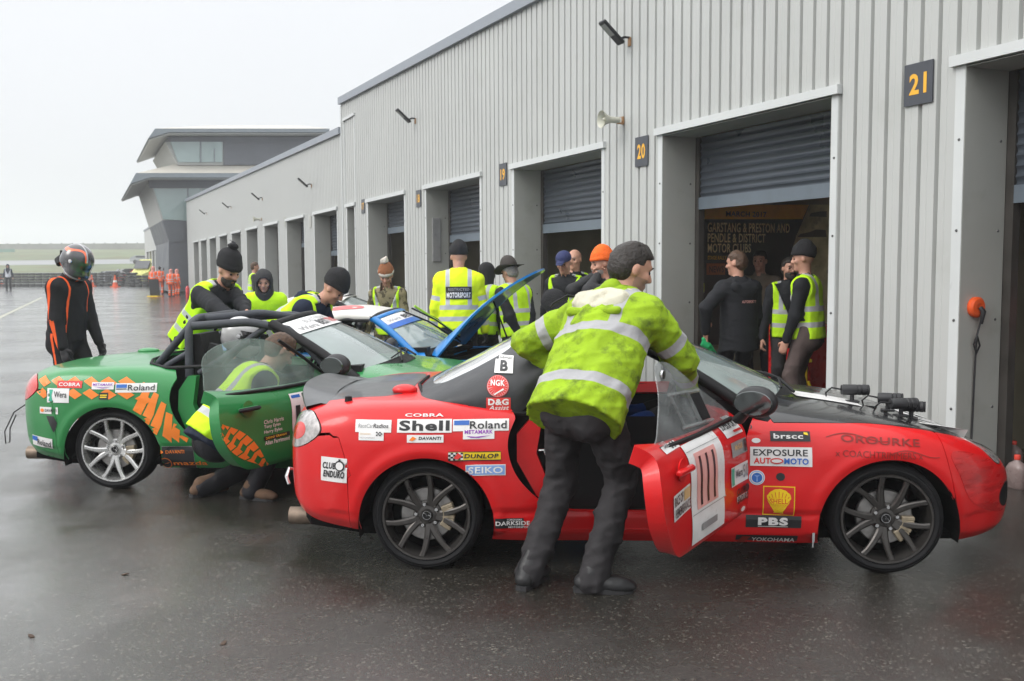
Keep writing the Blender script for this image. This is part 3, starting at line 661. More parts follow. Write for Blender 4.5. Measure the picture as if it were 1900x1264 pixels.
def polysd(px, pz, poly):
    """signed distance to polygon, positive inside"""
    P = np.array(poly, float); n = len(P); d = np.full(px.shape, 1e9); ins = np.zeros(px.shape, bool)
    for i in range(n):
        a = P[i]; b = P[(i+1) % n]; e_ = b-a; wx = px-a[0]; wz = pz-a[1]; t = np.clip((wx*e_[0]+wz*e_[1])/(e_@e_), 0, 1)
        d = np.minimum(d, (wx-t*e_[0])**2+(wz-t*e_[1])**2)
        c = ((a[1] > pz) != (b[1] > pz)) & (px < (b[0]-a[0])*(pz-a[1])/((b[1]-a[1])+1e-12)+a[0]); ins ^= c
    return np.where(ins, 1, -1)*np.sqrt(d)
def smoothpoly(pts, n=6):
    P = [np.array(p, float) for p in pts]; out = []
    for i in range(len(P)):
        p0, p1, p2, p3 = P[i-1], P[i], P[(i+1) % len(P)], P[(i+2) % len(P)]
        for k in range(n):
            t = k/n; out.append(tuple(.5*((2*p1)+(-p0+p2)*t+(2*p0-5*p1+4*p2-p3)*t*t+(-p0+3*p1-3*p2+p3)*t**3)))
    return out
DOOR = [(-.665, .90), (-.70, .79), (-.735, .70), (-.735, .61), (-.70, .51), (-.63, .42), (-.55, .355), (-.46, .325), (-.2, .318), (.2, .318), (.38, .322), (.435, .36), (.455, .5), (.455, .7), (.44, .90)]
class Shell:
    """the body skin as a grid over (length, girth): both flanks and the deck in one sheet, then clipped into panels"""
    def __init__(s):
        u = np.concatenate([-2.0+.25*(1-np.cos(np.linspace(0, PI/2, 18)))[:-1]**1.0, np.linspace(-1.75, 1.62, 150)[:-1], 1.62+.34*np.sin(np.linspace(0, PI/2, 26))])
        NS = 66; hs = np.linspace(0, 1, NS)
        W = crv(u, P_W); ZB = crv(u, P_ZB); ZS = crv(u, P_ZS); ZC = crv(u, P_ZC)
        # wheel-arch swell
        sw = lambda c: np.exp(-((u-c)/.36)**2)
        k = [0, .08, .2, .34, .46, .56, .64, .72, .84, 1.0]
        rows = np.zeros((len(u), NS, 3))
        Yk = [W-.075, W-.030, W-.012, W-.002, W-.004, W-.022, W-.070, W-.17, W*.5, W*0]
        H_ = ZS-ZB
        Zk = [ZB, ZB+.10*H_, ZB+.27*H_, ZB+.50*H_, ZB+.70*H_, ZB+.87*H_, ZB+.985*H_, ZS+.45*(ZC-ZS), ZC-.012, ZC]
        Zk[7] = np.minimum(Zk[7], ZC-.02)
        for i in range(len(u)):
            yk = [float(a[i]) if hasattr(a, '__len__') else a for a in Yk]; zk = [float(a[i]) for a in Zk]
            rows[i, :, 0] = u[i]; rows[i, :, 1] = crv(hs, list(zip(k, yk))); rows[i, :, 2] = crv(hs, list(zip(k, zk)))
        # side relief: rocker crease, arch lips
        x, y, z = rows[..., 0], rows[..., 1], rows[..., 2]
        x[x < -1.45] = -1.45+(x[x < -1.45]+1.45)*.915
        side = np.clip((y-.55)/.2, 0, 1)
        y -= side*.012*np.clip(1-np.abs(z-.31)/.02, 0, 1)*(np.abs(x) < .84)
        for cx in (XR, XF):
            r = np.hypot(x-cx, (z-.25)); y += side*.013*np.exp(-((r-.375)/.035)**2)*(z > .2)
            y += side*.010*np.exp(-((r-.46)/.09)**2)*(z > .3)
        # scooped door flank
        y -= side*.014*np.exp(-((z-.55)/.13)**2)*np.exp(-(x/.62)**4)
        # cowl scuttle and nose intake dish
        full = np.concatenate([rows, rows[:, -2::-1]*np.array([1, -1, 1])], 1)
        s.P = full; s.n = full.shape[:2]
        du = np.gradient(full, axis=0); dv = np.gradient(full, axis=1); n = np.cross(du, dv); n /= np.linalg.norm(n, axis=-1, keepdims=True)+1e-9
        if n[80, s.n[1]//2, 2] < 0: n = -n
        s.N = n
        s.V = full.reshape(-1, 3); s.NV = n.reshape(-1, 3)
        a, b = s.n; ii = np.arange(a*b).reshape(a, b)
        s.Q = np.stack([ii[:-1, :-1].ravel(), ii[1:, :-1].ravel(), ii[1:, 1:].ravel(), ii[:-1, 1:].ravel()], 1)
        fn = np.cross(s.V[s.Q[:, 1]]-s.V[s.Q[:, 0]], s.V[s.Q[:, 3]]-s.V[s.Q[:, 0]])
        if (fn*s.NV[s.Q[:, 0]]).sum() < 0: s.Q = s.Q[:, ::-1]
        x, y, z = s.V.T; ay = np.abs(y); s.xyz = (x, y, z)
        arch = np.full(x.shape, 9.)
        for cx in (XR, XF): arch = np.minimum(arch, np.where(ay > .45, np.hypot(x-cx-.0, z-.245)-.348, 9))
        s.arch = arch
        # cockpit opening in plan
        ck = polysd(x, ay, [(.50, -.2), (.56, .0), (.53, .35), (.46, .60), (.40, .70), (0, .715), (-.55, .715), (-.80, .69), (-.95, .60), (-1.02, .40), (-1.05, .0), (-1.05, -.2)])
        s.cock = np.where(z > .6, ck, -9)
        s.bonnet = np.where(z > .5, np.minimum(polysd(x, ay, [(.56, -.3), (.60, 0), (.60, .40), (.56, .66), (.60, .765), (.95, .775), (1.25, .765), (1.45, .71), (1.60, .62), (1.70, .50), (1.78, .34), (1.82, .15), (1.83, -.3)]), 9), -9)
        s.boot = np.where(z > .72, polysd(x, ay, [(-1.905, -.3), (-1.905, .30), (-1.86, .45), (-1.77, .52), (-1.42, .56), (-1.34, .50), (-1.31, .3), (-1.30, -.3)]), -9)
        dp = smoothpoly(DOOR, 4)
        s.door = np.where(ay > .55, polysd(x, z, dp), -9)
        s.lampR = np.where((x < -1.5) & (ay > .3), (1-np.sqrt(((ay-.63)/.15)**2+((z-.705)/.095)**2))*.08, -9)
        s.lampF = np.where((x > 1.2), (1-np.sqrt(((x-1.70)/.13)**2+((ay-.585)/.075)**2+((z-.60)/.12)**2))*.08, -9)
        s.bumpR = np.where(1 > 0, -x-1.565-.10*np.clip((z-.55)/.3, -1, 1)*(z > .5)-np.where(z > .70, 9, 0), -9)
        s.bumpF = x-1.44-.10*np.clip((.62-z)/.4, -1, 1)-np.where(ay < .0, 0, 0)
        s.cache = {}
    def clip(s, fld, dy=0):
        """keep faces where fld>0 -> (verts, normals, faces)"""
        V, N, Q = s.V, s.NV, s.Q; f = fld; ins = f > 0; c = ins[Q].sum(1)
        fs = [list(q) for q in Q[c == 4]]; verts = []; norms = []; ek = {}; base = len(V)
        def cutv(i, j):
            key = (i, j) if i < j else (j, i)
            if key in ek: return ek[key]
            t = f[i]/(f[i]-f[j]); verts.append(V[i]+(V[j]-V[i])*t); nrm = N[i]+(N[j]-N[i])*t; norms.append(nrm/np.linalg.norm(nrm)); ek[key] = base+len(verts)-1; return ek[key]
        for q in Q[(c > 0) & (c < 4)]:
            o = []
            for a in range(4):
                i, j = q[a], q[(a+1) % 4]
                if ins[i]: o.append(i)
                if ins[i] != ins[j]: o.append(cutv(i, j))
            if len(o) >= 3: fs.append(o)
        par = {}
        def root(a):
            while par.setdefault(a, a) != a: par[a] = par[par[a]]; a = par[a]
            return a
        for x_ in fs:
            r0 = root(x_[0])
            for i in x_[1:]: par[root(i)] = r0
        cn = {}
        for x_ in fs: r0 = root(x_[0]); cn[r0] = cn.get(r0, 0)+1
        fs = [x_ for x_ in fs if cn[root(x_[0])] > .15*len(fs)]
        VV = np.concatenate([V, np.array(verts).reshape(-1, 3)]); NN = np.concatenate([N, np.array(norms).reshape(-1, 3)])
        used = np.unique(np.concatenate([np.array(x_) for x_ in fs])); mp = np.full(len(VV), -1); mp[used] = np.arange(len(used))
        return VV[used], NN[used], [[int(mp[i]) for i in x_] for x_ in fs]
    def panel(s, name, fld, m, parent, thick=.012, lift=0.0, inner=None, cut_faces=None, key=None, attrs=None):
        k = key
        if k and k in s.cache: me = s.cache[k]; o = bpy.data.objects.new(name, me.copy()); C.objects.link(o); o.data.materials.clear(); [o.data.materials.append(x_) for x_ in (m, inner or m)]; o.parent = parent; return o
        V, N, Fc = s.clip(fld); V = V+N*lift; n = len(V)
        cnt = {}
        for f_ in Fc:
            for a in range(len(f_)):
                e_ = (f_[a], f_[(a+1) % len(f_)]); cnt[e_] = cnt.get(e_, 0)+1
        bd = [e_ for e_ in cnt if (e_[1], e_[0]) not in cnt]
        bv = sorted(set(i for e_ in bd for i in e_)); bm_ = {v: n+n+i for i, v in enumerate(bv)}; b2 = {v: n+n+len(bv)+i for i, v in enumerate(bv)}
        VI = V-N*thick
        allV = np.concatenate([V, VI, V[bv], VI[bv]]); faces = [list(f_) for f_ in Fc]+[[i+n for i in f_[::-1]] for f_ in Fc]
        mi = [0]*len(Fc)+[1]*len(Fc)
        rim = [[bm_[a], b2[a], b2[b], bm_[b]] for a, b in bd]; faces += rim; mi += [0]*len(rim)
        me = bpy.data.meshes.new(name); me.from_pydata(allV.tolist(), [], faces); me.polygons.foreach_set('material_index', mi); me.shade_smooth()
        # exact normals of the uncut skin keep the paint reflections clean
        RN = np.zeros((2*len(bv), 3)); 
        bvi = {v: i for i, v in enumerate(bv)}
        for a, b in bd:
            e_ = V[b]-V[a]; nn_ = np.cross(e_, N[a]); RN[bvi[a]] += nn_; RN[bvi[b]] += nn_
        RN[len(bv):] = RN[:len(bv)]; RN /= np.linalg.norm(RN, axis=1, keepdims=True)+1e-9
        nv = np.concatenate([N, -N, RN])
        me.normals_split_custom_set_from_vertices([tuple(x_) for x_ in nv])
        o = link(name, me, [m, inner or m], parent)
        if k: s.cache[k] = me
        return o
SH = Shell()
# ---- materials of the cars
def paint(name, col, flake=.0, **kw): return mat(name, col, r=.3, var=.05, vs=1.2, coat=.5, spec=.35, **kw)
M_RUB = mat('tyre', (.011, .011, .012), r=.6, spec=.25, var=.2, vs=14, bump=.1, bs=40)
M_RIMG = mat('gunmetal_wheel', (.075, .070, .066), r=.34, metal=.75, var=.15, vs=20)
M_RIMS = mat('silver_wheel', (.50, .50, .49), r=.28, metal=.8, var=.1, vs=20)
M_DISC = mat('brake_disc', (.28, .27, .26), r=.35, metal=.9, var=.2, vs=30); M_CAL = mat('brake_caliper', (.24, .20, .14), r=.5, var=.3, vs=30)
M_INT = mat('black_trim', (.009, .009, .010), r=.6, spec=.3, var=.2, vs=12); M_WELL = mat('wheel_liner', (.004, .004, .004), r=.9, var=.2, spec=.1)
M_CFRP = mat('satin_black_panel', (.012, .0125, .014), r=.24, var=.2, vs=3, coat=.5, drops=.10)
M_CLOTHTOP = mat('black_vinyl_hood', (.022, .023, .026), r=.45, var=.22, vs=7, bump=.25, bs=14, spec=.6)
M_GLASS = mat('clear_glass', (.80, .88, .86), r=.02, var=.02, alpha=.30, spec=1.0, coat=1)
M_WSG = mat('misted_windscreen', (.30, .37, .355), r=.10, var=.25, vs=2, alpha=.72, spec=.9, coat=1)
M_WETG = mat('wet_side_glass', (.22, .30, .26), r=.16, var=.4, vs=5, alpha=.40, spec=.9, drops=.3)
M_PERS = mat('scuffed_perspex', (.28, .30, .30), r=.18, var=.4, vs=9, alpha=.36, spec=.9, drops=.25)
M_CHR = mat('chrome', (.6, .6, .6), r=.12, metal=1, var=.05); M_EXH = mat('stained_exhaust', (.22, .17, .13), r=.45, metal=.7, var=.3, vs=14)
M_LRED = mat('red_lens', (.55, .02, .015), r=.08, var=.1, vs=30, coat=1); M_LCLR = mat('clear_lamp_lens', (.36, .34, .33), r=.08, var=.35, vs=34, coat=1, metal=.3)
M_MIRR = mat('mirror_glass', (.12, .13, .13), r=.06, metal=1, var=.1)
M_FOAM = mat('cage_padding', (.040, .045, .055), r=.6, var=.2, vs=12, bump=.3, bs=26)
M_W = mat('sticker_white', (.74, .73, .72), r=.35, var=.05, vs=12, col2=(.6, .58, .55), c2=(.58, .75)); M_K = mat('sticker_black', (.02, .02, .022), r=.35, var=.1)
M_SB = mat('sticker_blue', (.03, .13, .46), r=.35); M_SR = mat('sticker_red', (.62, .03, .025), r=.35); M_SY = mat('sticker_yellow', (.85, .60, .02), r=.35)
M_SO = mat('sticker_orange', (.85, .22, .03), r=.35, var=.12, vs=5); M_SG = mat('sticker_green', (.05, .40, .26), r=.35); M_SP = mat('sticker_purple', (.25, .04, .40), r=.35)
M_SGY = mat('sticker_grey', (.28, .28, .28), r=.35); M_SLB = mat('sticker_pale_blue', (.22, .36, .68), r=.35); M_PINK = mat('race_number_pink', (.72, .36, .33), r=.4); M_TAN = mat('sticker_tan', (.66, .45, .22), r=.4); M_DR = mat('sticker_dark_red', (.22, .015, .01), r=.35)
DM = [M_W, M_K, M_SB, M_SR, M_SY, M_SO, M_SG, M_SP, M_SGY, M_SLB, M_PINK, M_TAN, M_DR]
W_, K_, B_, R_, Y_, O_, G_, P_, GY_, LB_, PK_, TN_, DR_ = range(13)

def wheel_proto(rimmat, tyre_r=.285, rim_r=.232):
    root = empty('wheel'); ty = MB(); w = .205
    prof = [(rim_r-.004, -w/2+.012), (rim_r+.004, -w/2+.004), (rim_r+.02, -w/2), (tyre_r-.02, -w/2+.006), (tyre_r-.006, -w/2+.02), (tyre_r-.001, -w/2+.04), (tyre_r, 0), (tyre_r-.001, w/2-.04), (tyre_r-.006, w/2-.02), (tyre_r-.02, w/2-.006), (rim_r+.02, w/2), (rim_r-.004, w/2-.012)]
    ty.lathe(prof, axis='Y', n=72, cap=False)
    for r_ in (.25, .262): ty.lathe([(r_-.001, -w/2+.003), (r_, -w/2-.0005), (r_+.001, -w/2+.003)], axis='Y', n=72, cap=False)
    t = ty.build('tyre', M_RUB, root, smooth=35)
    r = MB()
    r.lathe([(rim_r-.002, -w/2+.010), (rim_r-.006, -w/2-.002), (rim_r-.016, -w/2-.001), (rim_r-.020, -w/2+.012), (rim_r-.030, -w/2+.03), (rim_r-.036, .05), (rim_r-.004, w/2-.01)], axis='Y', n=72, cap=False)
    r.lathe([(.0, -w/2+.030), (.028, -w/2+.028), (.031, -w/2+.034), (.052, -w/2+.038), (.072, -w/2+.044), (.078, -w/2+.07), (.06, -.02), (0, -.02)], axis='Y', n=36)
    for k in range(5):
        for sg in (-1, 1):
            a0 = 2*PI*k/5+PI/2+sg*rad(7); a1 = 2*PI*k/5+PI/2+sg*rad(19.5)
            n = 7; vs = []
            for i in range(n):
                t_ = i/(n-1); a = a0+(a1-a0)*t_; rr = .048+(rim_r-.020-.048)*t_; hw = .0195-.0068*t_+.004*(t_ > .9)
                y = -w/2+.034-.026*t_**.8; dx, dz = -math.sin(a), math.cos(a); cx, cz = rr*math.cos(a), rr*math.sin(a); dep = .036-.010*t_
                vs += [(cx+dx*hw, y+.006, cz+dz*hw), (cx+dx*hw*.55, y, cz+dz*hw*.55), (cx-dx*hw*.55, y, cz-dz*hw*.55), (cx-dx*hw, y+.006, cz-dz*hw), (cx-dx*hw*.9, y+dep, cz-dz*hw*.9), (cx+dx*hw*.9, y+dep, cz+dz*hw*.9)]
            fs = []
            for i in range(n-1):
                for j in range(6): j2 = (j+1) % 6; fs.append([i*6+j, i*6+j2, (i+1)*6+j2, (i+1)*6+j])
            fs += [[0, 1, 2, 3, 4, 5], [(n-1)*6+j for j in range(6)][::-1]]; r.add(vs, fs)
    rm = r.build('rim', rimmat, root, smooth=32)
    c = MB(); c.lathe([(0, -w/2+.022), (.024, -w/2+.023), (.027, -w/2+.028), (.027, -w/2+.034)], axis='Y', n=28)
    y0 = -w/2+.0195
    c.lathe([(.0195, y0+.003), (.0205, y0), (.0225, y0), (.0235, y0+.003)], axis='Y', n=28, m=1, cap=False)
    c.tube([(-.019, y0, .004), (-.006, y0, .006), (0, y0, -.004), (.006, y0, .006), (.019, y0, .004)], .0016, 6, m=1)
    c.build('hub_cap', [M_INT, M_CHR], root, smooth=35)
    l = MB()
    for k in range(5):
        a = 2*PI*k/5+PI/2+PI/5; l.lathe([(0, -w/2+.024), (.009, -w/2+.024), (.0105, -w/2+.030), (.0105, -w/2+.05)], (.057*math.cos(a), 0, .057*math.sin(a)), axis='Y', n=6)
    o = l.build('lug_nut', M_CHR, root); tag(o, kind='stuff')
    d = MB(); d.lathe([(.05, -.045), (.135, -.045), (.14, -.04), (.14, -.02), (.05, -.02)], axis='Y', n=48, close=True); d.lathe([(0, -.052), (.07, -.052), (.072, -.02)], axis='Y', n=32, cap=False)
    d.build('brake_disc', M_DISC, root, smooth=35)
    ca = MB(); 
    for k in range(7):
        a = rad(-8+k*9); ca.box((.112*math.cos(a), -.052, .112*math.sin(a)), (.062, .05, .021), M=Matrix.Rotation(-a, 3, 'Y'), bev=.004)
    o = ca.build('brake_caliper', M_CAL, root); tag(o, kind=None)
    bk = MB(); bk.lathe([(.0, .03), (rim_r-.03, .03), (rim_r-.034, .09), (0, .09)], axis='Y', n=36); bk.build('brake_shield', M_WELL, root)
    return root
def copy_tree(o, parent=None):
    c = o.copy(); C.objects.link(c); c.parent = parent
    for ch in list(o.children): copy_tree(ch, c)
    return c
def del_tree(o):
    for ch in list(o.children): del_tree(ch)
    bpy.data.objects.remove(o)
WP = {'g': wheel_proto(M_RIMG), 's': wheel_proto(M_RIMS)}

class Car:
    def __init__(s, name, label, body_m, bonnet_m=None, boot_m=None, wheel='g', top='soft', top_m=None, door_open=(0, 0), bonnet_open=0, red_lamp=False, steep=False, pillar_m=None, door_m=None, cat='racing car', cockpit_dark=True, front_steer=0, full=True):
        s.root = R = empty(name, (0, 0, 0), 0, label, cat); s.panels = []
        g = .0035; S = SH; open_side = S.cock
        bon, boo, dr = S.bonnet, S.boot, S.door; x, y, z = S.xyz; ay = np.abs(y)
        lamp = np.maximum(S.lampR, S.lampF)
        bR = np.minimum(S.bumpR, -S.boot-g); bF = np.minimum(S.bumpF, -S.bonnet-g)
        base = np.minimum.reduce([S.arch, -S.cock, -bon-g, -boo-g, -dr-g*1.3, -lamp-.002])
        s.body = S.panel('body', np.minimum.reduce([base, -bR-g, -bF-g]), body_m, R, key='body')
        s.bump = [S.panel('bumper', np.minimum.reduce([base, bR]), body_m, R, key='bR'), S.panel('bumper', np.minimum.reduce([base, bF]), body_m, R, key='bF')]
        s.bonnet = S.panel('bonnet', bon, bonnet_m or body_m, R, key='bon', inner=M_INT, thick=.02)
        s.boot = S.panel('boot_lid', boo, boot_m or body_m, R, key='boo', thick=.02)
        s.doors = {}
        for sg in (-1, 1):
            side = np.where(y*sg > 0, 1, -1)*9.
            dpan = S.panel('door', np.minimum.reduce([dr, -S.cock, side]), door_m or body_m, R, thick=.075, key='door%d' % sg); s.doors[sg] = dpan
            S.panel('tail_lamp', np.minimum(S.lampR, side), M_LRED if red_lamp else M_LCLR, R, key='lr%d' % sg, lift=.004)
            S.panel('headlamp', np.minimum(S.lampF, side), M_LCLR, R, key='lf%d' % sg, lift=.004)
            if not red_lamp:
                cen = np.where((x < -1.5) & (ay > .3), (1-np.sqrt(((ay-.665)/.060)**2+((z-.70)/.045)**2))*.06, -9); S.panel('lamp_centre', np.minimum(cen, side), M_LRED, R, key='lc%d' % sg, lift=.0055)
            fog = np.where(x > 1.3, (1-np.sqrt(((ay-.56)/.085)**2+((z-.36)/.065)**2))*.06, -9); S.panel('fog_lamp_recess', np.minimum(fog, side), M_INT, R, key='fg%d' % sg, lift=.003)
        # end caps, underbody, wheel wells, tub
        for idx, nm in ((0, 'rear_skirt'), (-1, 'nose_cap')):
            ring = S.P[idx]; mb = MB(); mb.add([tuple(p) for p in ring], [list(range(len(ring)))]); mb.build(nm, body_m, R, recalc=False)
        us = MB(); pl = [(-1.97, .3), (-1.8, .68), (-1.5, .74), (-.8, .74), (.8, .74), (1.5, .74), (1.75, .6), (1.9, .3)]; pl = pl+[(a, -b) for a, b in pl[::-1]]
        us.prism([p for p in pl], lambda u, v, w_: Vector((u, v, w_+.10*max(0, (-u-1.45)))), .165, .20); us.build('underbody', M_WELL, R)
        for cx in (XR, XF):
            for sg in (-1, 1):
                wl = MB(); n = 22; vs = []; 
                for i in range(n+1):
                    a = PI*1.14*i/n-.07*PI; ca, sa = math.cos(a)*.35, math.sin(a)*.35
                    vs += [(cx+ca, sg*.835, .245+sa), (cx+ca, sg*.52, .245+sa)]
                fs = [[2*i, 2*i+1, 2*i+3, 2*i+2] for i in range(n)]+[[2*i+1 for i in range(n+1)]]
                wl.add(vs, fs); wl.build('wheel_liner', M_WELL, R)
        tb = MB(); A = [(.52, .66), (.30, .705), (-.6, .705), (-.9, .62), (-1.0, .4)]; A = A+[(a, -b) for a, b in A[::-1]]; n = len(A)
        vs = [(a, b, .785) for a, b in A]+[(a*.97, b*.94, .26) for a, b in A]; tb.add(vs, [[i, (i+1) % n, n+(i+1) % n, n+i] for i in range(n)]+[[n+i for i in range(n)]]); 
        tbo = tb.build('cockpit_tub', M_INT, R, recalc=False)
        md = tbo.data
        # side openings in the tub where doors stand open are hidden by the door and people
        db = MB(); db.prism([(.20, .60), (.24, .80), (.33, .865), (.58, .865), (.60, .60)], lambda u, v, w_: Vector((u, w_, v)), -.66, .66)
        db.box((.0, 0, .42), (.9, .16, .30), bev=.03); db.build('dashboard', M_INT, R)
        sw_ = MB(); M_ = Matrix.Rotation(rad(-68), 3, 'Y')
        pts = [Vector((.14, -.35, .80))+M_ @ Vector((.16*math.cos(a), .16*math.sin(a), 0)) for a in [2*PI*k/24 for k in range(25)]]; sw_.tube(pts, .014, 8, cap=False)
        sw_.tube([(.14, -.35, .80), (.30, -.35, .72)], .02, 8); sw_.tube([pts[2], pts[14]], .011, 6); sw_.build('steering_wheel', M_INT, R, smooth=50)
        for sy in (-1, 1):
            st = MB(); prof = [(-.30, .0), (-.42, .10), (-.50, .35), (-.56, .60), (-.60, .78), (-.66, .78), (-.64, .4), (-.56, .05), (-.5, -.04), (.05, -.02), (.08, .06), (-.05, .06)]
            st.prism([(a-.02, b+.30) for a, b in prof], lambda u, v, w_: Vector((u, w_+sy*.36, v)), -.19, .19)
            for q in (-1, 1): st.prism([(a-.02, b+.30) for a, b in [(-.40, .02), (-.50, .3), (-.56, .5), (-.52, .72), (-.45, .7), (-.40, .42), (-.30, .2), (-.05, .14), (.02, .02)]], lambda u, v, w_: Vector((u, w_+sy*.36+q*.20, v)), -.03, .03)
            st.build('seat', M_INT, R, smooth=40)
        # windscreen
        pm = pillar_m or M_INT
        Lb, Lt = Vector((.50, .715, .795)), Vector((-.10, .555, 1.155)); Cb, Ct = Vector((.80, 0, .875)), Vector((.02, 0, 1.205))
        if steep: Lb, Lt, Cb, Ct = Vector((.46, .715, .79)), Vector((.04, .56, 1.13)), Vector((.72, 0, .87)), Vector((.15, 0, 1.19))
        def ws(u, v):   # u 0..1 bottom->top, v -1..1
            a = Lb.lerp(Lt, u); c = Cb.lerp(Ct, u); q = abs(v)**2.3; p = c.lerp(Vector((a.x, 0, a.z)), q); p.y = a.y*v; p.z += .02*math.sin(PI*u)*1; return p
        s.ws = ws
        def wsgrid(u0, u1, v0, v1, nu=10, nv=26, off=0):
            vs = [tuple(ws(u0+(u1-u0)*i/nu, v0+(v1-v0)*j/nv)+Vector((.5, 0, .85))*off) for i in range(nu+1) for j in range(nv+1)]; k = nv+1
            return vs, [[i*k+j, i*k+j+1, (i+1)*k+j+1, (i+1)*k+j] for i in range(nu) for j in range(nv)]
        s.wsgrid = wsgrid
        mb = MB(); mb.add(*wsgrid(.03, .95, -.95, .95)); s.screen = mb.build('windscreen', M_WSG, R, recalc=False, smooth=80)
        mb = MB()
        for sg in (-1, 1): mb.tube([ws(u, sg*.975)+Vector((0, 0, -.0)) for u in [i/8 for i in range(-1, 9)]], [.052]*2+[.046]*8, 10, flat=.7)
        mb.tube([ws(.975, v)+Vector((-.015, 0, 0)) for v in [-1+i/8 for i in range(17)]], .034, 8, flat=.7)
        mb.build('windscreen_frame', pm, R, smooth=50)
        mb = MB(); cw = [(ws(0, v)+Vector((.0, 0, -.0)), ws(0, v)) for v in [-1+i/10 for i in range(21)]]
        vs = [];
        for a, _ in cw: vs += [tuple(a+Vector((-.03, 0, .012))), tuple(Vector((max(.57, a.x*.0+.60+.0), a.y*.97, a.z-.004))) if False else tuple(a+Vector((.05, 0, -.028)))]
        mb.add(vs, [[2*i, 2*i+1, 2*i+3, 2*i+2] for i in range(20)]); mb.build('scuttle', M_INT, R, recalc=False)
        wp = MB()
        for y0, y1, u1 in ((-.42, .10, .10), (.16, .60, .09)):
            a = ws(-.03, y0)+Vector((.03, 0, .01)); b = ws(.06, (y0+y1)/2)+Vector((.02, 0, .02)); c_ = ws(u1, y1)+Vector((.01, 0, .015)); wp.tube([a, b], .009, 6); wp.tube([ws(.03, y0-.05)+Vector((.012, 0, .015)), b, c_], .006, 6)
        wp.build('wiper', M_INT, R)
        # mirrors
        for sg in (-1, 1):
            par = s.doors[sg]; mb = MB(); mb.ell((.30, sg*.90, .90), (.062, .105, .078)); 
            mb.tube([(.33, sg*.80, .80), (.315, sg*.84, .84), (.31, sg*.87, .875)], [.045, .035, .03], 8, flat=.6); o = mb.build('mirror', M_BLK, par, smooth=60)
            mg = MB(); mg.lathe([(0, .0), (.078, 0), (.082, .006), (.078, .012), (0, .012)], n=28, M=Matrix.Rotation(rad(-90), 3, 'Y') @ Matrix.Scale(.72, 3, (1, 0, 0))); mg.v = [(a+.243, b*1.15+sg*.90, c_+.90) for a, b, c_ in mg.v]
            mg.build('mirror_glass', M_MIRR, o)
            hb = MB(); hb.box((-.50, sg*.842, .705), (.17, .028, .028), bev=.008); hb.lathe([(0, 0), (.05, 0), (.046, .008), (0, .010)], (-.49, sg*.826, .705), axis='Y', n=20); hb.build('door_handle', s.handle_m if hasattr(s, 'handle_m') else (door_m or body_m), par, smooth=35)
        # wheels
        proto = WP[wheel]
        for cx in (XR, XF):
            for sg in (-1, 1):
                wq = copy_tree(proto, R); wq.location = (cx, sg*.722, .283); wq.rotation_euler = (0, rad(random.uniform(0, 72)), (0 if sg < 0 else PI)+(front_steer if cx > 0 else 0))
        # exhaust, plate recess, door gap sill
        mb = MB(); mb.lathe([(.043, -.16), (.048, -.16), (.048, .10), (.043, .10)], (-1.80, -.50, .20), axis='X', n=20, close=True); mb.lathe([(0, .06), (.043, .06)], (-1.83, -.50, .20), axis='X', n=20); mb.build('exhaust', M_EXH, R, smooth=40)
        s.R = R
    def bvh(s, o):
        me = o.data; return BVHTree.FromPolygons([v.co.copy() for v in me.vertices], [tuple(p.vertices) for p in me.polygons])
    def decal(s, panels, cx, cz, w, h, items, sg=-1, rot=0, parent=None, label=None, lift=.0042, axis='side', name='sticker', rnd=0, seg=.016):
        """a printed sticker laid on the skin. items: ('r', colour, x, y, w, h) | ('t', text, colour, x, y, w, h, bold, shear) | ('p', colour, pts) in 0..1 sticker units"""
        tr = [s.bvh(p) for p in panels]; P = []; Fs = []; Ms = []; c_, s_ = math.cos(rot), math.sin(rot)
        def place(u, v, lv):
            a = (u-.5)*w; b = (v-.5)*h
            if sg > 0 and axis == 'side': a = -a
            X = cx+a*c_-b*s_; Z = cz+a*s_+b*c_; best = None
            for t in tr:
                if axis == 'side': hit = t.ray_cast(Vector((X, sg*2, Z)), Vector((0, -sg, 0)))
                elif axis == 'top': hit = t.ray_cast(Vector((X, Z, 3)), Vector((0, 0, -1)))
                if hit[0] is not None and (best is None or hit[3] < best[3]): best = hit
            if best is None: return None
            n_ = best[1]; d_ = Vector((0, sg, 0)) if axis == 'side' else Vector((0, 0, 1))
            if n_.dot(d_) < 0: n_ = -n_
            return best[0]+n_*(lift+lv)
        def addpoly(pts, faces, m, lv):
            out = [place(u, v, lv) for u, v in pts]; o_ = len(P)
            ok = [q is not None for q in out]; P.extend([tuple(q) if q is not None else (0, 0, 0) for q in out])
            for f_ in faces:
                if all(ok[i] for i in f_): Fs.append([i+o_ for i in f_]); Ms.append(m)
        lv = 0; prev = None
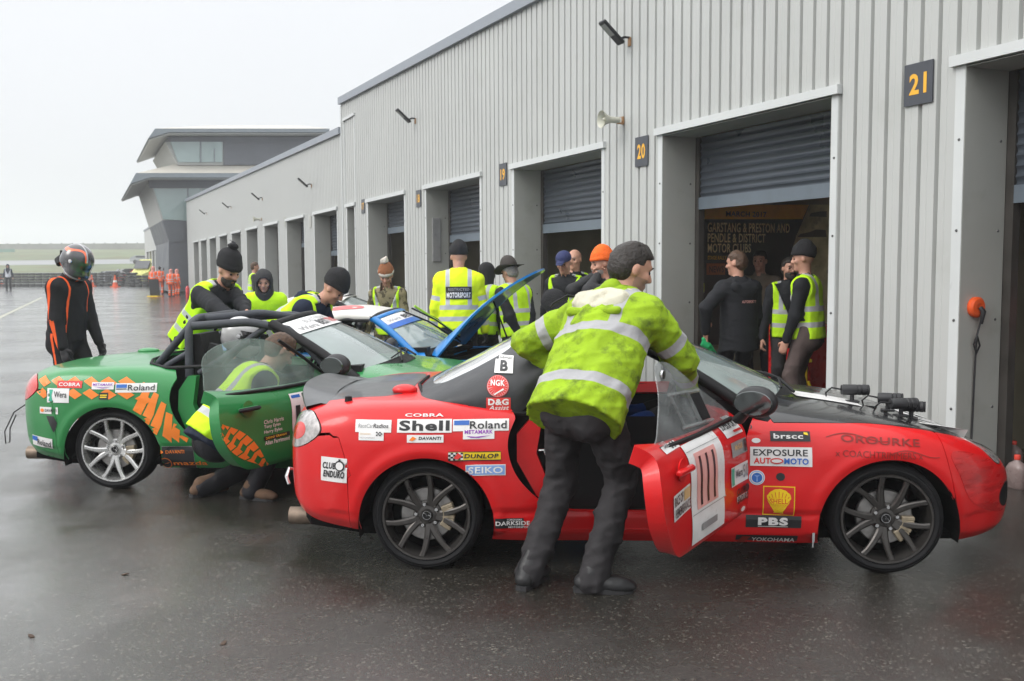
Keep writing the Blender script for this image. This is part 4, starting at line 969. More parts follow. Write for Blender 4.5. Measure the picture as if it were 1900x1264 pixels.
        for it in items:
            lv = min(.0068, lv+(.0017 if prev is not None and it[:2] != prev else 0)); prev = it[:2]
            if it[0] == 'r':
                _, m, x0, y0, ww, hh = it; nu = max(1, int(ww*w/seg)); nv = max(1, int(hh*h/seg)); pts = [(x0+ww*i/nu, y0+hh*j/nv) for i in range(nu+1) for j in range(nv+1)]; k = nv+1
                addpoly(pts, [[i*k+j, (i+1)*k+j, (i+1)*k+j+1, i*k+j+1] for i in range(nu) for j in range(nv)], m, lv)
            elif it[0] == 't':
                _, tx, m, x0, y0, ww, hh = it[:7]; bold = it[7] if len(it) > 7 else .02; shr = it[8] if len(it) > 8 else 0
                vs, fs, asp = text_geo(tx, bold, shr); vs, fs = ([(v[0]/asp, v[1]) for v in vs], fs) if hh*h < .035 else fine_geo([(v[0]/asp, v[1]) for v in vs], fs, ww*w, hh*h, .03); addpoly([(x0+v[0]*ww, y0+v[1]*hh) for v in vs], fs, m, lv)
            elif it[0] == 'p': q_, f_ = fine_geo(it[2], [list(range(len(it[2])))], w, h, .04); addpoly(q_, f_, it[1], lv)
            elif it[0] == 'c':
                _, m, x0, y0, rx_, ry_ = it; n = 28; pts = [(x0+rx_*math.cos(2*PI*k/n), y0+ry_*math.sin(2*PI*k/n)) for k in range(n)]+[(x0, y0)]; addpoly(pts, [[k, (k+1) % n, n] for k in range(n)], m, lv)
            elif it[0] == 'chk':    # small chequer
                _, m, x0, y0, ww, hh, nx_, ny_ = it
                for i in range(nx_):
                    for j in range(ny_):
                        if (i+j) % 2 == 0:
                            a, b = x0+ww*i/nx_, y0+hh*j/ny_; addpoly([(a, b), (a+ww/nx_, b), (a+ww/nx_, b+hh/ny_), (a, b+hh/ny_)], [[0, 1, 2, 3]], m, lv)
        if not Fs: return None
        me = bpy.data.meshes.new(name); me.from_pydata(P, [], Fs); 
        for m in DM: me.materials.append(m)
        me.polygons.foreach_set('material_index', Ms)
        import bmesh
        bm = bmesh.new(); bm.from_mesh(me); d_ = Vector((0, sg, 0)) if axis == 'side' else Vector((0, 0, 1)); bm.normal_update()
        bmesh.ops.reverse_faces(bm, faces=[f_ for f_ in bm.faces if f_.normal.dot(d_) < 0]); loose = [v for v in bm.verts if not v.link_faces]; bmesh.ops.delete(bm, geom=loose, context='VERTS'); bm.to_mesh(me); bm.free()
        o = bpy.data.objects.new(name, me); C.objects.link(o); o.parent = parent or panels[0]
        if label: o['label'] = label
        return o
    def hinge(s, objs, piv, ang, axis='Z'):
        """swing panels (their meshes and children) about a hinge"""
        M_ = Matrix.Translation(Vector(piv)) @ Matrix.Rotation(ang, 4, axis) @ Matrix.Translation(-Vector(piv))
        for o in objs: o.matrix_local = M_ @ o.matrix_local
    def place(s, rear_px, front_px=None, heading=None, sgn=-1):
        a = Vector(G(*rear_px))
        if front_px: b = Vector(G(*front_px)); heading = math.atan2(b.y-a.y, b.x-a.x); mid = (a+b)/2
        else: mid = a+Vector((math.cos(heading), math.sin(heading)))*1.165
        off = Vector((-math.sin(heading), math.cos(heading)))*.80
        s.R.location = (mid.x+off.x, mid.y+off.y, 0); s.R.rotation_euler = (0, 0, heading)
def rail_glass(car, sg, pts, m, parent, y0=.735, y1=.60, name='side_window', thick=.006):
    """side glass: polygon in (x,z) leaning inward with height"""
    mb = MB(); yy = lambda z: (y0+(y1-y0)*(z-.78)/.38)*sg
    P = smoothpoly(pts, 5) if len(pts) > 4 else pts; n = len(P)
    vs = [(a, yy(b), b) for a, b in P]+[(a, yy(b)-sg*thick, b) for a, b in P]; mb.add(vs, [list(range(n)), list(range(2*n-1, n-1, -1))]+[[i, (i+1) % n, n+(i+1) % n, n+i] for i in range(n)]); return mb.build(name, m, parent)
def roof_surface(rows, name, m, parent, holes=None, thick=.012, p=.62, smooth=80, attr=None, lift=0, keep=None):
    """fabric or hard top. rows: (xc, zc, xs, ys, zs) centre line and side foot of each hoop, front to back"""
    R_ = np.array(rows, float); nu = 60; nv = 60; t = np.linspace(0, 1, nu); tk = np.linspace(0, 1, len(rows))
    D = [crv(t, list(zip(tk, R_[:, j]))) for j in range(5)]
    th = np.linspace(-PI/2, PI/2, nv+1); P = np.zeros((nu, nv+1, 3))
    sn = np.sin(th); cs = np.cos(th); shp = np.clip(cs, 0, 1)**p
    for i in range(nu):
        xc, zc, xs, ys, zs = [d[i] for d in D]; P[i, :, 0] = xs+(xc-xs)*shp; P[i, :, 1] = ys*np.sign(sn)*np.abs(sn)**1.0; P[i, :, 2] = zs+(zc-zs)*shp
    x, y, z = P[..., 0], P[..., 1], P[..., 2]; keepf = np.ones(x.shape) if holes is None else holes(x, y, z)
    S2 = object.__new__(Shell); S2.V = P.reshape(-1, 3); S2.n = P.shape[:2]; du = np.gradient(P, axis=0); dv = np.gradient(P, axis=1); n = np.cross(du, dv); n /= np.linalg.norm(n, axis=-1, keepdims=True)+1e-9
    if n[nu//3, nv//2, 2] < 0: n = -n
    S2.NV = n.reshape(-1, 3); a, b = S2.n; ii = np.arange(a*b).reshape(a, b); S2.Q = np.stack([ii[:-1, :-1].ravel(), ii[1:, :-1].ravel(), ii[1:, 1:].ravel(), ii[:-1, 1:].ravel()], 1)
    fn = np.cross(S2.V[S2.Q[:, 1]]-S2.V[S2.Q[:, 0]], S2.V[S2.Q[:, 3]]-S2.V[S2.Q[:, 0]])
    if (fn*S2.NV[S2.Q[:, 0]]).sum() < 0: S2.Q = S2.Q[:, ::-1]
    S2.cache = {}
    return S2.panel(name, keepf.ravel(), m, parent, thick=thick, lift=lift)
# ---------------------------------------------------------------- red car
M_RED = mat('racing_red_paint', (.60, .008, .010), r=.32, var=.05, vs=1.2, coat=.45, spec=.3, col2=(.48, .008, .009), c2=(.62, .85))
M_BOOT = mat('matt_black_boot', (.045, .047, .05), r=.38, var=.2, vs=4, coat=.3)
RC = Car('racing_car', 'red roadster with black hood and bonnet, open driver door and number 111', M_RED, bonnet_m=M_CFRP, boot_m=M_BOOT, wheel='g', front_steer=rad(-3))
RC.place((789, 1056), (1647, 1064))
R = RC.R; DL = RC.doors[-1]; BP = [RC.body, RC.bump[0], RC.bump[1]]
# fabric roof with frosted rear window
rows = [(.00, 1.215, -.12, .56, 1.16), (-.25, 1.245, -.25, .60, 1.13), (-.50, 1.225, -.50, .66, .96), (-.75, 1.15, -.72, .735, .80), (-1.0, 1.025, -.88, .748, .818), (-1.27, .885, -1.06, .725, .838)]
def win(x, y, z):
    ay = np.abs(y); return np.where(ay > .40, -polysd(x, z, smoothpoly([(.30, .70), (-.10, 1.105), (-.30, 1.125), (-.46, 1.08), (-.56, .98), (-.625, .86), (-.64, .70)], 5)), .5)
def rwin(x, y, z): return np.minimum(polysd(np.abs(y), x, smoothpoly([(0, -.72), (.30, -.73), (.42, -.77), (.47, -.86), (.50, -1.02), (.48, -1.12), (.3, -1.19), (-.2, -1.20), (-.4, -.9), (-.2, -.72)], 4)), 9)
roof_surface(rows, 'fabric_hood', M_CLOTHTOP, R, holes=lambda x, y, z: np.minimum(win(x, y, z), -rwin(x, y, z)))
M_FROST = mat('misted_plastic_window', (.62, .64, .65), r=.12, var=.15, vs=3, coat=1)
hood = [o for o in R.children if o.name.startswith('fabric_hood')][0]
roof_surface(rows, 'rear_window', M_FROST, hood, holes=rwin, thick=.004, lift=-.004)
mb = MB()
for u, v in ((-.60, 1.135), (-.72, 1.075), (-.84, .995), (-.93, .93)): mb.lathe([(.007, 0), (.006, .004), (0, .005)], (u, -.50-.02*(1.2-v)*4, v+.005), n=8)
# hood-edge piping and side seal
mb = MB(); mb.tube([(.02, -.57, 1.12), (-.2, -.60, 1.125), (-.38, -.61, 1.105), (-.50, -.64, 1.03), (-.58, -.68, .93), (-.62, -.715, .82)], .012, 6); mb.build('window_seal', M_INT, hood, smooth=60)
mb = MB(); mb.tube([(-.62, -.745, .80), (-.80, -.75, .815), (-.95, -.74, .838), (-1.10, -.68, .852), (-1.22, -.50, .872), (-1.28, -.2, .890), (-1.28, .2, .890)], .010, 6); mb.build('hood_base_seal', M_INT, hood, smooth=60)
# boot spoiler lip, aerial stub, roll-hoop bulge
mb = MB(); vs = []; n = 24
for i in range(n+1):
    y_ = -.60+1.2*i/n; q = (abs(y_)/.60)**3; xx = -1.885+.10*q; zz = .805-.04*q
    vs += [(xx+.14, y_, zz+.055+.0*q), (xx+.03, y_, zz+.072), (xx-.045, y_, zz+.085*(1-q*.6)+.02), (xx-.05, y_, zz+.07*(1-q*.6)+.015), (xx-.0, y_, zz-.03)]
fs = [[i*5+j, (i+1)*5+j, (i+1)*5+j+1, i*5+j+1] for i in range(n) for j in range(4)]; mb.add(vs, fs); mb.build('boot_spoiler', M_BOOT, RC.boot, smooth=60)
mb = MB(); mb.ell((-1.33, -.42, .885), (.07, .055, .032)); mb.build('rollover_cover', M_RED, R, smooth=60)
mb = MB(); mb.lathe([(.022, 0), (.018, .03), (0, .034)], (-1.60, -.62, .845), n=12); mb.build('aerial_base', M_INT, R)
# perspex side window fixed to the door, with sliding hatch
rg = rail_glass(RC, -1, [(.42, .80), (.12, .98), (-.10, 1.10), (-.22, 1.125), (-.30, 1.10), (-.36, .98), (-.50, .84), (-.55, .79), (-.1, .785)], M_PERS, DL, name='perspex_window')
mb = MB()
def yw(z): return -(.735-.135*(z-.78)/.38)-.009
def bar(a, b, r=.007): mb.tube([(a[0], yw(a[1]), a[1]), (b[0], yw(b[1]), b[1])], r, 4)
bar((-.27, .985), (.10, .965), .009); bar((-.22, .835), (.16, .82), .009); bar((-.25, .98), (-.20, .84)); bar((-.05, .975), (-.0, .83), .009)
mb.build('hatch_rail', M_PERS, rg)
mb = MB(); mb.add([(-.03, yw(.96)-.002, .962), (.10, yw(.96)-.002, .957), (.135, yw(.83)-.002, .832), (.02, yw(.83)-.002, .838)], [[0, 1, 2, 3]]); mb.build('hatch_opening', M_INT, rg)
mb = MB(); mb.lathe([(0, 0), (.02, 0), (.022, .008), (.012, .016), (0, .016)], (-.27, yw(1.08)-.012, 1.075), axis='Y', n=16); mb.build('window_fixing', M_CHR, rg)
mb = MB(); mb.tube([(.42, -.735, .79), (-.1, -.745, .785), (-.56, -.742, .79)], .013, 6); mb.build('window_seal', M_INT, DL, smooth=60)
# door shut face: inner card, latch, seal
mb = MB(); mb.prism([(-.64, .77), (-.66, .62), (-.62, .50), (-.50, .36), (.38, .35), (.40, .77)], lambda u, v, w_: Vector((u, w_, v)), -.74, -.72); mb.build('door_card', M_INT, DL)
mb = MB(); mb.box((-.712, -.775, .60), (.012, .045, .05), bev=.003); mb.box((-.705, -.775, .70), (.008, .03, .10)); mb.build('door_latch', M_CHR, DL)
RC.hinge([DL], (.455, -.80, 0), rad(62))
# sill and B-post seen through the doorway
mb = MB(); mb.box((-.12, -.735, .255), (1.20, .13, .10), bev=.012); o = mb.build('door_sill', M_RED, R, smooth=30)
mb = MB(); mb.box((-.12, -.745, .311), (1.12, .06, .008)); mb.build('sill_plate', M_CHR, o)
mb = MB(); mb.prism([(-.63, .78), (-.70, .70), (-.70, .56), (-.60, .38), (-.50, .30), (-.44, .30), (-.54, .45), (-.60, .60), (-.57, .78)], lambda u, v, w_: Vector((u, w_, v)), -.765, -.70); o = mb.build('door_post', M_RED, R)
mb = MB(); mb.tube([(-.585, -.775, .62), (-.56, -.79, .625), (-.55, -.79, .60)], .007, 6); mb.build('striker', M_CHR, o)
# bonnet clutter: three camera-like lamps with cables, headlamp, fog recess, tow straps
def pod(nm, c, L_, rz, lab=None):
    h_ = RC.bvh(RC.bonnet).ray_cast(Vector((c[0]+.05, c[1], 3)), Vector((0, 0, -1))); c = (c[0], c[1], h_[0].z+c[2])
    M_ = Matrix.Rotation(rz, 3, 'Z'); root = empty(nm); root.parent = R; root.location = c; root.rotation_euler = (0, 0, rz)
    mb = MB(); mb.lathe([(0, 0), (.026, 0), (.03, .01), (.03, L_*.55), (.026, L_*.57), (.03, L_*.6), (.03, L_*.7), (.026, L_*.72), (.030, L_*.75), (.030, L_*.9), (.026, L_*.92), (.030, L_*.95), (.028, L_), (.0, L_-.01)], axis='X', n=20); mb.build('lamp_barrel', M_BLK, root, smooth=40)
    mb = MB(); mb.tube([(L_*.4, 0, -.02), (L_*.4, .0, -.06)], .012, 8); mb.box((L_*.4, 0, -.065), (.07, .06, .012), bev=.003); mb.build('lamp_foot', M_BLK, root)
    mb = MB(); mb.tube([(0.01, 0, .0), (-.05, .01, .01), (-.08, .02, -.02), (-.07, .05, -.055), (.0, .06, -.06)], .005, 6); mb.build('cable', M_INT, root, smooth=60)
pod('spotlight', (1.10, -.20, .07), .15, rad(-3)); pod('spotlight', (1.27, -.30, .075), .13, rad(-14)); pod('spotlight', (1.30, -.42, .07), .15, rad(10)); pod('spotlight', (1.38, -.36, .068), .12, rad(-20))
mb = MB(); mb.box((.795, -.80, .19), (.012, .06, .05)); mb.tube([(.80, -.80, .17), (.80, -.80, .13)], .005, 6); mb.build('mud_flap_bracket', M_CHR, R)
mb = MB(); mb.tube([(-1.95, -.36, .42), (-1.99, -.40, .44), (-2.0, -.42, .40), (-1.98, -.44, .36)], .010, 6); mb.build('tow_eye', M_CHR, R, smooth=50)
# dark mesh of scratches on the nose, tape patch
# ---- decals: positions measured on the photograph, given in car metres
D = lambda *a, **k: RC.decal(BP, *a, **k)
def rx(px): return XR+(px-789)/368.0
def px2(px, py):   # photo pixel on the flank -> car (x, z)
    t = (px-789)/858.0; s_ = 352+22*t; x_ = XR+t*2.33*(352+.0*t)/352; x_ = XR+2.33*t*1.0; return x_, (1056+8*t-py)/(s_*1.005)
def sk(px0, py0, px1, py1, items, panels=None, **k):
    x0, z0 = px2(px0, py1); x1, z1 = px2(px1, py0); rot = k.pop('rot', 0)
    return RC.decal(panels or BP, (x0+x1)/2, (z0+z1)/2, x1-x0, z1-z0, items, rot=rot, **k)
fr = ('r', W_, 0, 0, 1, 1)
sk(738, 777, 840, 801, [fr, ('t', 'Shell', K_, .04, .14, .92, .76, .035)], label='white sticker reading Shell')
sk(842, 777, 946, 798, [fr, ('r', B_, .02, .52, .27, .38), ('t', 'Roland', K_, .30, .18, .66, .64, .012)])
sk(861, 793, 919, 812, [('r', W_, 0, 0, 1, 1), ('t', 'METAMARK', P_, .05, .5, .9, .36, .02), ('p', P_, [(.1, .3), (.4, .22), (.9, .34), (.5, .12), (.25, .14)])])
sk(752, 768, 824, 774, [('t', 'COBRA', W_, 0, 0, 1, 1, .02)])
sk(658, 780, 727, 802, [fr, ('t', 'RaceCar', GY_, .08, .35, .42, .34, 0, .2), ('t', 'Radios', K_, .50, .35, .42, .34, .01, .2)])
sk(665, 798, 713, 816, [fr, ('t', 'Jonathan', TN_, .06, .5, .42, .25, .0), ('chk', K_, .70, .45, .25, .4, 4, 3), ('t', 'MOTORSPORT', GY_, .06, .2, .6, .12, 0)])
sk(757, 804, 825, 818, [fr, ('t', 'DAVANTI', K_, .32, .35, .62, .42, .03, .15), ('p', O_, [(.06, .3), (.16, .2), (.26, .55), (.16, .8)])])
sk(834, 833, 931, 850, [('r', Y_, 0, 0, 1, 1), ('r', K_, .0, .0, 1, .08), ('r', K_, 0, .92, 1, .08), ('r', W_, .0, .12, .28, .76), ('chk', K_, .0, .12, .28, .76, 6, 4), ('p', R_, [(.10, .3), (.18, .15), (.26, .5), (.18, .85)]), ('t', 'DUNLOP', K_, .30, .24, .66, .50, .035, .15)])
sk(866, 857, 940, 877, [('r', W_, 0, 0, 1, 1), ('r', LB_, .02, .08, .96, .84), ('t', 'SEIKO', W_, .07, .2, .86, .6, .015)])
sk(589, 849, 642, 893, [fr, ('t', 'CLUB', K_, .07, .52, .50, .27, .04, .2), ('t', 'ENDURO', K_, .10, .18, .82, .28, .04, .2), ('c', K_, .74, .68, .19, .22), ('c', W_, .74, .68, .14, .16), ('p', K_, [(.74, .68), (.88, .76), (.82, .84), (.74, .84)]), ('r', K_, .70, .90, .08, .06)], rot=rad(-2))
sk(920, 958, 973, 977, [('r', K_, .0, 0, 1, 1), ('t', 'DARKSIDE', W_, .02, .30, 1.2, .42, .02), ('t', 'YOKOHAMA', W_, .40, .78, .55, .18, .01), ('t', 'MOTORSPORT', W_, .45, .05, .8, .18, .01)])
# C-pillar stickers on the hood
HP = [hood]
sk(916, 671, 952, 700, [fr, ('t', 'Clubman', K_, .08, .80, .84, .13, .005), ('t', 'B', K_, .30, .10, .42, .60, .035)], panels=HP, lift=.006)
sk(903, 703, 945, 741, [('c', R_, .5, .5, .5, .5), ('c', W_, .5, .5, .47, .47), ('c', R_, .5, .5, .455, .455)]+[('p', W_, [(.5+.22*math.cos(a), .5+.22*math.sin(a)), (.5+.44*math.cos(a-.012), .5+.44*math.sin(a-.012)), (.5+.44*math.cos(a+.012), .5+.44*math.sin(a+.012))]) for a in [2*PI*k/24 for k in range(24)]]+[('t', 'NGK', W_, .18, .50, .64, .26, .03), ('p', W_, [(.3, .12), (.36, .10), (.78, .34), (.74, .40)])], panels=HP, lift=.006)
sk(902, 741, 948, 766, [('r', R_, 0, 0, 1, 1), ('t', 'D&G', W_, .08, .46, .84, .46, .04), ('t', 'Assist', W_, .10, .10, .84, .34, .015, .3)], panels=HP, lift=.006)
# front wing
sk(1373, 779, 1402, 792, [fr, ('t', '750', K_, .12, .08, .76, .55, .03), ('chk', K_, .3, .68, .4, .28, 5, 2)], lift=.003)
sk(1430, 793, 1502, 811, [('r', K_, 0, 0, 1, 1), ('t', 'brscc', W_, .08, .25, .74, .52, .025), ('p', Y_, [(.84, .7), (.95, .6), (.93, .85), (.84, .88)])])
sk(1393, 821, 1504, 857, [fr, ('t', 'EXPOSURE', K_, .05, .54, .88, .34, .015), ('t', 'AUT', R_, .06, .12, .27, .32, .03), ('c', R_, .43, .28, .105, .155), ('c', W_, .43, .28, .085, .09), ('t', 'MOTO', B_, .55, .12, .39, .32, .03)])
sk(1391, 865, 1420, 893, [('c', W_, .5, .5, .5, .5), ('c', LB_, .5, .5, .45, .45), ('c', W_, .5, .5, .40, .40), ('c', B_, .5, .5, .33, .33), ('p', LB_, [(.45, .25), (.55, .25), (.53, .55), (.7, .7), (.5, .65), (.3, .7), (.47, .55)])])
sk(1440, 869, 1456, 884, [('c', K_, .5, .5, .5, .5)])
shell = [(.5+.41*math.cos(a)*(1+.035*abs(math.sin(a*7.5)))*(.62+.38*min(1, max(0, math.sin(a)+.55))), .50+.40*math.sin(a)*(1+.035*abs(math.sin(a*7.5)))) for a in [PI*(-.22+1.44*k/50) for k in range(51)]]+[(.36, .16), (.34, .07), (.66, .07), (.64, .16)]
sk(1417, 894, 1474, 950, [('r', Y_, 0, 0, 1, 1), ('r', R_, .03, .03, .94, .94), ('p', Y_, shell)]+[('p', R_, [(.5+.05*math.cos(a), .16), (.5+.37*math.cos(a-.03), .50+.32*math.sin(a-.03)), (.5+.37*math.cos(a+.03), .50+.32*math.sin(a+.03))]) for a in [PI*(.06+.88*k/8) for k in range(9)]]+[('r', Y_, .22, .40, .56, .21), ('t', 'SHELL', R_, .22, .42, .56, .17, .01)])
sk(1387, 951, 1488, 974, [('r', K_, 0, 0, 1, 1), ('t', 'PBS', W_, .22, .20, .54, .62, .05), ('r', W_, .22, .10, .54, .04)])
sk(1371, 990, 1484, 1008, [('r', K_, 0, 0, 1, 1), ('t', 'YOKOHAMA', W_, .26, .26, .70, .48, .012), ('p', DR_, [(.02, .1), (.14, .1), (.24, .9), (.10, .9)])])
sk(1556, 795, 1722, 818, [('t', 'OROURKE', DR_, .0, .15, .86, .62, .015)], rot=rad(-4))
sk(1545, 825, 1702, 838, [('t', 'x COACHTRIMMERS x', DR_, 0, 0, 1, 1, .0)], rot=rad(-2))
mbz = []
for s0, s1, yy_ in ((1530, 1640, 802), (1640, 1735, 832)):
    n = 14; up = [((k/n), .5+.42*math.sin(k/n*PI*1.6)) for k in range(n+1)]; items = []
    for k in range(n): a, b = up[k], up[k+1]; items.append(('p', DR_, [(a[0], a[1]), (b[0], b[1]), (b[0], b[1]+.09), (a[0], a[1]+.09)]))
    sk(s0, yy_-9, s1, yy_+9, items)
sk(1396, 806, 1412, 815, [('c', W_, .5, .5, .5, .5)])
# door stickers (placed on the closed door, carried by it as it swings)
def dk(x0, z0, x1, z1, items, **k): return RC.decal([DL], (x0+x1)/2, (z0+z1)/2, x1-x0, z1-z0, items, parent=DL, **k)
dk(-.36, .345, .09, .775, [('r', W_, .0, .0, .96, .36), ('r', W_, .0, .30, 1, .70), ('r', PK_, .16, .33, .62, .57), ('t', '111', K_, .26, .36, .44, .50, .03), ('r', GY_, .25, .10, .45, .07), ('r', GY_, 0, .30, 1, .008), ('r', GY_, 0, .93, 1, .006)], label='large white race number panel reading 111', rot=rad(0))
dk(-.60, .51, -.375, .62, [fr, ('t', 'RACE OF', K_, .05, .54, .50, .38, .02), ('r', TN_, .60, .5, .36, .44), ('t', 'REMEMBRANCE', K_, .05, .10, .9, .36, .02)], rot=rad(3))
dk(-.56, .775, -.36, .822, [fr, ('chk', K_, .55, .1, .35, .8, 4, 4), ('t', 'CABER', GY_, .05, .3, .45, .4, 0)])
dk(.19, .725, .43, .80, [fr, ('t', 'SUPERSPORT', K_, .04, .42, .92, .42, .02, .1), ('r', R_, .5, .15, .45, .12)])
dk(.21, .63, .43, .70, [('r', GY_, 0, 0, 1, 1), ('t', 'McGill', TN_, .2, .4, .5, .4, .03), ('r', K_, .80, .1, .16, .8)])
dk(.19, .49, .43, .585, [fr, ('r', G_, .02, .06, .16, .88), ('t', 'Wera', K_, .24, .35, .42, .42, .02), ('t', '50', GY_, .68, .2, .3, .7, .02)])
dk(.24, .375, .43, .475, [('r', W_, .1, .3, .8, .25), ('t', 'CLUB', K_, .1, .58, .6, .36, .04, .2), ('t', 'ENDURO', K_, .1, .2, .84, .36, .04, .2), ('c', K_, .82, .78, .16, .2)])
dk(.30, .335, .40, .375, [('c', R_, .5, .5, .5, .5), ('c', W_, .5, .5, .3, .3)])
# bonnet lettering and white roundel panel
RC.decal([RC.bonnet], 1.0, -.22, .36, .22, [('r', W_, 0, 0, 1, 1)], axis='top', parent=RC.bonnet)
RC.decal([RC.bonnet], 1.52, -.05, .16, .80, [('t', 'AUTO', W_, 0, 0, 1, 1, .03)], axis='top', parent=RC.bonnet) if False else None
def top_text(s, x0, x1, y0, y1, m):   # reads from the front: letters stand across the bonnet
    vs, fs, asp = text_geo(s, .04, 0); t = RC.bvh(RC.bonnet); P = []
    for v in vs:
        X = x0+(x1-x0)*(1-v[1]); Y = y0+(y1-y0)*(v[0]/asp); h_ = t.ray_cast(Vector((X, Y, 3)), Vector((0, 0, -1))); P.append(tuple(h_[0]+Vector((0, 0, .004))) if h_[0] else (X, Y, .7))
    o = MB().add(P, fs).build('bonnet_lettering', m, RC.bonnet, recalc=False)
top_text('AUTO', 1.42, 1.64, -.60, .12, M_W)
M_TAPE = mat('crumpled_red_tape', (.50, .010, .012), r=.28, var=.25, vs=5, bump=1.0, bs=5, coat=.5, stretch=(1.2, 1.2, 4.5))
tp_ = polysd(SH.xyz[0], SH.xyz[2], smoothpoly([(1.47, .62), (1.62, .60), (1.80, .52), (1.94, .44), (1.99, .30), (1.80, .28), (1.60, .36), (1.52, .50)], 4))
SH.panel('tape_patch', np.minimum.reduce([np.where(SH.xyz[1] < -.2, tp_, -9), SH.bumpF-.01, -SH.lampF-.01, -SH.bonnet-.012]), M_TAPE, RC.bump[1], thick=.002, lift=.0025)
# ---------------------------------------------------------------- green car with padded cage
M_GRN = mat('green_paint', (.022, .21, .055), r=.32, var=.06, vs=1.5, coat=.5, spec=.35)
GC = Car('racing_car', 'green roadster with orange chequers, no roof and a padded roll cage', M_GRN, wheel='s', red_lamp=True)
GC.place((215, 907), None, heading=rad(-3)); R = GC.R; GP = [GC.body, GC.bump[0], GC.bump[1]]; GD = GC.doors[-1]
def gx(px, py): return -1.165+(px-215)/272.0, (907-py)/272.0
def gk(px0, py0, px1, py1, items, panels=None, **k):
    x0, z0 = gx(px0, py1); x1, z1 = gx(px1, py0); return GC.decal(panels or GP, (x0+x1)/2, (z0+z1)/2, x1-x0, z1-z0, items, **k)
# orange chequer band: squares follow a sweeping centre line and turn into broken tread bars
def band(line, wid, nt_, rows_, panels, par, parity=0, bars=None, name='chequer_band', shift=0):
    L_ = np.array(line); tk = np.linspace(0, 1, len(L_)); t = np.linspace(0, 1, nt_+1)
    cx = crv(t, list(zip(tk, L_[:, 0]))); cz = crv(t, list(zip(tk, L_[:, 1]))); ww = crv(t, list(zip(tk, wid))); dx = np.gradient(cx); dz = np.gradient(cz); l_ = np.hypot(dx, dz); nx_, nz_ = -dz/l_, dx/l_
    x0, x1, z0, z1 = cx.min()-.2, cx.max()+.2, cz.min()-.2, cz.max()+.2; items = []
    def P(i, v): i0 = int(min(max(i, 0), nt_)); return ((cx[i0]+nx_[i0]*ww[i0]*v-x0)/(x1-x0), (cz[i0]+nz_[i0]*ww[i0]*v-z0)/(z1-z0))
    for i in range(nt_):
        if bars and i >= bars:
            if (i-bars) % 3 == 2: continue
            if (i-bars) % 3 == 0:
                for a, b in ((-.5, -.02), (.02, .5)): items.append(('p', O_, [P(i, a), P(i+1, a), P(i+2, b), P(i, b)]))
            continue
        for j in range(rows_):
            if (i+j+parity) % 2 == 0:
                a = -.5+j/rows_; b = a+1/rows_; e = .012; items.append(('p', O_, [P(i, a+e), P(i+1, a+e), P(i+1, b-e), P(i, b-e)]))
    return GC.decal(panels, (x0+x1)/2, (z0+z1)/2, x1-x0, z1-z0, items, parent=par, name=name, lift=.0015)
def diamonds():
    # rear-quarter lozenges
    x0, x1, z0, z1 = -1.75, -.6, .3, .95; items = []
    def u(x, z): return ((x-x0)/(x1-x0), (z-z0)/(z1-z0))
    a = .062
    for r_ in range(-7, 8):
        for q in range(-2, 24):
            sx_ = -1.66+q*.062*1.0; cz_ = .765+r_*.040-(max(0, sx_+1.05)**1.6)*.95; 
            if q % 2 or r_ % 2: continue
            lim_lo = .615+.09*math.exp(-((sx_+1.5)/.16)**2)*0-(max(0, sx_+.98)**1.3)*1.0+(sx_ < -1.35)*.05; 
            if cz_ < lim_lo or cz_ > .812-(max(0, sx_+.98)**1.4)*.9 or sx_ > -.86: continue
            if math.hypot(sx_+1.165, cz_-.25) < .40: continue
            k = 1.0; sl_ = -.5*max(0, sx_+1.05)
            items.append(('p', O_, [u(sx_-.060, cz_+.006), u(sx_+.008, cz_-.037), u(sx_+.060, cz_-.006), u(sx_-.008, cz_+.037)]))
    # broken tread bars running down to the sill
    for k in range(6):
        bx = -.90+k*.052; top = .735-.055*k-.012*k*k*.3; bot = .50-.075*k if k < 4 else .22; 
        bot = max(bot, .34); w_ = .034
        tilt = -.10
        mid = (top+bot)/2
        if k < 3: items.append(('p', O_, [u(bx+w_, top), u(bx, top+.02), u(bx-.02+tilt*.4, mid+.02), u(bx-.03+tilt*.9, bot+.01), u(bx+.02+tilt*.9, bot-.03), u(bx+w_+tilt*.35, mid-.01)]))
        else: items.append(('p', O_, [u(bx+w_-.01, top), u(bx-.02, top+.02), u(bx-.05, bot+.05), u(bx+.01, bot)]))
    return GC.decal(GP, (x0+x1)/2, (z0+z1)/2, x1-x0, z1-z0, items, parent=GC.body, name='chequer_band', lift=.0035)
diamonds()
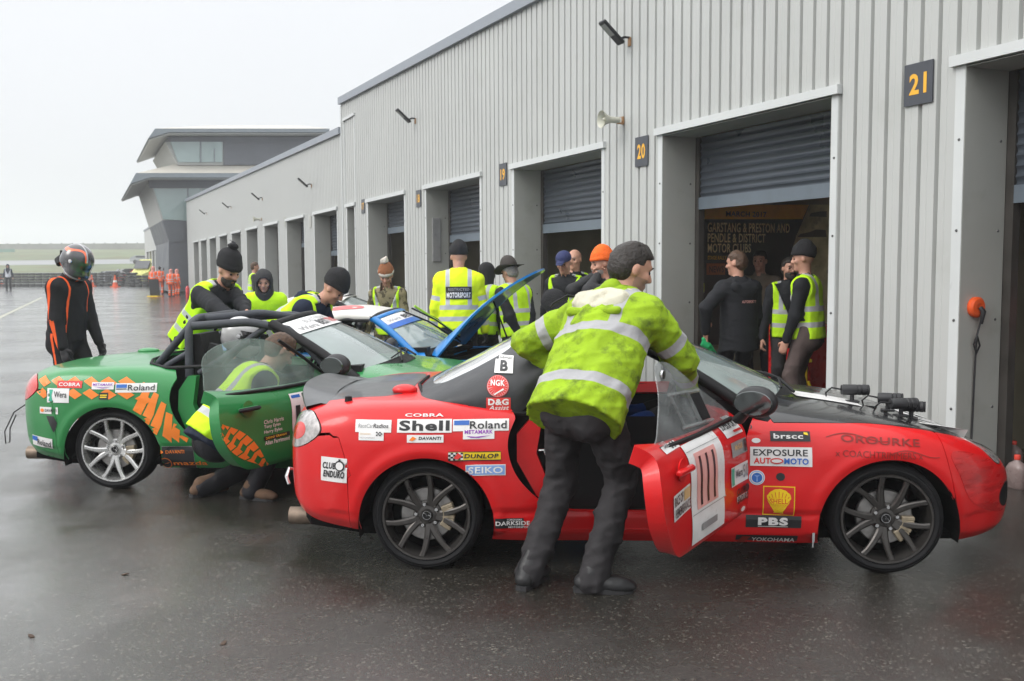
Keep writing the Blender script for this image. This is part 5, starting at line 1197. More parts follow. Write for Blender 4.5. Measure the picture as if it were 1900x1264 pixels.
# door fin of the same pattern
items = []; x0, x1, z0, z1 = -.76, -.2, .30, .66
def ud(x, z): return ((x-x0)/(x1-x0), (z-z0)/(z1-z0))
def lens_edge(t): return -.735+.42*t+.05*math.sin(PI*t), .645-.33*t+.045*math.sin(PI*t)
def lens_in(t): return -.735+.04*t-.0+.38*t**2.2, .63-.31*t**.8+.0
N_ = 7
for k in range(N_):
    t0, t1 = k/N_+.012, (k+1)/N_-.012
    a, b = lens_edge(t0), lens_edge(t1); c_, d_ = lens_in(t1), lens_in(t0); m0 = ((a[0]+d_[0])/2, (a[1]+d_[1])/2); m1 = ((b[0]+c_[0])/2, (b[1]+c_[1])/2)
    items.append(('p', O_, [ud(*a), ud(*b), ud(m1[0]+.014, m1[1]+.01), ud(m0[0]+.014, m0[1]+.01)])); items.append(('p', O_, [ud(m0[0]-.02, m0[1]-.02), ud(m1[0]-.02, m1[1]-.02), ud(*c_), ud(*d_)]))
    items.append(('p', O_, [ud(m0[0]+.015, m0[1]+.012), ud((m0[0]+m1[0])/2+.01, (m0[1]+m1[1])/2+.01), ud((m0[0]+m1[0])/2-.02, (m0[1]+m1[1])/2-.02), ud(m0[0]-.02, m0[1]-.02)]))
GC.decal([GD], (x0+x1)/2, (z0+z1)/2, x1-x0, z1-z0, items, parent=GD, name='chequer_band', lift=.0035)
fr = ('r', W_, 0, 0, 1, 1)
gk(112, 697, 163, 710, [('r', R_, 0, 0, 1, 1), ('t', 'COBRA', W_, .06, .25, .88, .5, .02)], lift=.005)
gk(91, 711, 138, 738, [fr, ('p', G_, [(.08, .1), (.26, .1), (.22, .5), (.28, .9), (.10, .9), (.14, .5)]), ('t', 'Wera', K_, .34, .36, .56, .42, .01)], lift=.005)
gk(183, 699, 226, 712, [fr, ('t', 'METAMARK', P_, .05, .48, .9, .36, .01), ('p', P_, [(.1, .36), (.5, .26), (.9, .34), (.5, .14)])], lift=.005)
gk(229, 701, 306, 718, [fr, ('r', B_, .02, .5, .26, .38), ('r', K_, .02, .34, .26, .08), ('t', 'Roland', K_, .31, .2, .64, .62, .008)], lift=.005, label='white and blue sticker reading Roland on the rear wing')
gk(198, 718, 216, 731, [('r', K_, 0, 0, 1, 1), ('r', Y_, .12, .55, .76, .16), ('r', Y_, .12, .25, .7, .16)], lift=.005)
gk(73, 747, 115, 760, [fr, ('t', 'DAVANTI', K_, .32, .3, .62, .42, .02), ('c', O_, .16, .5, .1, .26)], lift=.005)
gk(47, 806, 98, 826, [fr, ('r', B_, .02, .5, .28, .44), ('t', 'Roland', K_, .30, .18, .64, .56, .01)], lift=.005, rot=rad(-6))
gk(88, 764, 112, 796, [('p', K_, [(0, 1), (.7, 1), (1, .6), (.8, .2), (.6, 0), (.3, .5)])], lift=.003)
gk(303, 822, 372, 872, [('r', GY_, 0, 0, 1, 1), ('r', K_, .005, .01, .99, .98), ('t', 'DAVANTI', O_, .24, .72, .5, .13, .01), ('c', O_, .12, .79, .055, .06), ('c', O_, .20, .34, .15, .22), ('c', K_, .20, .34, .13, .185), ('p', O_, [(.08, .40), (.20, .36), (.32, .40), (.20, .24)]), ('t', 'mazda', O_, .40, .26, .95, .17, .02)], lift=.002)
def gd(x0, z0, x1, z1, items, **k): return GC.decal([GD], (x0+x1)/2, (z0+z1)/2, x1-x0, z1-z0, items, parent=GD, lift=.004, **k)
# door wording
ytxt = [('Chris Harris', .585), ('Tony Eyles', .552), ('Harry Eyles', .519), ('Allan Farrimond', .453)]
for s_, z_ in ytxt: gd(-.34, z_, -.34+.0155*len(s_), z_+.026, [('t', s_, W_, 0, 0, 1, 1, .015)])
gd(-.345, .482, -.10, .508, [('r', K_, 0, 0, 1, 1), ('t', 'DANNY GRAHAM', Y_, .06, .2, .8, .6, .0)])
gd(-.07, .37, .36, .74, [fr, ('r', B_, .03, .92, .2, .05), ('t', 'Roland', K_, .28, .90, .6, .08, .01), ('t', '101', K_, .08, .22, .84, .58, .03), ('t', 'CABER', GY_, .05, .05, .3, .08, .0), ('c', R_, .5, .08, .03, .03)])
gs = rail_glass(GC, -1, [(.40, .80), (.16, .96), (-.04, 1.075), (-.25, 1.11), (-.50, 1.09), (-.66, 1.03), (-.705, .93), (-.70, .79), (-.3, .785)], M_WETG, GD, name='side_window')
mb = MB(); mb.tube([(.42, -.735, .795), (.20, -.70, .95), (-.02, -.67, 1.085)], .012, 6); mb.tube([(.42, -.745, .79), (-.1, -.755, .785), (-.71, -.745, .795)], .012, 6); mb.build('window_seal', M_INT, GD, smooth=60)
mb = MB(); mb.box((-.50, -.850, .705), (.19, .026, .026), bev=.010); mb.build('handle_grip', M_INT, GD)
mb = MB(); mb.prism([(-.66, .77), (-.68, .62), (-.64, .50), (-.50, .36), (.38, .35), (.40, .77)], lambda u, v, w_: Vector((u, w_, v)), -.74, -.72); mb.build('door_card', M_INT, GD)
GC.hinge([GD], (.455, -.80, 0), rad(66))
mb = MB(); mb.prism([(-.63, .80), (-.70, .70), (-.71, .56), (-.64, .38), (-.50, .28), (-.44, .28), (-.54, .45), (-.60, .60), (-.57, .80)], lambda u, v, w_: Vector((u, w_, v)), -.77, -.70); mb.build('door_post', M_GRN, R)
mb = MB(); mb.box((-.12, -.735, .25), (1.16, .12, .10), bev=.012); mb.build('door_sill', M_GRN, R, smooth=30)
# roll cage
mb = MB(); H_ = 1.19
def cage(pts, r=.030):
    P = [Vector(p) for p in pts]; Q = [P[0]]
    for i in range(1, len(P)-1):
        a = P[i]+(P[i-1]-P[i]).normalized()*.07; b = P[i]+(P[i+1]-P[i]).normalized()*.07; Q += [a.lerp(b, t)*.0+(a*(1-t)**2+P[i]*2*t*(1-t)+b*t*t) for t in (0, .33, .67, 1)]
    Q.append(P[-1]); mb.tube(Q, r, 10)
cage([(-.69, -.60, .45), (-.69, -.58, 1.14), (-.69, -.42, H_), (-.69, .42, H_), (-.69, .58, 1.14), (-.69, .60, .45)])
cage([(-.67, -.56, 1.14), (-.25, -.55, 1.17), (.02, -.52, 1.11)]); cage([(-.67, .56, 1.14), (-.25, .55, 1.17), (.02, .52, 1.11)])
cage([(-.67, -.30, 1.18), (-.30, -.15, 1.215), (.03, .0, 1.16)])
for sg in (-1, 1): cage([(-.71, sg*.52, 1.13), (-1.02, sg*.46, .80), (-1.06, sg*.45, .72)], .028); cage([(-.62, sg*.58, .80), (-.30, sg*.60, 1.0), (-.28, sg*.6, 1.01)], .024)
cage([(-.66, .50, 1.12), (-1.02, -.30, .80), (-1.06, -.35, .72)], .024); cage([(-.61, -.56, .72), (-.30, -.52, 1.02), (-.12, -.53, 1.14)], .024)
cage([(.02, -.54, 1.12), (.10, -.56, 1.06), (.38, -.63, .78)], .026)
mb.build('roll_cage', M_FOAM, R, smooth=60)
mb = MB()
for (a, b) in (((-.9, -.38, .87), (-.8, -.34, .95)),): mb.ell((-.60, -.36, .86), (.08, .15, .13)); mb.ell((-.60, .36, .86), (.08, .15, .13))
mb.build('headrest', M_INT, R, smooth=60)
# windscreen banner, cockpit lip, towing strap, fuel cap
def banner(car, u0, u1, texts, v0=-.93, v1=.93, m=M_W):
    vs, fs = car.wsgrid(u0, u1, v0, v1, 6, 26, off=.009); mb = MB(); mb.add(vs, fs)
    for s_, m_, va, vb, ua, ub, bold in texts:
        g_, f_, asp = text_geo(s_, bold, 0); g_, f_ = fine_geo([(q[0]/asp, q[1]) for q in g_], f_, .6, .1, .03)
        # seen from the front the wording runs from the car's right to left
        mb.add([tuple(car.ws(ua+(ub-ua)*q[1], va+(vb-va)*q[0])+Vector((.5, 0, .85))*.013) for q in g_], f_, m_)
    return mb.build('windscreen_banner', [m]+DM, car.screen, recalc=False)
banner(GC, .70, .93, [('BUILT TO RACE', 1+GY_, -.6, .2, .83, .89, .0), ('Wera', 1+GY_, -.85, -.5, .73, .80, .01), ('BEST', 1+K_, -.42, -.12, .73, .83, .03), ('TRUSTED', 1+R_, -.08, .5, .74, .83, .03)])
mb = MB(); mb.tube([(-1.98, -.46, .56), (-2.06, -.50, .50), (-2.12, -.53, .36), (-2.115, -.53, .27), (-2.09, -.52, .28), (-2.09, -.51, .38), (-2.05, -.49, .48)], .009, 6, flat=.5); mb.build('tow_strap', M_INT, R, smooth=60)
mb = MB(); pl = [(-.95, .60), (-1.02, .40), (-1.05, .0), (-1.02, -.40), (-.95, -.60), (-.80, -.69), (-.55, -.715), (-.2, -.72)]; bt = GC.bvh(GC.body); pts = []
for a, b in pl:
    h_ = bt.ray_cast(Vector((a*1.02-.01, b*1.01, 3)), Vector((0, 0, -1))); pts.append((a*1.015, b*1.005, (h_[0].z if h_[0] else .86)+.004))
mb.tube(pts[::-1], .012, 6); mb.build('cockpit_lip', M_INT, R, smooth=60)
mb = MB(); mb.ell((-1.40, .36, .882), (.09, .06, .026)); mb.build('rollover_cover', M_GRN, R, smooth=60)

# ---------------------------------------------------------------- blue car, white hardtop, bonnet up
M_BLU = mat('sky_blue_paint', (.012, .21, .58), r=.33, var=.05, vs=1.5, coat=.5, spec=.35)
M_WHP = mat('white_paint', (.62, .62, .60), r=.35, var=.05, vs=1.2, coat=.4); M_WTOP = mat('white_hardtop', (.66, .64, .60), r=.4, var=.05, vs=1.2)
BC = Car('racing_car', 'blue roadster with a white hardtop and its bonnet propped open', M_BLU, wheel='s', pillar_m=M_BLU, bonnet_open=1, steep=True)
BC.R.scale = (.965, .965, .955); BC.R.location = (-1.25, 9.46, 0); BC.R.rotation_euler = (0, 0, rad(-7)); R = BC.R
rowsH = [(.06, 1.205, -.0, .56, 1.13), (-.25, 1.245, -.25, .60, 1.12), (-.50, 1.23, -.50, .67, .95), (-.75, 1.17, -.72, .715, .83), (-1.0, 1.03, -.88, .742, .82), (-1.27, .885, -1.06, .72, .838)]
roof_surface(rowsH, 'hardtop', M_WTOP, R, holes=lambda x, y, z: np.minimum(win(x, y, z), -rwin(x, y, z)))
ht = [o for o in R.children if o.name.startswith('hardtop')][0]
roof_surface(rowsH, 'rear_window', M_WSG, ht, holes=rwin, thick=.004, lift=-.004)
M_RD2 = mat('roundel_red', (.60, .10, .10), r=.4)
me_ = BC.bvh(ht)
for cx_, cy_, rr_ in ((-.30, -.28, .17), (-.62, -.42, .12), (-.4, .35, .15)):
    P = [(cx_, cy_)]+[(cx_+rr_*math.cos(2*PI*k/24), cy_+rr_*math.sin(2*PI*k/24)) for k in range(24)]; vs = []
    for a, b in P: h_ = me_.ray_cast(Vector((a, b, 3)), Vector((0, 0, -1))); vs.append(tuple(h_[0]+h_[1]*.004) if h_[0] else (a, b, 1.2))
    MB().add(vs, [[0, 1+k, 1+(k+1) % 24] for k in range(24)]).build('red_roundel', M_RD2, ht, recalc=False)
mb = MB(); mb.tube([BC.ws(.99, v)+Vector((-.05, 0, .012)) for v in [-.98+i*1.96/16 for i in range(17)]], .045, 8, flat=.35); mb.build('header_rail', M_INT, ht, smooth=60)
mb = MB(); mb.tube([(.0, -.56, 1.115), (-.2, -.60, 1.12), (-.38, -.61, 1.10), (-.50, -.645, 1.02), (-.58, -.69, .93), (-.62, -.72, .82)], .016, 6); mb.build('window_seal', M_INT, ht, smooth=60)
banner(BC, .74, .93, [('BEST', 1+K_, -.40, .1, .76, .86, .03), ('TRUSTED', 1+GY_, .15, .6, .78, .86, .03), ('Wera', 1+GY_, -.85, -.5, .78, .84, .0)])
vs, fs = BC.wsgrid(.62, .74, -.93, .93, 3, 26, off=.010); MB().add(vs, fs).build('blue_sun_strip', M_SB, BC.screen, recalc=False)
M_LIME = mat('lime_wiper', (.45, .72, .04), r=.4)
mb = MB()
for v0 in (-.35, .05, .30):
    mb.tube([BC.ws(.02, v0+.25)+Vector((.05, 0, .03)), BC.ws(.45, v0+.02)+Vector((.06, 0, .06)), BC.ws(.80, v0-.22)+Vector((.05, 0, .08))], .009, 5)
mb.build('wiper_arm', M_INT, BC.screen)
mb = MB(); mb.tube([BC.ws(.02, .42)+Vector((.05, 0, .05)), BC.ws(.80, -.05)+Vector((.06, 0, .10))], .012, 5); mb.build('lime_wiper_arm', M_LIME, BC.screen)
BC.hinge([BC.bonnet], (.62, 0, .88), rad(-50), 'Y')
mb = MB(); mb.tube([(1.40, -.42, .70), (1.18, -.42, 1.30)], .008, 6); mb.build('bonnet_prop', M_INT, R)
mb = MB(); mb.box((1.15, 0, .55), (.95, 1.10, .12)); mb.ell((1.0, 0, .66), (.34, .22, .13)); mb.box((1.1, -.05, .74), (.42, .26, .06), bev=.02); mb.tube([(.75, -.35, .72), (1.0, -.2, .76), (1.3, -.3, .70), (1.5, 0, .66)], .03, 8); mb.tube([(.8, .35, .74), (1.1, .25, .78), (1.45, .3, .68)], .025, 8); mb.tube([(.72, -.5, .80), (.9, -.1, .84), (.8, .5, .82)], .03, 8); mb.lathe([(0, 0), (.09, 0), (.10, .02), (.10, .10), (0, .11)], (1.3, .15, .66), n=16)
mb.build('engine', M_WELL, R)
BC.decal([BC.body], .88, .70, .22, .10, [('p', Y_, [(.5+.45*math.cos(PI*k/12), .35+.6*math.sin(PI*k/12)) for k in range(13)]), ('r', G_, .02, .12, .96, .28), ('t', 'MICHAEL', Y_, .10, .17, .8, .16, .0)], lift=.004)
BC.decal([BC.body], 1.22, .70, .20, .09, [('r', W_, 0, 0, 1, 1), ('chk', K_, .05, .1, .9, .8, 6, 3)], lift=.004)
# ---------------------------------------------------------------- white car behind
WC = Car('racing_car', 'white roadster mostly hidden behind the green car and the people', M_WHP, wheel='s')
WC.R.location = (-2.05, 12.15, 0); WC.R.rotation_euler = (0, 0, rad(0)); R = WC.R
roof_surface(rowsH, 'hardtop', M_WTOP, R, holes=lambda x, y, z: np.minimum(win(x, y, z), -rwin(x, y, z)))
ht2 = [o for o in R.children if o.name.startswith('hardtop')][0]; roof_surface(rowsH, 'rear_window', M_WSG, ht2, holes=rwin, thick=.004, lift=-.004)
rail_glass(WC, -1, [(.42, .80), (.12, .98), (-.10, 1.10), (-.30, 1.12), (-.46, 1.08), (-.58, .95), (-.64, .80), (-.1, .785)], M_WETG, WC.doors[-1])
mb = MB(); vs = [(-1.89-.05, y_/10*.58, .90-.0) for y_ in range(-10, 11)]+[(-1.78, y_/10*.58, .875) for y_ in range(-10, 11)]+[(-1.80, y_/10*.58, .85) for y_ in range(-10, 11)]+[(-1.93, y_/10*.58, .865) for y_ in range(-10, 11)]
mb.add(vs, [[a*21+i, a*21+i+1, ((a+1) % 4)*21+i+1, ((a+1) % 4)*21+i] for a in range(4) for i in range(20)]+[[0, 21, 42, 63], [20, 83, 62, 41]]); mb.build('boot_spoiler', M_WHP, WC.boot)
WC.decal([WC.doors[-1]], 0, .62, .5, .16, [('t', 'MOTORSPORT', K_, .1, .3, .8, .4, .02)], lift=.004)
for w_ in WP.values(): del_tree(w_)
# ================================================================== people
def unit(v): v = np.array(v, float); return v/np.linalg.norm(v)
def rotv(v, ax, a):
    ax = unit(ax); v = np.array(v, float); return v*math.cos(a)+np.cross(ax, v)*math.sin(a)+ax*(ax@v)*(1-math.cos(a))
def cloth_mat(name, col, refl=True, dirt=None, r=.75, bump=.35, bs=30, shine=0, col2=None, rc=(.44, .45, .46), c2=(.52, .66)):
    m = mat(name, col, r=r, var=.12, vs=7, bump=bump, bs=bs, col2=dirt, c2=c2, coat=shine, spec=.2)
    if 'm' not in m:
        m['m'] = 1
        if col2: attr_mix(m, 'two', col2)
        if refl: attr_mix(m, 'refl', rc)
    return m
SKIN = mat('skin', (.50, .27, .19), r=.5, var=.12, vs=22, col2=(.46, .20, .15), c2=(.5, .75)); SKIN['m'] = 1
attr_mix(SKIN, 'lip', (.33, .12, .10)); attr_mix(SKIN, 'stub', (.34, .20, .155)); attr_mix(SKIN, 'glove', (.014, .014, .016))
M_EYE = mat('eye_dark', (.03, .02, .018), r=.15, var=.02)
M_HAIRD = mat('dark_hair', (.022, .017, .014), r=.5, var=.4, vs=60, bump=.8, bs=70); M_HAIRB = mat('brown_hair', (.075, .04, .022), r=.55, var=.4, vs=60, bump=.8, bs=70); M_HAIRG = mat('grey_hair', (.26, .24, .22), r=.6, var=.3, vs=60, bump=.8, bs=70)
M_HIVIS = cloth_mat('hi_vis_yellow', (.52, .86, .02)); M_HIVISY = cloth_mat('hi_vis_lemon', (.70, .86, .02)); M_ORGS = cloth_mat('hi_vis_orange', (.88, .13, .03))
M_HVDIRT = cloth_mat('soiled_hi_vis', (.27, .42, .018), dirt=(.085, .125, .02), bump=.9, bs=16, rc=(.36, .36, .37), c2=(.50, .72)); M_HVNAVY = cloth_mat('hi_vis_with_navy_panels', (.52, .86, .02), col2=(.012, .014, .022))
M_BLKJ = cloth_mat('black_jacket', (.018, .019, .022), refl=False); M_NAVY = cloth_mat('navy_jacket', (.016, .022, .040), refl=False); M_GREYJ = cloth_mat('charcoal_jacket', (.040, .040, .042), refl=False)
M_TRG = cloth_mat('charcoal_work_trousers', (.036, .034, .036), refl=False, bump=.8, bs=14); M_TRB = cloth_mat('black_trousers', (.013, .013, .016), refl=False, r=.5, bump=.5, bs=20); M_TRBR = cloth_mat('brown_trousers', (.10, .075, .07), refl=False); M_CAMO = cloth_mat('camouflage_cloth', (.22, .19, .11), refl=False, dirt=(.07, .06, .035), c2=(.5, .52))
M_CREAM = cloth_mat('cream_lining', (.55, .53, .42), refl=False, dirt=(.40, .37, .28)); M_KNITB = mat('black_knit', (.016, .016, .018), r=.95, var=.2, vs=90, bump=1, bs=120); M_KNITO = mat('orange_knit', (.90, .15, .02), r=.9, var=.12, vs=60, bump=1, bs=110)
M_KNITW = mat('cream_knit', (.60, .55, .48), r=.95, var=.1, vs=60, bump=1, bs=110); M_KNITBR = mat('rust_brown_knit', (.28, .11, .05), r=.95, var=.15, vs=60, bump=1, bs=110); M_FELT = mat('dark_brown_felt', (.045, .038, .034), r=.8, var=.2); M_NVCAP = mat('navy_cap', (.022, .03, .10), r=.8, var=.15)
M_SHOE = mat('black_shoe', (.018, .018, .019), r=.5, var=.3, vs=20, bump=.3, bs=50); M_SOLE = mat('shoe_sole', (.03, .03, .032), r=.7); M_BOOTB = mat('tan_suede_boot', (.11, .065, .04), r=.9, var=.3, vs=20)
M_BEIGE = cloth_mat('beige_jumper', (.22, .18, .14), refl=False); M_SUIT = cloth_mat('black_orange_race_suit', (.016, .016, .018), col2=(.85, .12, .03), refl=False, bump=.5, bs=24); M_SUITB = cloth_mat('blue_race_suit', (.015, .04, .16), refl=False)
def attr2(m): 
    return m
M_HELM = mat('painted_helmet', (.035, .035, .04), r=.2, var=.3, vs=9, coat=1); M_HELM['m'] = 1; attr_mix(M_HELM, 'two', (.85, .12, .03)); attr_mix(M_HELM, 'three', (.34, .34, .36)); attr_mix(M_HELM, 'visor', (.03, .05, .03))
M_HELW = mat('silver_white_helmet', (.50, .50, .50), r=.25, var=.06, coat=1); attr_mix(M_HELW, 'visor', (.02, .018, .018)); M_HELR = mat('red_helmet', (.70, .02, .02), r=.25, var=.06, coat=1); attr_mix(M_HELR, 'visor', (.02, .018, .018))

def ik(a, t, l1, l2, hint):
    a = np.array(a, float); t = np.array(t, float); d = t-a; L_ = np.linalg.norm(d); L2 = min(L_, (l1+l2)*.995); u = d/(L_+1e-9); x_ = (l1*l1-l2*l2+L2*L2)/(2*L2+1e-9); h = math.sqrt(max(0, l1*l1-x_*x_))
    hp = np.array(hint, float); hp = hp-u*(hp@u); hp = unit(hp) if np.linalg.norm(hp) > 1e-6 else unit(np.cross(u, [0, 0, 1])); return a+u*x_+hp*h, a+u*L2
def folds(amp, seed):
    r = np.random.RandomState(seed); K = r.normal(size=(6, 3))*np.array([16, 16, 24]); K2 = r.normal(size=(6, 3))*11; ph = r.uniform(0, 6, 6)
    r2 = r.normal(size=(3, 3))*np.array([34, 34, 60])
    def f(P):
        s = 0
        for k in r2: s = s+.22*np.sin(P@k+2.2*np.sin(P@K2[0]))
        for k, k2, p in zip(K, K2, ph): s = s+(1-np.abs(np.sin((P@k)*.5+1.6*np.sin(P@k2+p)+p)))**2
        return (s/6-.3)*amp*-2.2
    return f
def person(label, head=None, root=None, scale=None, hdg=90, lean=5, side=0, twist=0, hp=8, hy=0, roll=0, armL=None, armR=None, footL=(.02, .12), footR=(.02, -.12), pel=.93, cat='person', jacket=None, vest=None, trousers=None, shoes=None, hat=None, hair=None, beard=None, hood=None, glove=False, h=.013, bulk=1.0, knee=None, group=None, extra=None, jlen=.12, fold=.009, toe=(0, 0), seed=1, kneel=False, collar=True, vneck=True, patch=None, hatargs=None):
    lam, sg_ = rad(lean), rad(side); u = np.array([math.sin(lam), math.sin(sg_)*math.cos(lam), math.cos(lam)*math.cos(sg_)]); P0 = np.array([0, 0, pel]); s = unit(rotv(np.cross(u, [1, 0, 0]) if lean < 60 else [0, 1, 0], u, rad(twist))); s = s if s[1] > 0 else -s
    f = np.cross(s, u); N0 = P0+u*.50
    hf = unit(rotv([math.cos(rad(hy))*math.cos(rad(hp)), math.sin(rad(hy))*math.cos(rad(hp)), -math.sin(rad(hp))], [0, 0, 1], 0)); hl = unit(np.cross([0, 0, 1], hf)); hl = rotv(hl, hf, rad(roll)); hu = np.cross(hf, hl)
    Hc = N0+unit(u*.6+hu*.4+f*.12)*.085+hu*.105
    hat_h = {'beanie': .03, 'pom': .06, 'helmet': .05, None: 0, 'cap': .02, 'brim': .04, 'hood': .035}.get(hat[0] if hat else None, 0)
    ztop = (Hc+hu*.12)[2]+hat_h
    ch, sh = math.cos(rad(hdg)), math.sin(rad(hdg))
    if head:
        px, py, Y = head; d = ray(px, py); kk = Y/d.y; ht = (d.x*kk, Y, HC+d.z*kk); k = scale or ht[2]/ztop; k = k
        rootx = ht[0]-k*(Hc[0]*ch-Hc[1]*sh); rooty = ht[1]-k*(Hc[0]*sh+Hc[1]*ch); rz = 0 if not scale else ht[2]-ztop*k
        if scale and kneel is False: rz = 0
    else: k = scale or 1; rootx, rooty = root; rz = 0
    def loc(t):
        if t[0] == 'w':
            _, px, py, Y = t; d = ray(px, py); kk = Y/d.y; w_ = np.array([d.x*kk-rootx, d.y*kk-rooty, HC+d.z*kk-rz])/k; return np.array([w_[0]*ch+w_[1]*sh, -w_[0]*sh+w_[1]*ch, w_[2]])
        return np.array(t, float)
    S = {1: P0+u*.435+s*.180, -1: P0+u*.435-s*.180}; arm = {}
    for sg, a_ in ((1, armL), (-1, armR)):
        a_ = a_ or ((.08, sg*.30, .78), None); t = loc(a_[0]); hint = a_[1] if a_[1] is not None else (-.8, sg*.5, -.3); E_, W__ = ik(S[sg], t, .29, .26, hint); arm[sg] = (S[sg], E_, W__)
    leg = {}
    for sg, ft in ((1, footL), (-1, footR)):
        if ft[0] == 'g':
            gx_, gy_ = G(ft[1], ft[2]); w_ = np.array([gx_-rootx, gy_-rooty])/k; ft = (w_[0]*ch+w_[1]*sh, -w_[0]*sh+w_[1]*ch)
        Hj = P0+np.array([0, sg*.095, -.02]); az = .085 if len(ft) < 3 else ft[2]; A_ = np.array([ft[0], ft[1], az]); K_, A_ = ik(Hj, A_, .43, .43, (1, sg*.12, .05) if not knee else knee); leg[sg] = (Hj, K_, A_)
    b = bulk
    nm = 'person'; R = empty(nm, (rootx, rooty, rz), rad(hdg), label, cat, group); R.scale = (k, k, k)
    # ---------- body (one continuous mesh)
    B = Field(); kk_ = .02
    B.cone(P0, P0+u*.2, .110, .120, side=s, flat=.7); B.cone(P0+u*.2, P0+u*.40, .13, .15, side=s, flat=.62); B.cone(S[1], S[-1], .058, .058); B.cone(P0+u*.42, Hc-hu*.07+hf*-.01, .062, .056, .03)
    H_ = lambda x, y, z: Hc+hf*x+hl*y+hu*z
    MH = np.stack([hf, hl, hu], 1)
    B.ell(H_(-.012, 0, .025), (.098, .078, .098), MH, .02); B.ell(H_(.022, 0, -.045), (.062, .056, .072), MH, .03); B.ell(H_(.070, 0, -.095), (.022, .026, .020), MH, .02)
    B.cone(H_(.080, 0, .018), H_(.104, 0, -.022), .011, .0145, .012); B.cone(H_(.092, .012, -.028), H_(.092, -.012, -.028), .010, .010, .008)
    B.cone(H_(.076, .034, .030), H_(.076, -.034, .030), .013, .013, .012); B.cone(H_(.080, .018, -.061), H_(.080, -.018, -.061), .010, .010, .010)
    for q in (1, -1):
        B.ell(H_(.088, q*.033, .008), (.016, .017, .013), MH, .010, '-'); B.ell(H_(.056, q*.046, -.022), (.026, .020, .022), MH, .015); B.ell(H_(-.012, q*.078, -.006), (.020, .011, .032), MH, .006)
    for sg in (1, -1):
        a, e_, w_ = arm[sg]; B.cone(a, e_, .047, .040); B.cone(e_, w_, .040, .027); Hj, K_, A_ = leg[sg]; B.cone(Hj, K_, .080, .052); B.cone(K_, A_, .050, .030); B.cone(A_+[0, 0, -.03], A_+np.array([.08, 0, -.055]), .022, .020)
    hb = min(h, .012); v, q = B.mesh(hb)
    def headc(P): w = P-Hc; return w@hf, w@hl, w@hu
    allv = [v]; allq = [q]; off = len(v)
    # hands: palm, four bent fingers of unequal length, thumb from the side
    for sg in (1, -1):
        a, e_, w_ = arm[sg]; d = unit(w_-e_); sd = unit(np.cross(d, [0, 0, 1]) if abs(d[2]) < .9 else np.cross(d, f)); 
        if abs(d[2]) >= .9: sd = unit(np.cross(d, s))
        nrm = unit(np.cross(d, sd))*(1 if abs(d[2]) > .9 else -1)
        pn = -s*sg; pn = unit(pn-d*(pn@d)) if np.linalg.norm(pn-d*(pn@d)) > .1 else nrm; wd = unit(np.cross(d, pn))
        if wd@f < 0: wd = -wd
        Hd = Field(); p0 = w_; p1 = w_+d*.085; Hd.cone(p0-d*.01, p0+d*.03, .027, .033, .01, side=wd, flat=.6); Hd.cone(p0+d*.03, p1, .036, .040, .01, side=wd, flat=.42)
        for i, (o_, L_) in enumerate(((.027, .068), (.009, .078), (-.009, .073), (-.026, .058))):
            r_ = .0092; b0 = p1+wd*o_-d*.006; c1 = b0+unit(d*.93+pn*.30)*L_*.45; c2 = c1+unit(d*.62+pn*.75)*L_*.32; c3 = c2+unit(d*.2+pn*.95)*L_*.26
            Hd.cone(b0, c1, r_+.0008, r_, .003); Hd.cone(c1, c2, r_, r_-.0006, .003); Hd.cone(c2, c3, r_-.0006, r_-.0018, .003)
        t0 = p0+wd*.026+d*.022; t1 = t0+unit(wd*.8+d*.6+pn*.4)*.036; t2 = t1+unit(d*.85+pn*.5+wd*.1)*.034; Hd.cone(t0, t1, .013, .011, .006); Hd.cone(t1, t2, .011, .0085, .004)
        hv, hq = Hd.mesh(.0055 if h < .02 else .012, grow=.002 if glove else 0); allv.append(hv); allq.append(hq+off); off += len(hv)
    v = np.concatenate(allv); q = np.concatenate(allq); hx, hyy, hz = headc(v)
    lip = np.minimum(.0055-np.abs(hz+.061), .022-np.abs(hyy)); lip = np.where(hx > .06, lip, -.05)
    stub = np.minimum(.05, -.030-hz-np.where(np.abs(hyy) < .02, .012, 0)) if beard == 'stubble' else np.full(len(v), -.05); stub = np.where((hx > .0) & (hz < -.02) & (hz > -.14) & (np.linalg.norm(v-Hc, axis=1) < .17), stub, -.05)
    wr = np.minimum(np.linalg.norm(v-arm[1][2], axis=1), np.linalg.norm(v-arm[-1][2], axis=1)); gl = (.22-wr) if glove else np.full(len(v), -.1)
    link('body', np_mesh('body', v, q, {'lip': lip, 'stub': stub, 'glove': gl}), SKIN, R)
    if not (hat and hat[0] == 'helmet'):
        mb = MB()
        for q_ in (1, -1): mb.ell(H_(.073, q_*.033, .006), (.0105, .0105, .0105), nu=10, nv=6)
        mb.build('eye', M_EYE, R, smooth=80)
        mb = MB(); hm_ = hair or M_HAIRD
        for q_ in (1, -1): mb.tube([H_(.090, q_*.017, .030), H_(.090, q_*.034, .037), H_(.078, q_*.052, .031)], .0032, 5)
        mb.build('eyebrow', hm_ if not isinstance(hm_, tuple) else hm_[0], R)
    # ---------- clothes
    def tcoord(P): w = P-P0; return w@s, w@u, w@f
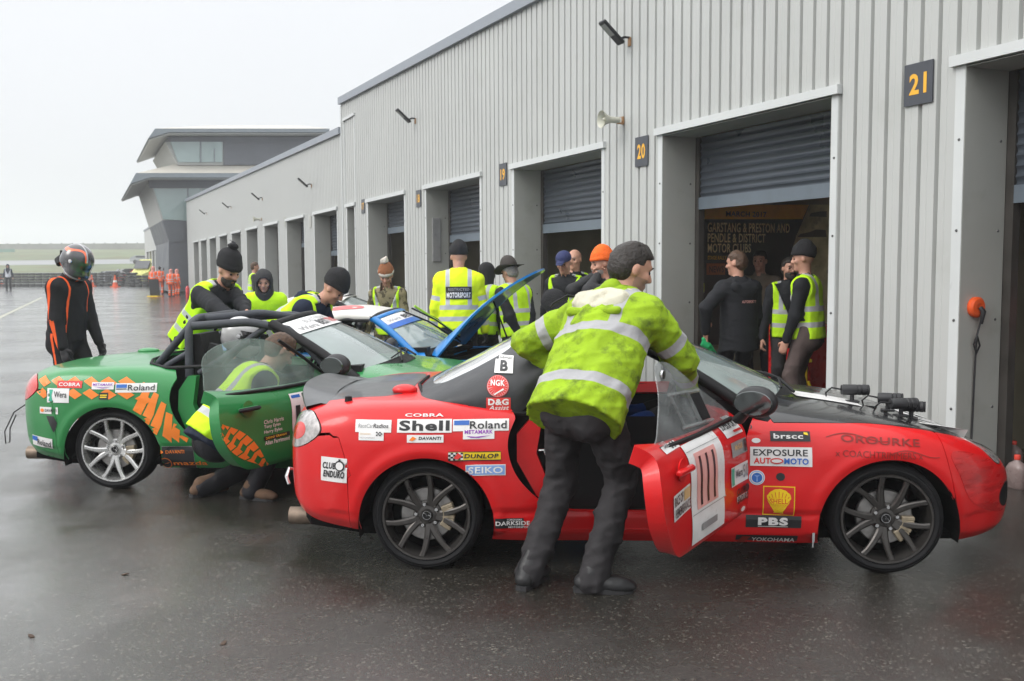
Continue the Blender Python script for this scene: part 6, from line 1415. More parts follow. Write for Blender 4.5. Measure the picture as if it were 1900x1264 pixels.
    def stripes(P, kind):
        l, hh, ff = tcoord(P); r_ = np.full(len(P), -.05)
        if kind in ('vest', 'jacket', 'suit'):
            for c_ in ((.06, .21) if kind != 'near' else ()): r_ = np.maximum(r_, .025-np.abs(hh-c_))
            r_ = np.maximum(r_, np.minimum(.023-np.abs(np.abs(l)-.105), hh-.20))
        if kind == 'band2':
            for c_ in (.03, .15): r_ = np.maximum(r_, .024-np.abs(hh-c_))
            r_ = np.maximum(r_, np.minimum(.022-np.abs(np.abs(l)-.115), hh-.14))
        if kind == 'near':
            for c_ in (-.005, .265): r_ = np.maximum(r_, .026-np.abs(hh-c_+ .03*np.sin(l*3)))
            r_ = np.maximum(r_, np.minimum(.024-np.abs(np.abs(l)-.125+.0*hh), hh-.26))
        return r_
    jk = None
    if jacket:
        jm, kind = jacket[0], (jacket[1] if len(jacket) > 1 else None); J = Field()
        J.cone(P0-u*(jlen+.16), P0+u*.16, .190*b, .172*b, side=s, flat=.76); J.cone(P0+u*.14, P0+u*.36, .172*b, .182*b, side=s, flat=.70); J.cone(P0+u*.40+s*.11, P0+u*.40-s*.11, .095*b, .095*b, .04); J.cone(S[1], S[-1], .074*b, .074*b, .04)
        if collar: J.cone(P0+u*.44, P0+u*.53+f*.01, .090, .074, .02)
        for sg in (1, -1):
            a, e_, w_ = arm[sg]; J.cone(a, e_, .070*b, .060*b, .03); J.cone(e_, w_-unit(w_-e_)*.015, .060*b, .042*b, .02)
        fd = folds(fold, seed)
        cutf = None
        if collar:
            cc = P0+u*.53+f*.01
            cutf = lambda P: np.minimum(np.minimum(.062-np.linalg.norm((P-cc)-((P-cc)@u)[..., None]*u, axis=-1), ((P-cc)@u)+.02), .05)*1.0
        def cutj(P):
            hh = (P-P0)@u; d_ = np.full(hh.shape, 9.)
            for sg in (1, -1):
                a, e_, w_ = arm[sg]; d_ = np.minimum(d_, np.minimum(Field.dist(('c', a, e_, .07*b, .06*b, .0, None, 1, '+', 0), P), Field.dist(('c', e_, w_, .06*b, .042*b, .0, None, 1, '+', 0), P)))
            c0 = np.minimum(-hh-jlen+.012*np.sin(P[..., 1]*19+P[..., 0]*13), d_-.004)
            return np.maximum(c0, cutf(P)) if cutf else c0
        v, q = J.mesh(h, disp=fd, cut=cutj)
        ref = stripes(v, kind) if kind else np.full(len(v), -.05)
        arm_r = np.full(len(v), -.05)
        near_arm = np.zeros(len(v), bool)
        for sg in (1, -1):
            a, e_, w_ = arm[sg]; d1 = Field.dist(('c', a, e_, .06*b, .055*b, .0, None, 1, '+', 0), v); d2 = Field.dist(('c', e_, w_, .055*b, .04*b, .0, None, 1, '+', 0), v)
            dt = Field.dist(('c', P0, P0+u*.36, .165*b, .165*b, 0, s, .7, '+', 0), v); isarm = np.minimum(d1, d2) < dt-.0
            tu = ((v-a)@unit(e_-a)); tf = ((v-e_)@unit(w_-e_)); up = d1 < d2
            val = np.where(up, .024-np.abs(tu-.19), .024-np.abs(tf-.16)) if kind in ('near', 'jacket', 'band2') else np.full(len(v), -.05)
            ref = np.where(isarm, val, ref); near_arm |= isarm
            if kind == 'suit':
                lat = (v-a)@s*sg
                st = .020-np.abs(np.cross(v-a, unit(e_-a))@f) 
                arm_r = np.where(isarm, np.where(up, .017-np.abs((v-a)@f+.0), .020+.05*np.clip(tf/.22, 0, 1)-np.abs((v-e_)@f)), arm_r); arm_r = np.where(isarm & (lat < .0), -.05, arm_r)
        if kind == 'suit':
            l, hh, ff = tcoord(v); arm_r = np.where(~near_arm, np.where(ff > -.2, .010-np.abs(np.abs(l)-.145+.05*hh), -.05), arm_r)
        if kind == 'navy':
            l, hh, ff = tcoord(v); arm_r = np.where(near_arm, -.05, .20-hh)
        if kind in ('near', 'jacket', 'band2'): pass
        jk = link('jacket', np_mesh('jacket', v, q, {'refl': ref, 'two': arm_r}), jm, R)
    if vest:
        vm, vk = vest if isinstance(vest, tuple) else (vest, 'vest'); Vt = Field(); g_ = .012 if jacket else .006
        Vt.cone(P0-u*.26, P0+u*.16, .212*b, .180*b, side=s, flat=.76); Vt.cone(P0+u*.14, P0+u*.36, .180*b, .188*b, side=s, flat=.71); Vt.cone(P0+u*.41+s*.11, P0+u*.41-s*.11, .098*b, .098*b, .04); Vt.cone(S[1]-s*.01+u*.0, S[-1]+s*.01, .080*b, .080*b, .04)
        def vcut(P):
            w = P-P0; l = w@s; hh = w@u; ff = w@f
            neck = .085-np.sqrt(l**2+(ff+.01)**2)*1.0; neck = np.where(hh > .40, neck, -.05)
            vn = np.where(ff > .02, (.02+(hh-.17)*.42)-np.abs(l), -.05) if vneck else -.05
            arms = np.abs(l)-(.178*b)-.0
            return np.maximum.reduce([neck, np.minimum(vn, .05)*1.0, arms*1.0, -.075-hh, np.full(l.shape, -.05)])
        v, q = Vt.mesh(h, disp=folds(fold*.8, seed+5), cut=vcut, grow=g_); ref = stripes(v, vk)
        link('vest', np_mesh('vest', v, q, {'refl': ref, 'two': np.full(len(v), -.05)}), vm, R)
    if trousers:
        T = Field(); T.cone(P0+s*.06+u*.01, P0-s*.06+u*.01, .128, .128, .04); T.cone(P0+[-.01, .065, -.08], P0+[-.01, -.065, -.08], .128, .128, .04)
        for sg in (1, -1):
            Hj, K_, A_ = leg[sg]; T.cone(Hj, K_, .098, .076, .02); T.cone(K_, A_+np.array([.005, 0, -.035]), .078, .068, .02)
        v, q = T.mesh(h, disp=folds(fold*.95, seed+9)); l = v[:, 1]; two = np.full(len(v), -.05)
        if jacket and len(jacket) > 1 and jacket[1] == 'suit': two = .012-np.abs(v[:, 0]-np.interp(v[:, 2], [0, .5, .93], [0, .05, 0]))
        if isinstance(trousers, tuple):
            zk = v[:, 2]; ref = np.maximum(.025-np.abs(zk-.28), .025-np.abs(zk-.40)); tm = trousers[0]
        else: ref = np.full(len(v), -.05); tm = trousers
        link('trousers', np_mesh('trousers', v, q, {'refl': ref, 'two': two}), tm, R)
    if shoes:
        for sg in (1, -1):
            A_ = leg[sg][2]; ty = rad(toe[0] if sg == 1 else toe[1]); fx = np.array([math.cos(ty), math.sin(ty), 0]); fy = np.array([-math.sin(ty), math.cos(ty), 0]); zb = A_[2]-.085
            Sf = Field(); g0 = np.array([A_[0], A_[1], zb]); Sf.cone(g0+fx*-.035+[0, 0, .045], g0+fx*.13+[0, 0, .036], .046, .040, .02, side=fy, flat=.85); Sf.cone(g0+fx*.10+[0, 0, .036], g0+fx*.165+[0, 0, .030], .044, .036, .02, side=fy, flat=.75); Sf.cone(g0+[0, 0, .05], A_, .044, .046, .02); Sf.cone(A_, A_+unit(leg[sg][1]-A_)*.09, .046, .044, .02)
            v, q = Sf.mesh(min(h, .010), cut=lambda P: .012+zb-P[..., 2]); so = link('shoe', np_mesh('shoe', v, q), shoes, R)
            mb = MB(); pts = [(-.075, -.026), (-.084, 0), (-.075, .026), (0, .036), (.08, .042), (.14, .038), (.178, .020), (.186, 0), (.178, -.020), (.14, -.038), (.08, -.042), (0, -.036)]
            mb.prism(pts, lambda a_, b_, w_: Vector(tuple(g0+fx*a_+fy*b_+np.array([0, 0, w_]))), .001, .022); mb.build('sole', M_SOLE, so)
    # ---------- head wear and hair
    if hair and not isinstance(hair, tuple): hair = (hair, 'short')
    if hair and hair[1] != 'none':
        Hf = Field(); Hf.ell(H_(-.016, 0, .036), (.107, .086, .098), MH, .02); Hf.ell(H_(-.045, 0, -.01), (.078, .082, .078), MH, .02)
        tall = hair[2] if len(hair) > 2 else 0
        if tall:
            for k_ in range(26):
                a_ = k_*2.4; rr = .02+.055*((k_*.618) % 1); b0 = H_(-.02+rr*math.cos(a_)*1.2, rr*math.sin(a_), .105-.6*rr*rr/.05); Hf.cone(b0, b0+(hu*.024+hf*(.022*math.cos(k_*1.7)+.006)+hl*.02*math.sin(k_*2.3)), .018, .006, .008)
        r0 = folds(.013, seed+3)
        def hcut(P): x_, y_, z_ = headc(P); return np.maximum.reduce([.045+x_*.35-z_-np.where(x_ < -.02, .11, 0)*1.0-np.where((x_ < .03) & (np.abs(y_) > .05), .03, 0), np.where(z_ < .07, x_-.097, -.05), np.full(x_.shape, -.05)])
        v, q = Hf.mesh(min(h, .010), disp=r0, cut=hcut); link('hair', np_mesh('hair', v, q), hair[0], R)
    if beard and beard != 'stubble':
        Bf = Field(); Bf.ell(H_(.030, 0, -.065), (.066, .064, .066), MH, .02); Bf.ell(H_(.075, 0, -.095), (.028, .034, .032), MH, .02); Bf.cone(H_(.094, .022, -.046), H_(.094, -.022, -.046), .010, .010, .01)
        def bcut(P): x_, y_, z_ = headc(P); return np.maximum.reduce([z_+.036+np.where(np.abs(y_) > .045, -.030, 0), np.where((np.abs(y_) < .020) & (x_ > .06), .010-np.abs(z_+.062), -.05), -.01-x_])
        v, q = Bf.mesh(min(h, .009), disp=folds(.008, seed+4), cut=bcut); link('beard', np_mesh('beard', v, q), beard, R)
    if hat:
        hk = hat[0]; Ht = Field(); two = None
        if hk in ('beanie', 'pom'):
            Ht.ell(H_(-.022, 0, .062), (.118, .098, .105), MH, .02); Ht.cone(H_(-.018, 0, .052), H_(-.030, 0, .12), .096, .07, .03); 
            if len(hat) > 2 and hat[2]: Ht.ell(H_(-.045, 0, .09), (.10, .09, .10), MH, .03)
            def cut(P): x_, y_, z_ = headc(P); return (.036+x_*.10-(x_ < -.0)*0-z_)+np.clip(-x_, 0, .1)*-.35
            v, q = Ht.mesh(min(h, .010), cut=cut, disp=folds(.006, seed)); ho = link('hat', np_mesh('hat', v, q), hat[1], R)
            Rf = Field(); Rf.ell(H_(-.020, 0, .055), (.125, .104, .062), MH, .02); 
            def cut2(P): x_, y_, z_ = headc(P); m_ = .052+x_*.10-np.clip(-x_, 0, .1)*.35; return np.abs(z_-m_-.008)-(.034 if hk == 'pom' else .026)
            v, q = Rf.mesh(min(h, .010), cut=cut2); link('hat_cuff', np_mesh('hat_cuff', v, q), hat[3] if len(hat) > 3 and hat[3] else hat[1], ho)
            if hk == 'pom':
                Pf = Field(); Pf.ell(H_(-.045, 0, .205), (.052, .052, .048), MH, .01); v, q = Pf.mesh(.008, disp=folds(.03, 77)); link('pompom', np_mesh('pompom', v, q), hat[4] if len(hat) > 4 else hat[1], ho)
        elif hk == 'cap':
            Ht.ell(H_(-.012, 0, .055), (.112, .092, .088), MH, .02); Ht.cone(H_(.10, 0, .052), H_(.155, 0, .042), .060, .050, .01, side=hl, flat=.12)
            v, q = Ht.mesh(min(h, .010), cut=lambda P: (.034-headc(P)[2])+np.clip(-headc(P)[0], 0, .1)*-.25); link('hat', np_mesh('hat', v, q), hat[1], R)
        elif hk == 'brim':
            Ht.ell(H_(-.015, 0, .095), (.105, .092, .075), MH, .02); Ht.cone(H_(-.015, 0, .05), H_(-.015, 0, .12), .105, .092, .02); 
            v, q = Ht.mesh(min(h, .010), cut=lambda P: .045-headc(P)[2]); ho = link('hat', np_mesh('hat', v, q), hat[1], R)
            mb = MB(); vs = []; n = 40
            for i in range(n):
                a = 2*PI*i/n; ca, sa = math.cos(a), math.sin(a)
                for rr, zz in ((.085, .055), (.13, .050), (.185, .052+.03*abs(sa)**2-.022*abs(ca)), (.187, .058+.03*abs(sa)**2-.022*abs(ca)), (.13, .057), (.085, .062)): vs.append(tuple(H_(-.015+rr*ca*1.05, rr*sa*.92, zz)))
            mb.add(vs, [[i*6+j, i*6+(j+1) % 6, ((i+1) % n)*6+(j+1) % 6, ((i+1) % n)*6+j] for i in range(n) for j in range(6)]); mb.build('brim', hat[1], ho, smooth=50)
            mb = MB(); mb.tube([H_(.02, .09, .05), H_(.03, .088, -.04), H_(.05, .04, -.13)], .003, 5); mb.tube([H_(.02, -.09, .05), H_(.03, -.088, -.04), H_(.05, -.04, -.13)], .003, 5); mb.build('chin_cord', M_INT, ho)
        elif hk == 'helmet':
            Ht.ell(H_(-.010, 0, .015), (.150, .128, .140), MH, .02); Ht.cone(H_(.05, .04, -.085), H_(.05, -.04, -.085), .085, .085, .04); Ht.ell(H_(.10, 0, -.07), (.065, .075, .055), MH, .03); Ht.ell(H_(-.06, 0, -.05), (.09, .10, .07), MH, .03)
            def hz_(P): x_, y_, z_ = headc(P); return -.150-z_
            v, q = Ht.mesh(min(h, .009), cut=hz_); x_, y_, z_ = headc(v)
            vis = np.minimum(np.minimum(.050-np.abs(z_-.012), x_-.015), .12-np.abs(y_)); vis = np.where(np.hypot(x_-.02, z_-.012) < .02, .01, vis)
            st = .012-np.abs(np.abs(y_)-.055-.25*np.clip(z_-.02, 0, 1)+.03*np.sin(x_*25)); st = np.where((z_ > .03) | (x_ < -.01) | (z_ < -.075), st, -.05)
            st3 = .007-np.abs(np.abs(y_)-.025-.2*x_); st3 = np.where(z_ > .06, st3, np.where(z_ < -.08, .008-np.abs(z_+.105), -.05))
            ho = link('helmet', np_mesh('helmet', v, q, {'visor': vis, 'two': st, 'three': st3}), hat[1], R)
            for q_ in (1, -1): mb = MB(); mb.lathe([(0, 0), (.018, 0), (.016, .008), (0, .009)], tuple(H_(.015, q_*.125, .015)), n=12, M=Matrix((tuple(hf), tuple(hu), tuple(hl*q_))).transposed()); mb.build('visor_pivot', M_CHR, ho)
            if hat[1] is M_HELM:
                Pk = Field(); Pk.cone(H_(-.02, 0, .135), H_(-.13, 0, .06), .022, .030, .02, side=hl, flat=.5); v, q = Pk.mesh(.009); link('rear_spoiler', np_mesh('rear_spoiler', v, q, {'two': np.full(len(v), -.05), 'three': np.full(len(v), -.05), 'visor': np.full(len(v), -.05)}), hat[1], ho)
                mb = MB(); mb.tube([H_(-.10, .06, -.10), H_(-.15, .04, -.09), H_(-.17, 0, -.085), H_(-.15, -.04, -.09), H_(-.10, -.06, -.10)], .03, 8); mb.tube([H_(-.14, 0, -.05), H_(-.17, 0, .0)], .035, 8); mb.build('neck_brace', M_INT, R, smooth=50)
        elif hk == 'hood':
            Ht.ell(H_(-.015, 0, .025), (.128, .108, .125), MH, .03); Ht.cone(H_(-.01, 0, -.05), N0-f*.0-u*.03, .105, .12, .04)
            def cut(P): x_, y_, z_ = headc(P); return np.where(x_ > .02, np.minimum(.075-np.hypot(y_, (z_+.02)*.72), .05), -.05)
            v, q = Ht.mesh(min(h, .011), cut=cut, disp=folds(.006, seed)); link('hood', np_mesh('hood', v, q), hat[1], R)
    if hood:   # hood lying on the back
        Fh = Field(); Fh.cone(N0-f*.10-u*.06+s*.10, N0-f*.10-u*.06-s*.10, .060, .060, .03); Fh.cone(N0-f*.06+s*.09, N0+f*.02+s*.085, .042, .030, .03); Fh.cone(N0-f*.06-s*.09, N0+f*.02-s*.085, .042, .030, .03); Fh.ell(N0-f*.115-u*.10, (.115, .055, .085), np.stack([s, f, u], 1), .03)
        v, q = Fh.mesh(h, disp=folds(.016, seed+2)); link('hood', np_mesh('hood', v, q), hood, R)
    info = dict(R=R, P0=P0, u=u, s=s, f=f, N0=N0, H_=H_, arm=arm, leg=leg, k=k, loc=loc, Hc=Hc)
    return info
def body_patch(I, back, l, h, w, hh, rows, dep=.20, mats=None):
    """a printed patch on the back or chest: flat panel just off the cloth"""
    s, u, f = I['s'], I['u'], I['f']*(-1 if back else 1); ob = [o for o in I['R'].children if o.name.startswith(('vest', 'jacket'))]; best = None
    X = Vector(tuple(-s if not back else s))*-1 if False else Vector(tuple(s))*(-1 if back else 1)*(1)
    X = Vector(tuple(s))*(-1 if back else 1); U = Vector(tuple(u)); Fd = Vector(tuple(f)); trs = [BVHTree.FromPolygons([v.co.copy() for v in o.data.vertices], [tuple(p.vertices) for p in o.data.polygons]) for o in ob]
    def pl(a, b, lv):
        p = Vector(tuple(I['P0']))+X*(-l*0+l+a)+U*(h+b); bst = None
        for t in trs:
            ht = t.ray_cast(p+Fd*.6, -Fd)
            if ht[0] is not None and (bst is None or ht[3] < bst[1]): bst = (ht[0], ht[3])
        return (bst[0] if bst else p+Fd*.16)+Fd*(.007+lv)
    mb = MB(); n = 8; vs = [pl(-w/2+w*i/n, -hh/2+hh*j/n, 0) for i in range(n+1) for j in range(n+1)]; k_ = n+1
    if mats[0] is not None: mb.add(vs, [[i*k_+j, (i+1)*k_+j, (i+1)*k_+j+1, i*k_+j+1] for i in range(n) for j in range(n)], 0)
    for tx, a0, b0, ww, h_, mi in rows:
        g_, f_, asp = text_geo(tx, .03, 0); g_, f_ = fine_geo([(q[0]/asp, q[1]) for q in g_], f_, ww, h_, .03); mb.add([pl(a0+q[0]*ww, b0+q[1]*h_, .003) for q in g_], f_, mi)
    par = ob[-1] if back or len(ob) == 1 else ob[-1]
    o = mb.build('printed_patch', [m if m is not None else M_K for m in mats], par, recalc=False); return o
# ---------------------------------------------------------------- who stands where
W = 'w'
# near man leaning into the red car
I = person('man in soiled hi-vis jacket leaning over the open red car door', root=(.335, 4.60), scale=1.07, hdg=53, lean=39, side=1, twist=-4, hp=20, hy=-36, footL=('g', 980, 1088), footR=('g', 1098, 1098), toe=(10, -58), pel=.885,
    armL=((W, 1045, 700, 5.1), (-.5, 1, -.3)), armR=((W, 1277, 722, 5.02), (-.3, -.9, .1)), jacket=(M_HVDIRT, 'near'), trousers=M_TRG, shoes=M_SHOE, hair=(M_HAIRD, 'short', .015), glove=True, h=.0095, bulk=1.30, jlen=.14, fold=.016, seed=3, hood=M_CREAM, beard='stubble')
mb = MB(); P_ = lambda a, b, c: tuple(I['N0']+I['s']*a+I['u']*b+I['f']*c)
mb.tube([P_(.16, -.01, -.08), P_(.20, -.03, -.13), P_(.24, -.10, -.16), P_(.245, -.12, -.16)], .006, 6); mb.build('drawcord', M_INT, I['R'])
# upper collar rim in hi-vis above the cream hood
fl = Field(); N0, u, s, f = I['N0'], I['u'], I['s'], I['f']
fl.cone(N0+s*.075-u*.01, N0-f*.085+u*.03, .035, .045, .02); fl.cone(N0-f*.085+u*.03, N0-s*.075-u*.01, .045, .035, .02); fl.cone(N0+s*.13-f*.14-u*.14, N0-s*.13-f*.14-u*.14, .024, .024, .02)
v, q = fl.mesh(.010, disp=folds(.008, 9)); link('collar', np_mesh('collar', v, q, {'refl': np.full(len(v), -.05), 'two': np.full(len(v), -.05)}), M_HVDIRT, I['R'])
# racing driver on the left
I = person('racing driver in black and orange suit and helmet beside the green car', head=(143, 455, 8.95), hdg=-14, lean=6, hp=36, hy=0, footL=(.05, .13), footR=(-.05, -.12), armL=((.20, .19, .84), (-.8, .5, -.2)), armR=((.14, -.22, .80), (-1, -.1, -.1)),
    jacket=(M_SUIT, 'suit'), trousers=M_SUIT, shoes=M_SHOE, hat=('helmet', M_HELM), glove=True, h=.012, bulk=1.08, seed=12, jlen=.06, fold=.006)
I2 = person('man in pompom hat and yellow vest leaning on the green car cage', head=(424, 466, 8.45), hdg=-28, lean=38, side=0, hp=30, hy=-8, armL=((W, 462, 588, 8.1), (0, 1, -.3)), armR=((W, 446, 600, 7.9), (-.7, -.7, .3)), jacket=(M_BLKJ,), vest=M_HIVIS, trousers=M_TRB, shoes=M_SHOE, hat=('pom', M_KNITB, 1, M_KNITB, M_KNITB), beard=M_HAIRD, h=.012, bulk=1.14, seed=21)
I3 = person('man in dark hood and yellow bomber jacket looking down at the cars', head=(489, 500, 10.7), hdg=-80, lean=24, hp=26, hy=0, armL=((.3, .22, .85), None), armR=((.3, -.2, .85), None), jacket=(M_HVNAVY, 'navy'), trousers=M_TRB, shoes=M_SHOE, hat=('hood', M_GREYJ), h=.014, bulk=1.12, seed=31)
I4 = person('man in black beanie and vest bending right over the blue car', head=(620, 512, 8.5), hdg=-12, lean=56, side=0, hp=44, hy=-2, armL=((.62, .15, .62), None), armR=((.60, -.14, .60), (-.4, -.5, -1)), jacket=(M_NAVY,), vest=M_HIVIS, trousers=M_TRB, shoes=M_SHOE, hat=('beanie', M_KNITB, 1), hood=M_NAVY, h=.012, bulk=1.12, seed=41)
I5 = person('woman in brown and cream bobble hat, camouflage jacket and vest', head=(716, 488, 11.2), hdg=-100, lean=6, hp=34, hy=10, armL=((.14, .26, .80), None), armR=((.14, -.26, .80), None), jacket=(M_CAMO,), vest=(M_HIVIS, 'band2'), trousers=M_CAMO, shoes=M_SHOE, hat=('pom', M_KNITBR, 0, M_KNITW, M_KNITW), h=.013, bulk=.95, seed=51, hair=(M_HAIRB, 'none'))
mb = MB()
for q_ in (1, -1):
    H_ = I5['H_']; mb.tube([H_(.04, q_*.06, -.08), H_(.06, q_*.07, -.15), H_(.08, q_*.08, -.24), H_(.11, q_*.10, -.33), H_(.12, q_*.115, -.36)], [.012, .016, .014, .014, .012], 7)
mb.build('plait', M_HAIRB, I5['R'], smooth=60)
I6 = person('marshal seen from behind in lemon hi-vis jacket lettered MOTORSPORT', head=(851, 452, 10.6), hdg=92, lean=4, hp=18, hy=0, armL=((.08, .27, .76), None), armR=((.08, -.28, .80), None), jacket=(M_HIVISY, 'band2'), trousers=M_TRB, shoes=M_SHOE, hat=('beanie', M_KNITB, 0), glove=True, h=.012, bulk=1.22, seed=61, jlen=.07)
body_patch(I6, True, .0, .30, .27, .13, [('MOTORSPORT', -.125, -.05, .25, .055, 1), ('RESTRICTED', -.11, .022, .22, .028, 2)], mats=[M_K, M_W, M_SGY])
I7 = person('person in black hood and vest with a union flag badge on the sleeve', head=(903, 487, 11.1), hdg=65, lean=6, hp=22, hy=0, armR=((.10, -.25, .8), None), jacket=(M_BLKJ,), vest=M_HIVIS, trousers=M_TRB, shoes=M_SHOE, hat=('hood', M_KNITB), h=.014, bulk=1.1, seed=71)
I8 = person('man in brimmed hat and yellow vest with hands behind his back', head=(945, 482, 10.7), hdg=130, lean=10, hp=18, hy=8, armL=((-.17, .10, .82), (-.4, 1, -.2)), armR=((-.20, -.02, .86), (-.5, -1, -.1)), jacket=(M_BLKJ,), vest=(M_HIVIS, 'vest'), trousers=M_TRB, shoes=M_SHOE, hat=('brim', M_FELT), hair=(M_HAIRG, 'short'), h=.012, bulk=1.12, seed=81)
I9 = person('man in navy cap, glasses and yellow vest standing at door 19', head=(1046, 467, 11.2), hdg=-112, lean=7, hp=22, hy=0, jacket=(M_BLKJ,), vest=M_HIVIS, trousers=M_TRB, shoes=M_SHOE, hat=('cap', M_NVCAP), h=.013, bulk=1.05, seed=91)
mb = MB(); H_ = I9['H_']
for q_ in (1, -1): mb.tube([H_(.098+.004*math.cos(a), q_*.033+.021*math.cos(a), .004+.016*math.sin(a)) for a in [2*PI*k/14 for k in range(15)]], .002, 5, cap=False)
mb.tube([H_(.102, .012, .008), H_(.102, -.012, .008)], .002, 5); mb.build('glasses', M_INT, I9['R'])
I10 = person('balding man in yellow vest behind the man with the navy cap', head=(1066, 464, 12.1), hdg=-60, lean=4, hp=8, hy=-60, jacket=(M_BLKJ,), vest=M_HIVIS, trousers=M_TRB, shoes=M_SHOE, hair=(M_HAIRG, 'none'), h=.014, seed=101)
I11 = person('grey bearded man in bright orange beanie holding his face', head=(1116, 461, 9.1), hdg=205, lean=6, hp=12, hy=-12, armR=((.17, -.03, 1.50), (.3, -1, -1)), armL=((.16, .03, 1.50), (.3, 1, -1)), jacket=(M_GREYJ,), trousers=M_TRB, shoes=M_SHOE, hat=('beanie', M_KNITO, 0), beard=M_HAIRG, h=.012, seed=111)
I12 = person('shorter person with black hooded head behind the leaning man', head=(1028, 541, 8.3), hdg=150, lean=52, hp=40, hy=0, jacket=(M_BLKJ,), trousers=M_TRB, shoes=M_SHOE, hat=('hood', M_KNITB), h=.014, seed=121)
I13 = person('man in yellow vest and grey sleeves by the lower garage doors', head=(473, 487, 24.5), hdg=15, lean=3, hp=6, jacket=(M_GREYJ,), vest=M_HIVIS, trousers=M_TRB, shoes=M_SHOE, hair=M_HAIRB, h=.022, seed=131)
# inside garage 20
I14 = person('man in black team jacket with green cloth seen from behind in garage 20', head=(1366, 467, 9.6), hdg=112, lean=2, hp=8, hy=32, armL=((.05, .36, .93), (-.3, 1, 0)), armR=((.1, -.24, .80), None), jacket=(M_BLKJ,), trousers=M_TRB, shoes=M_SHOE, hair=(M_HAIRB, 'short'), hood=M_BLKJ, h=.012, bulk=1.16, seed=141, jlen=.20)
body_patch(I14, True, .03, .30, .2, .05, [('AUTOSPORT 77', -.09, -.015, .18, .028, 1)], mats=[None, M_PINK])
a_ = I14['arm'][1][2]; fl = Field(); d_ = np.array([0, 0, -1.]); fl.cone(a_+[.02, .01, -.08], a_+[.03, -.02, -.14], .035, .05, .02, side=np.array([1., 0, 0]), flat=.5); fl.cone(a_+[.03, -.02, -.13], a_+[.08, -.14, -.24], .055, .05, .02, side=np.array([.6, .7, 0]), flat=.35); fl.ell(a_+[.02, -.05, -.21], (.08, .04, .03), None, .02)
v, q = fl.mesh(.009, disp=folds(.012, 5)); M_GCL = mat('green_microfibre', (.02, .42, .14), r=.9, var=.15, vs=30, bump=.4); o = link('cleaning_cloth', np_mesh('cleaning_cloth', v, q), M_GCL); o.matrix_world = Matrix.Translation(I14['R'].location) @ Matrix.Rotation(I14['R'].rotation_euler.z, 4, 'Z') @ Matrix.Scale(I14['k'], 4); tag(o, 'bright green cloth hanging from the hand of the man in black', 'cloth')
I15 = person('bearded man with glasses and front-zipped yellow vest in garage 20', head=(1466, 478, 10.2), hdg=-95, lean=2, hp=6, hy=12, jacket=(M_BLKJ,), vest=M_HIVIS, trousers=M_TRG, shoes=M_SHOE, beard=M_HAIRD, hair=(M_HAIRD, 'short'), h=.012, bulk=1.05, seed=151)
mb = MB(); H_ = I15['H_']
for q_ in (1, -1): mb.tube([H_(.098+.004*math.cos(a), q_*.033+.021*math.cos(a), .004+.016*math.sin(a)) for a in [2*PI*k/14 for k in range(15)]], .002, 5, cap=False)
mb.build('glasses', M_INT, I15['R'])
I16 = person('man in black beanie, yellow vest and brown trousers turning to talk in garage 20', head=(1490, 451, 9.3), hdg=150, lean=3, hp=8, hy=10, armL=((.16, .20, .82), (-.6, .7, -.3)), armR=((.1, -.2, .8), None), jacket=(M_BLKJ,), vest=M_HIVIS, trousers=M_TRBR, shoes=M_SHOE, hat=('beanie', M_KNITB, 0), hair=(M_HAIRD, 'none'), h=.012, bulk=1.02, seed=161)
I17 = person('man in beige jumper further back in garage 20', head=(1410, 466, 11.6), hdg=-120, lean=2, hp=6, jacket=(M_BEIGE,), trousers=M_TRB, shoes=M_SHOE, hair=M_HAIRD, h=.015, seed=171)
I18 = person('tall man in a dark top at the back of garage 20', head=(1452, 446, 12.2), hdg=-110, lean=2, hp=10, jacket=(M_BLKJ,), trousers=M_TRB, shoes=M_SHOE, hair=M_HAIRB, h=.015, seed=181)
I19 = person('person in lemon hi-vis jacket half hidden by the left jamb of garage 20', head=(1288, 470, 11.3), hdg=10, lean=3, hp=6, armR=((.1, -.24, .95), None), jacket=(M_HIVISY, 'band2'), trousers=M_TRB, shoes=M_SHOE, hair=M_HAIRB, h=.015, bulk=1.1, seed=191)
# drivers in the cars
def inhelm(label, car, seat, helm, suit, **k):
    R_ = car.R; hd = math.degrees(R_.rotation_euler.z); w_ = R_.matrix_basis @ Vector(seat)
    I = person(label, root=(w_.x, w_.y), scale=.96, hdg=hd+k.pop('turn', 0), lean=k.pop('lean', -14), hp=k.pop('hp', 6), footL=(.78, .10, .28), footR=(.78, -.10, .28), pel=.42, armL=((.36, .16, .78), (0, 1, -1)), armR=((.36, -.16, .78), (0, -1, -1)), jacket=(suit, 'suit') if suit is M_SUIT else (suit,), trousers=suit, hat=('helmet', helm), h=.014, bulk=.95, seed=5, glove=True, jlen=.02, **k); return I
inhelm('driver with plain silver white helmet sitting in the blue car', BC, (-.42, -.30, 0), M_HELW, M_BLKJ, hp=10)
inhelm('driver with red helmet and blue suit sitting in the red car', RC, (-.34, -.33, 0), M_HELR, M_SUITB, hp=2)
inhelm('driver reclining in the cockpit of the green car', GC, (-.30, -.33, 0), M_HELW, M_NAVY, hp=14)
# man crouching in the green door
person('man in vest and tan boots crouching behind the open green door', root=(-2.0, 6.45), scale=1.0, hdg=32, lean=42, hp=40, hy=0, pel=.47, footL=(-.06, .16), footR=(.20, -.12), toe=(10, -50), armL=((.55, .1, .62), None), armR=((.50, -.2, .60), None), jacket=(M_NAVY,), vest=M_HIVIS, trousers=M_TRB, shoes=M_BOOTB, hair=M_HAIRB, h=.012, bulk=1.08, seed=201, knee=(1, 0, -.3))
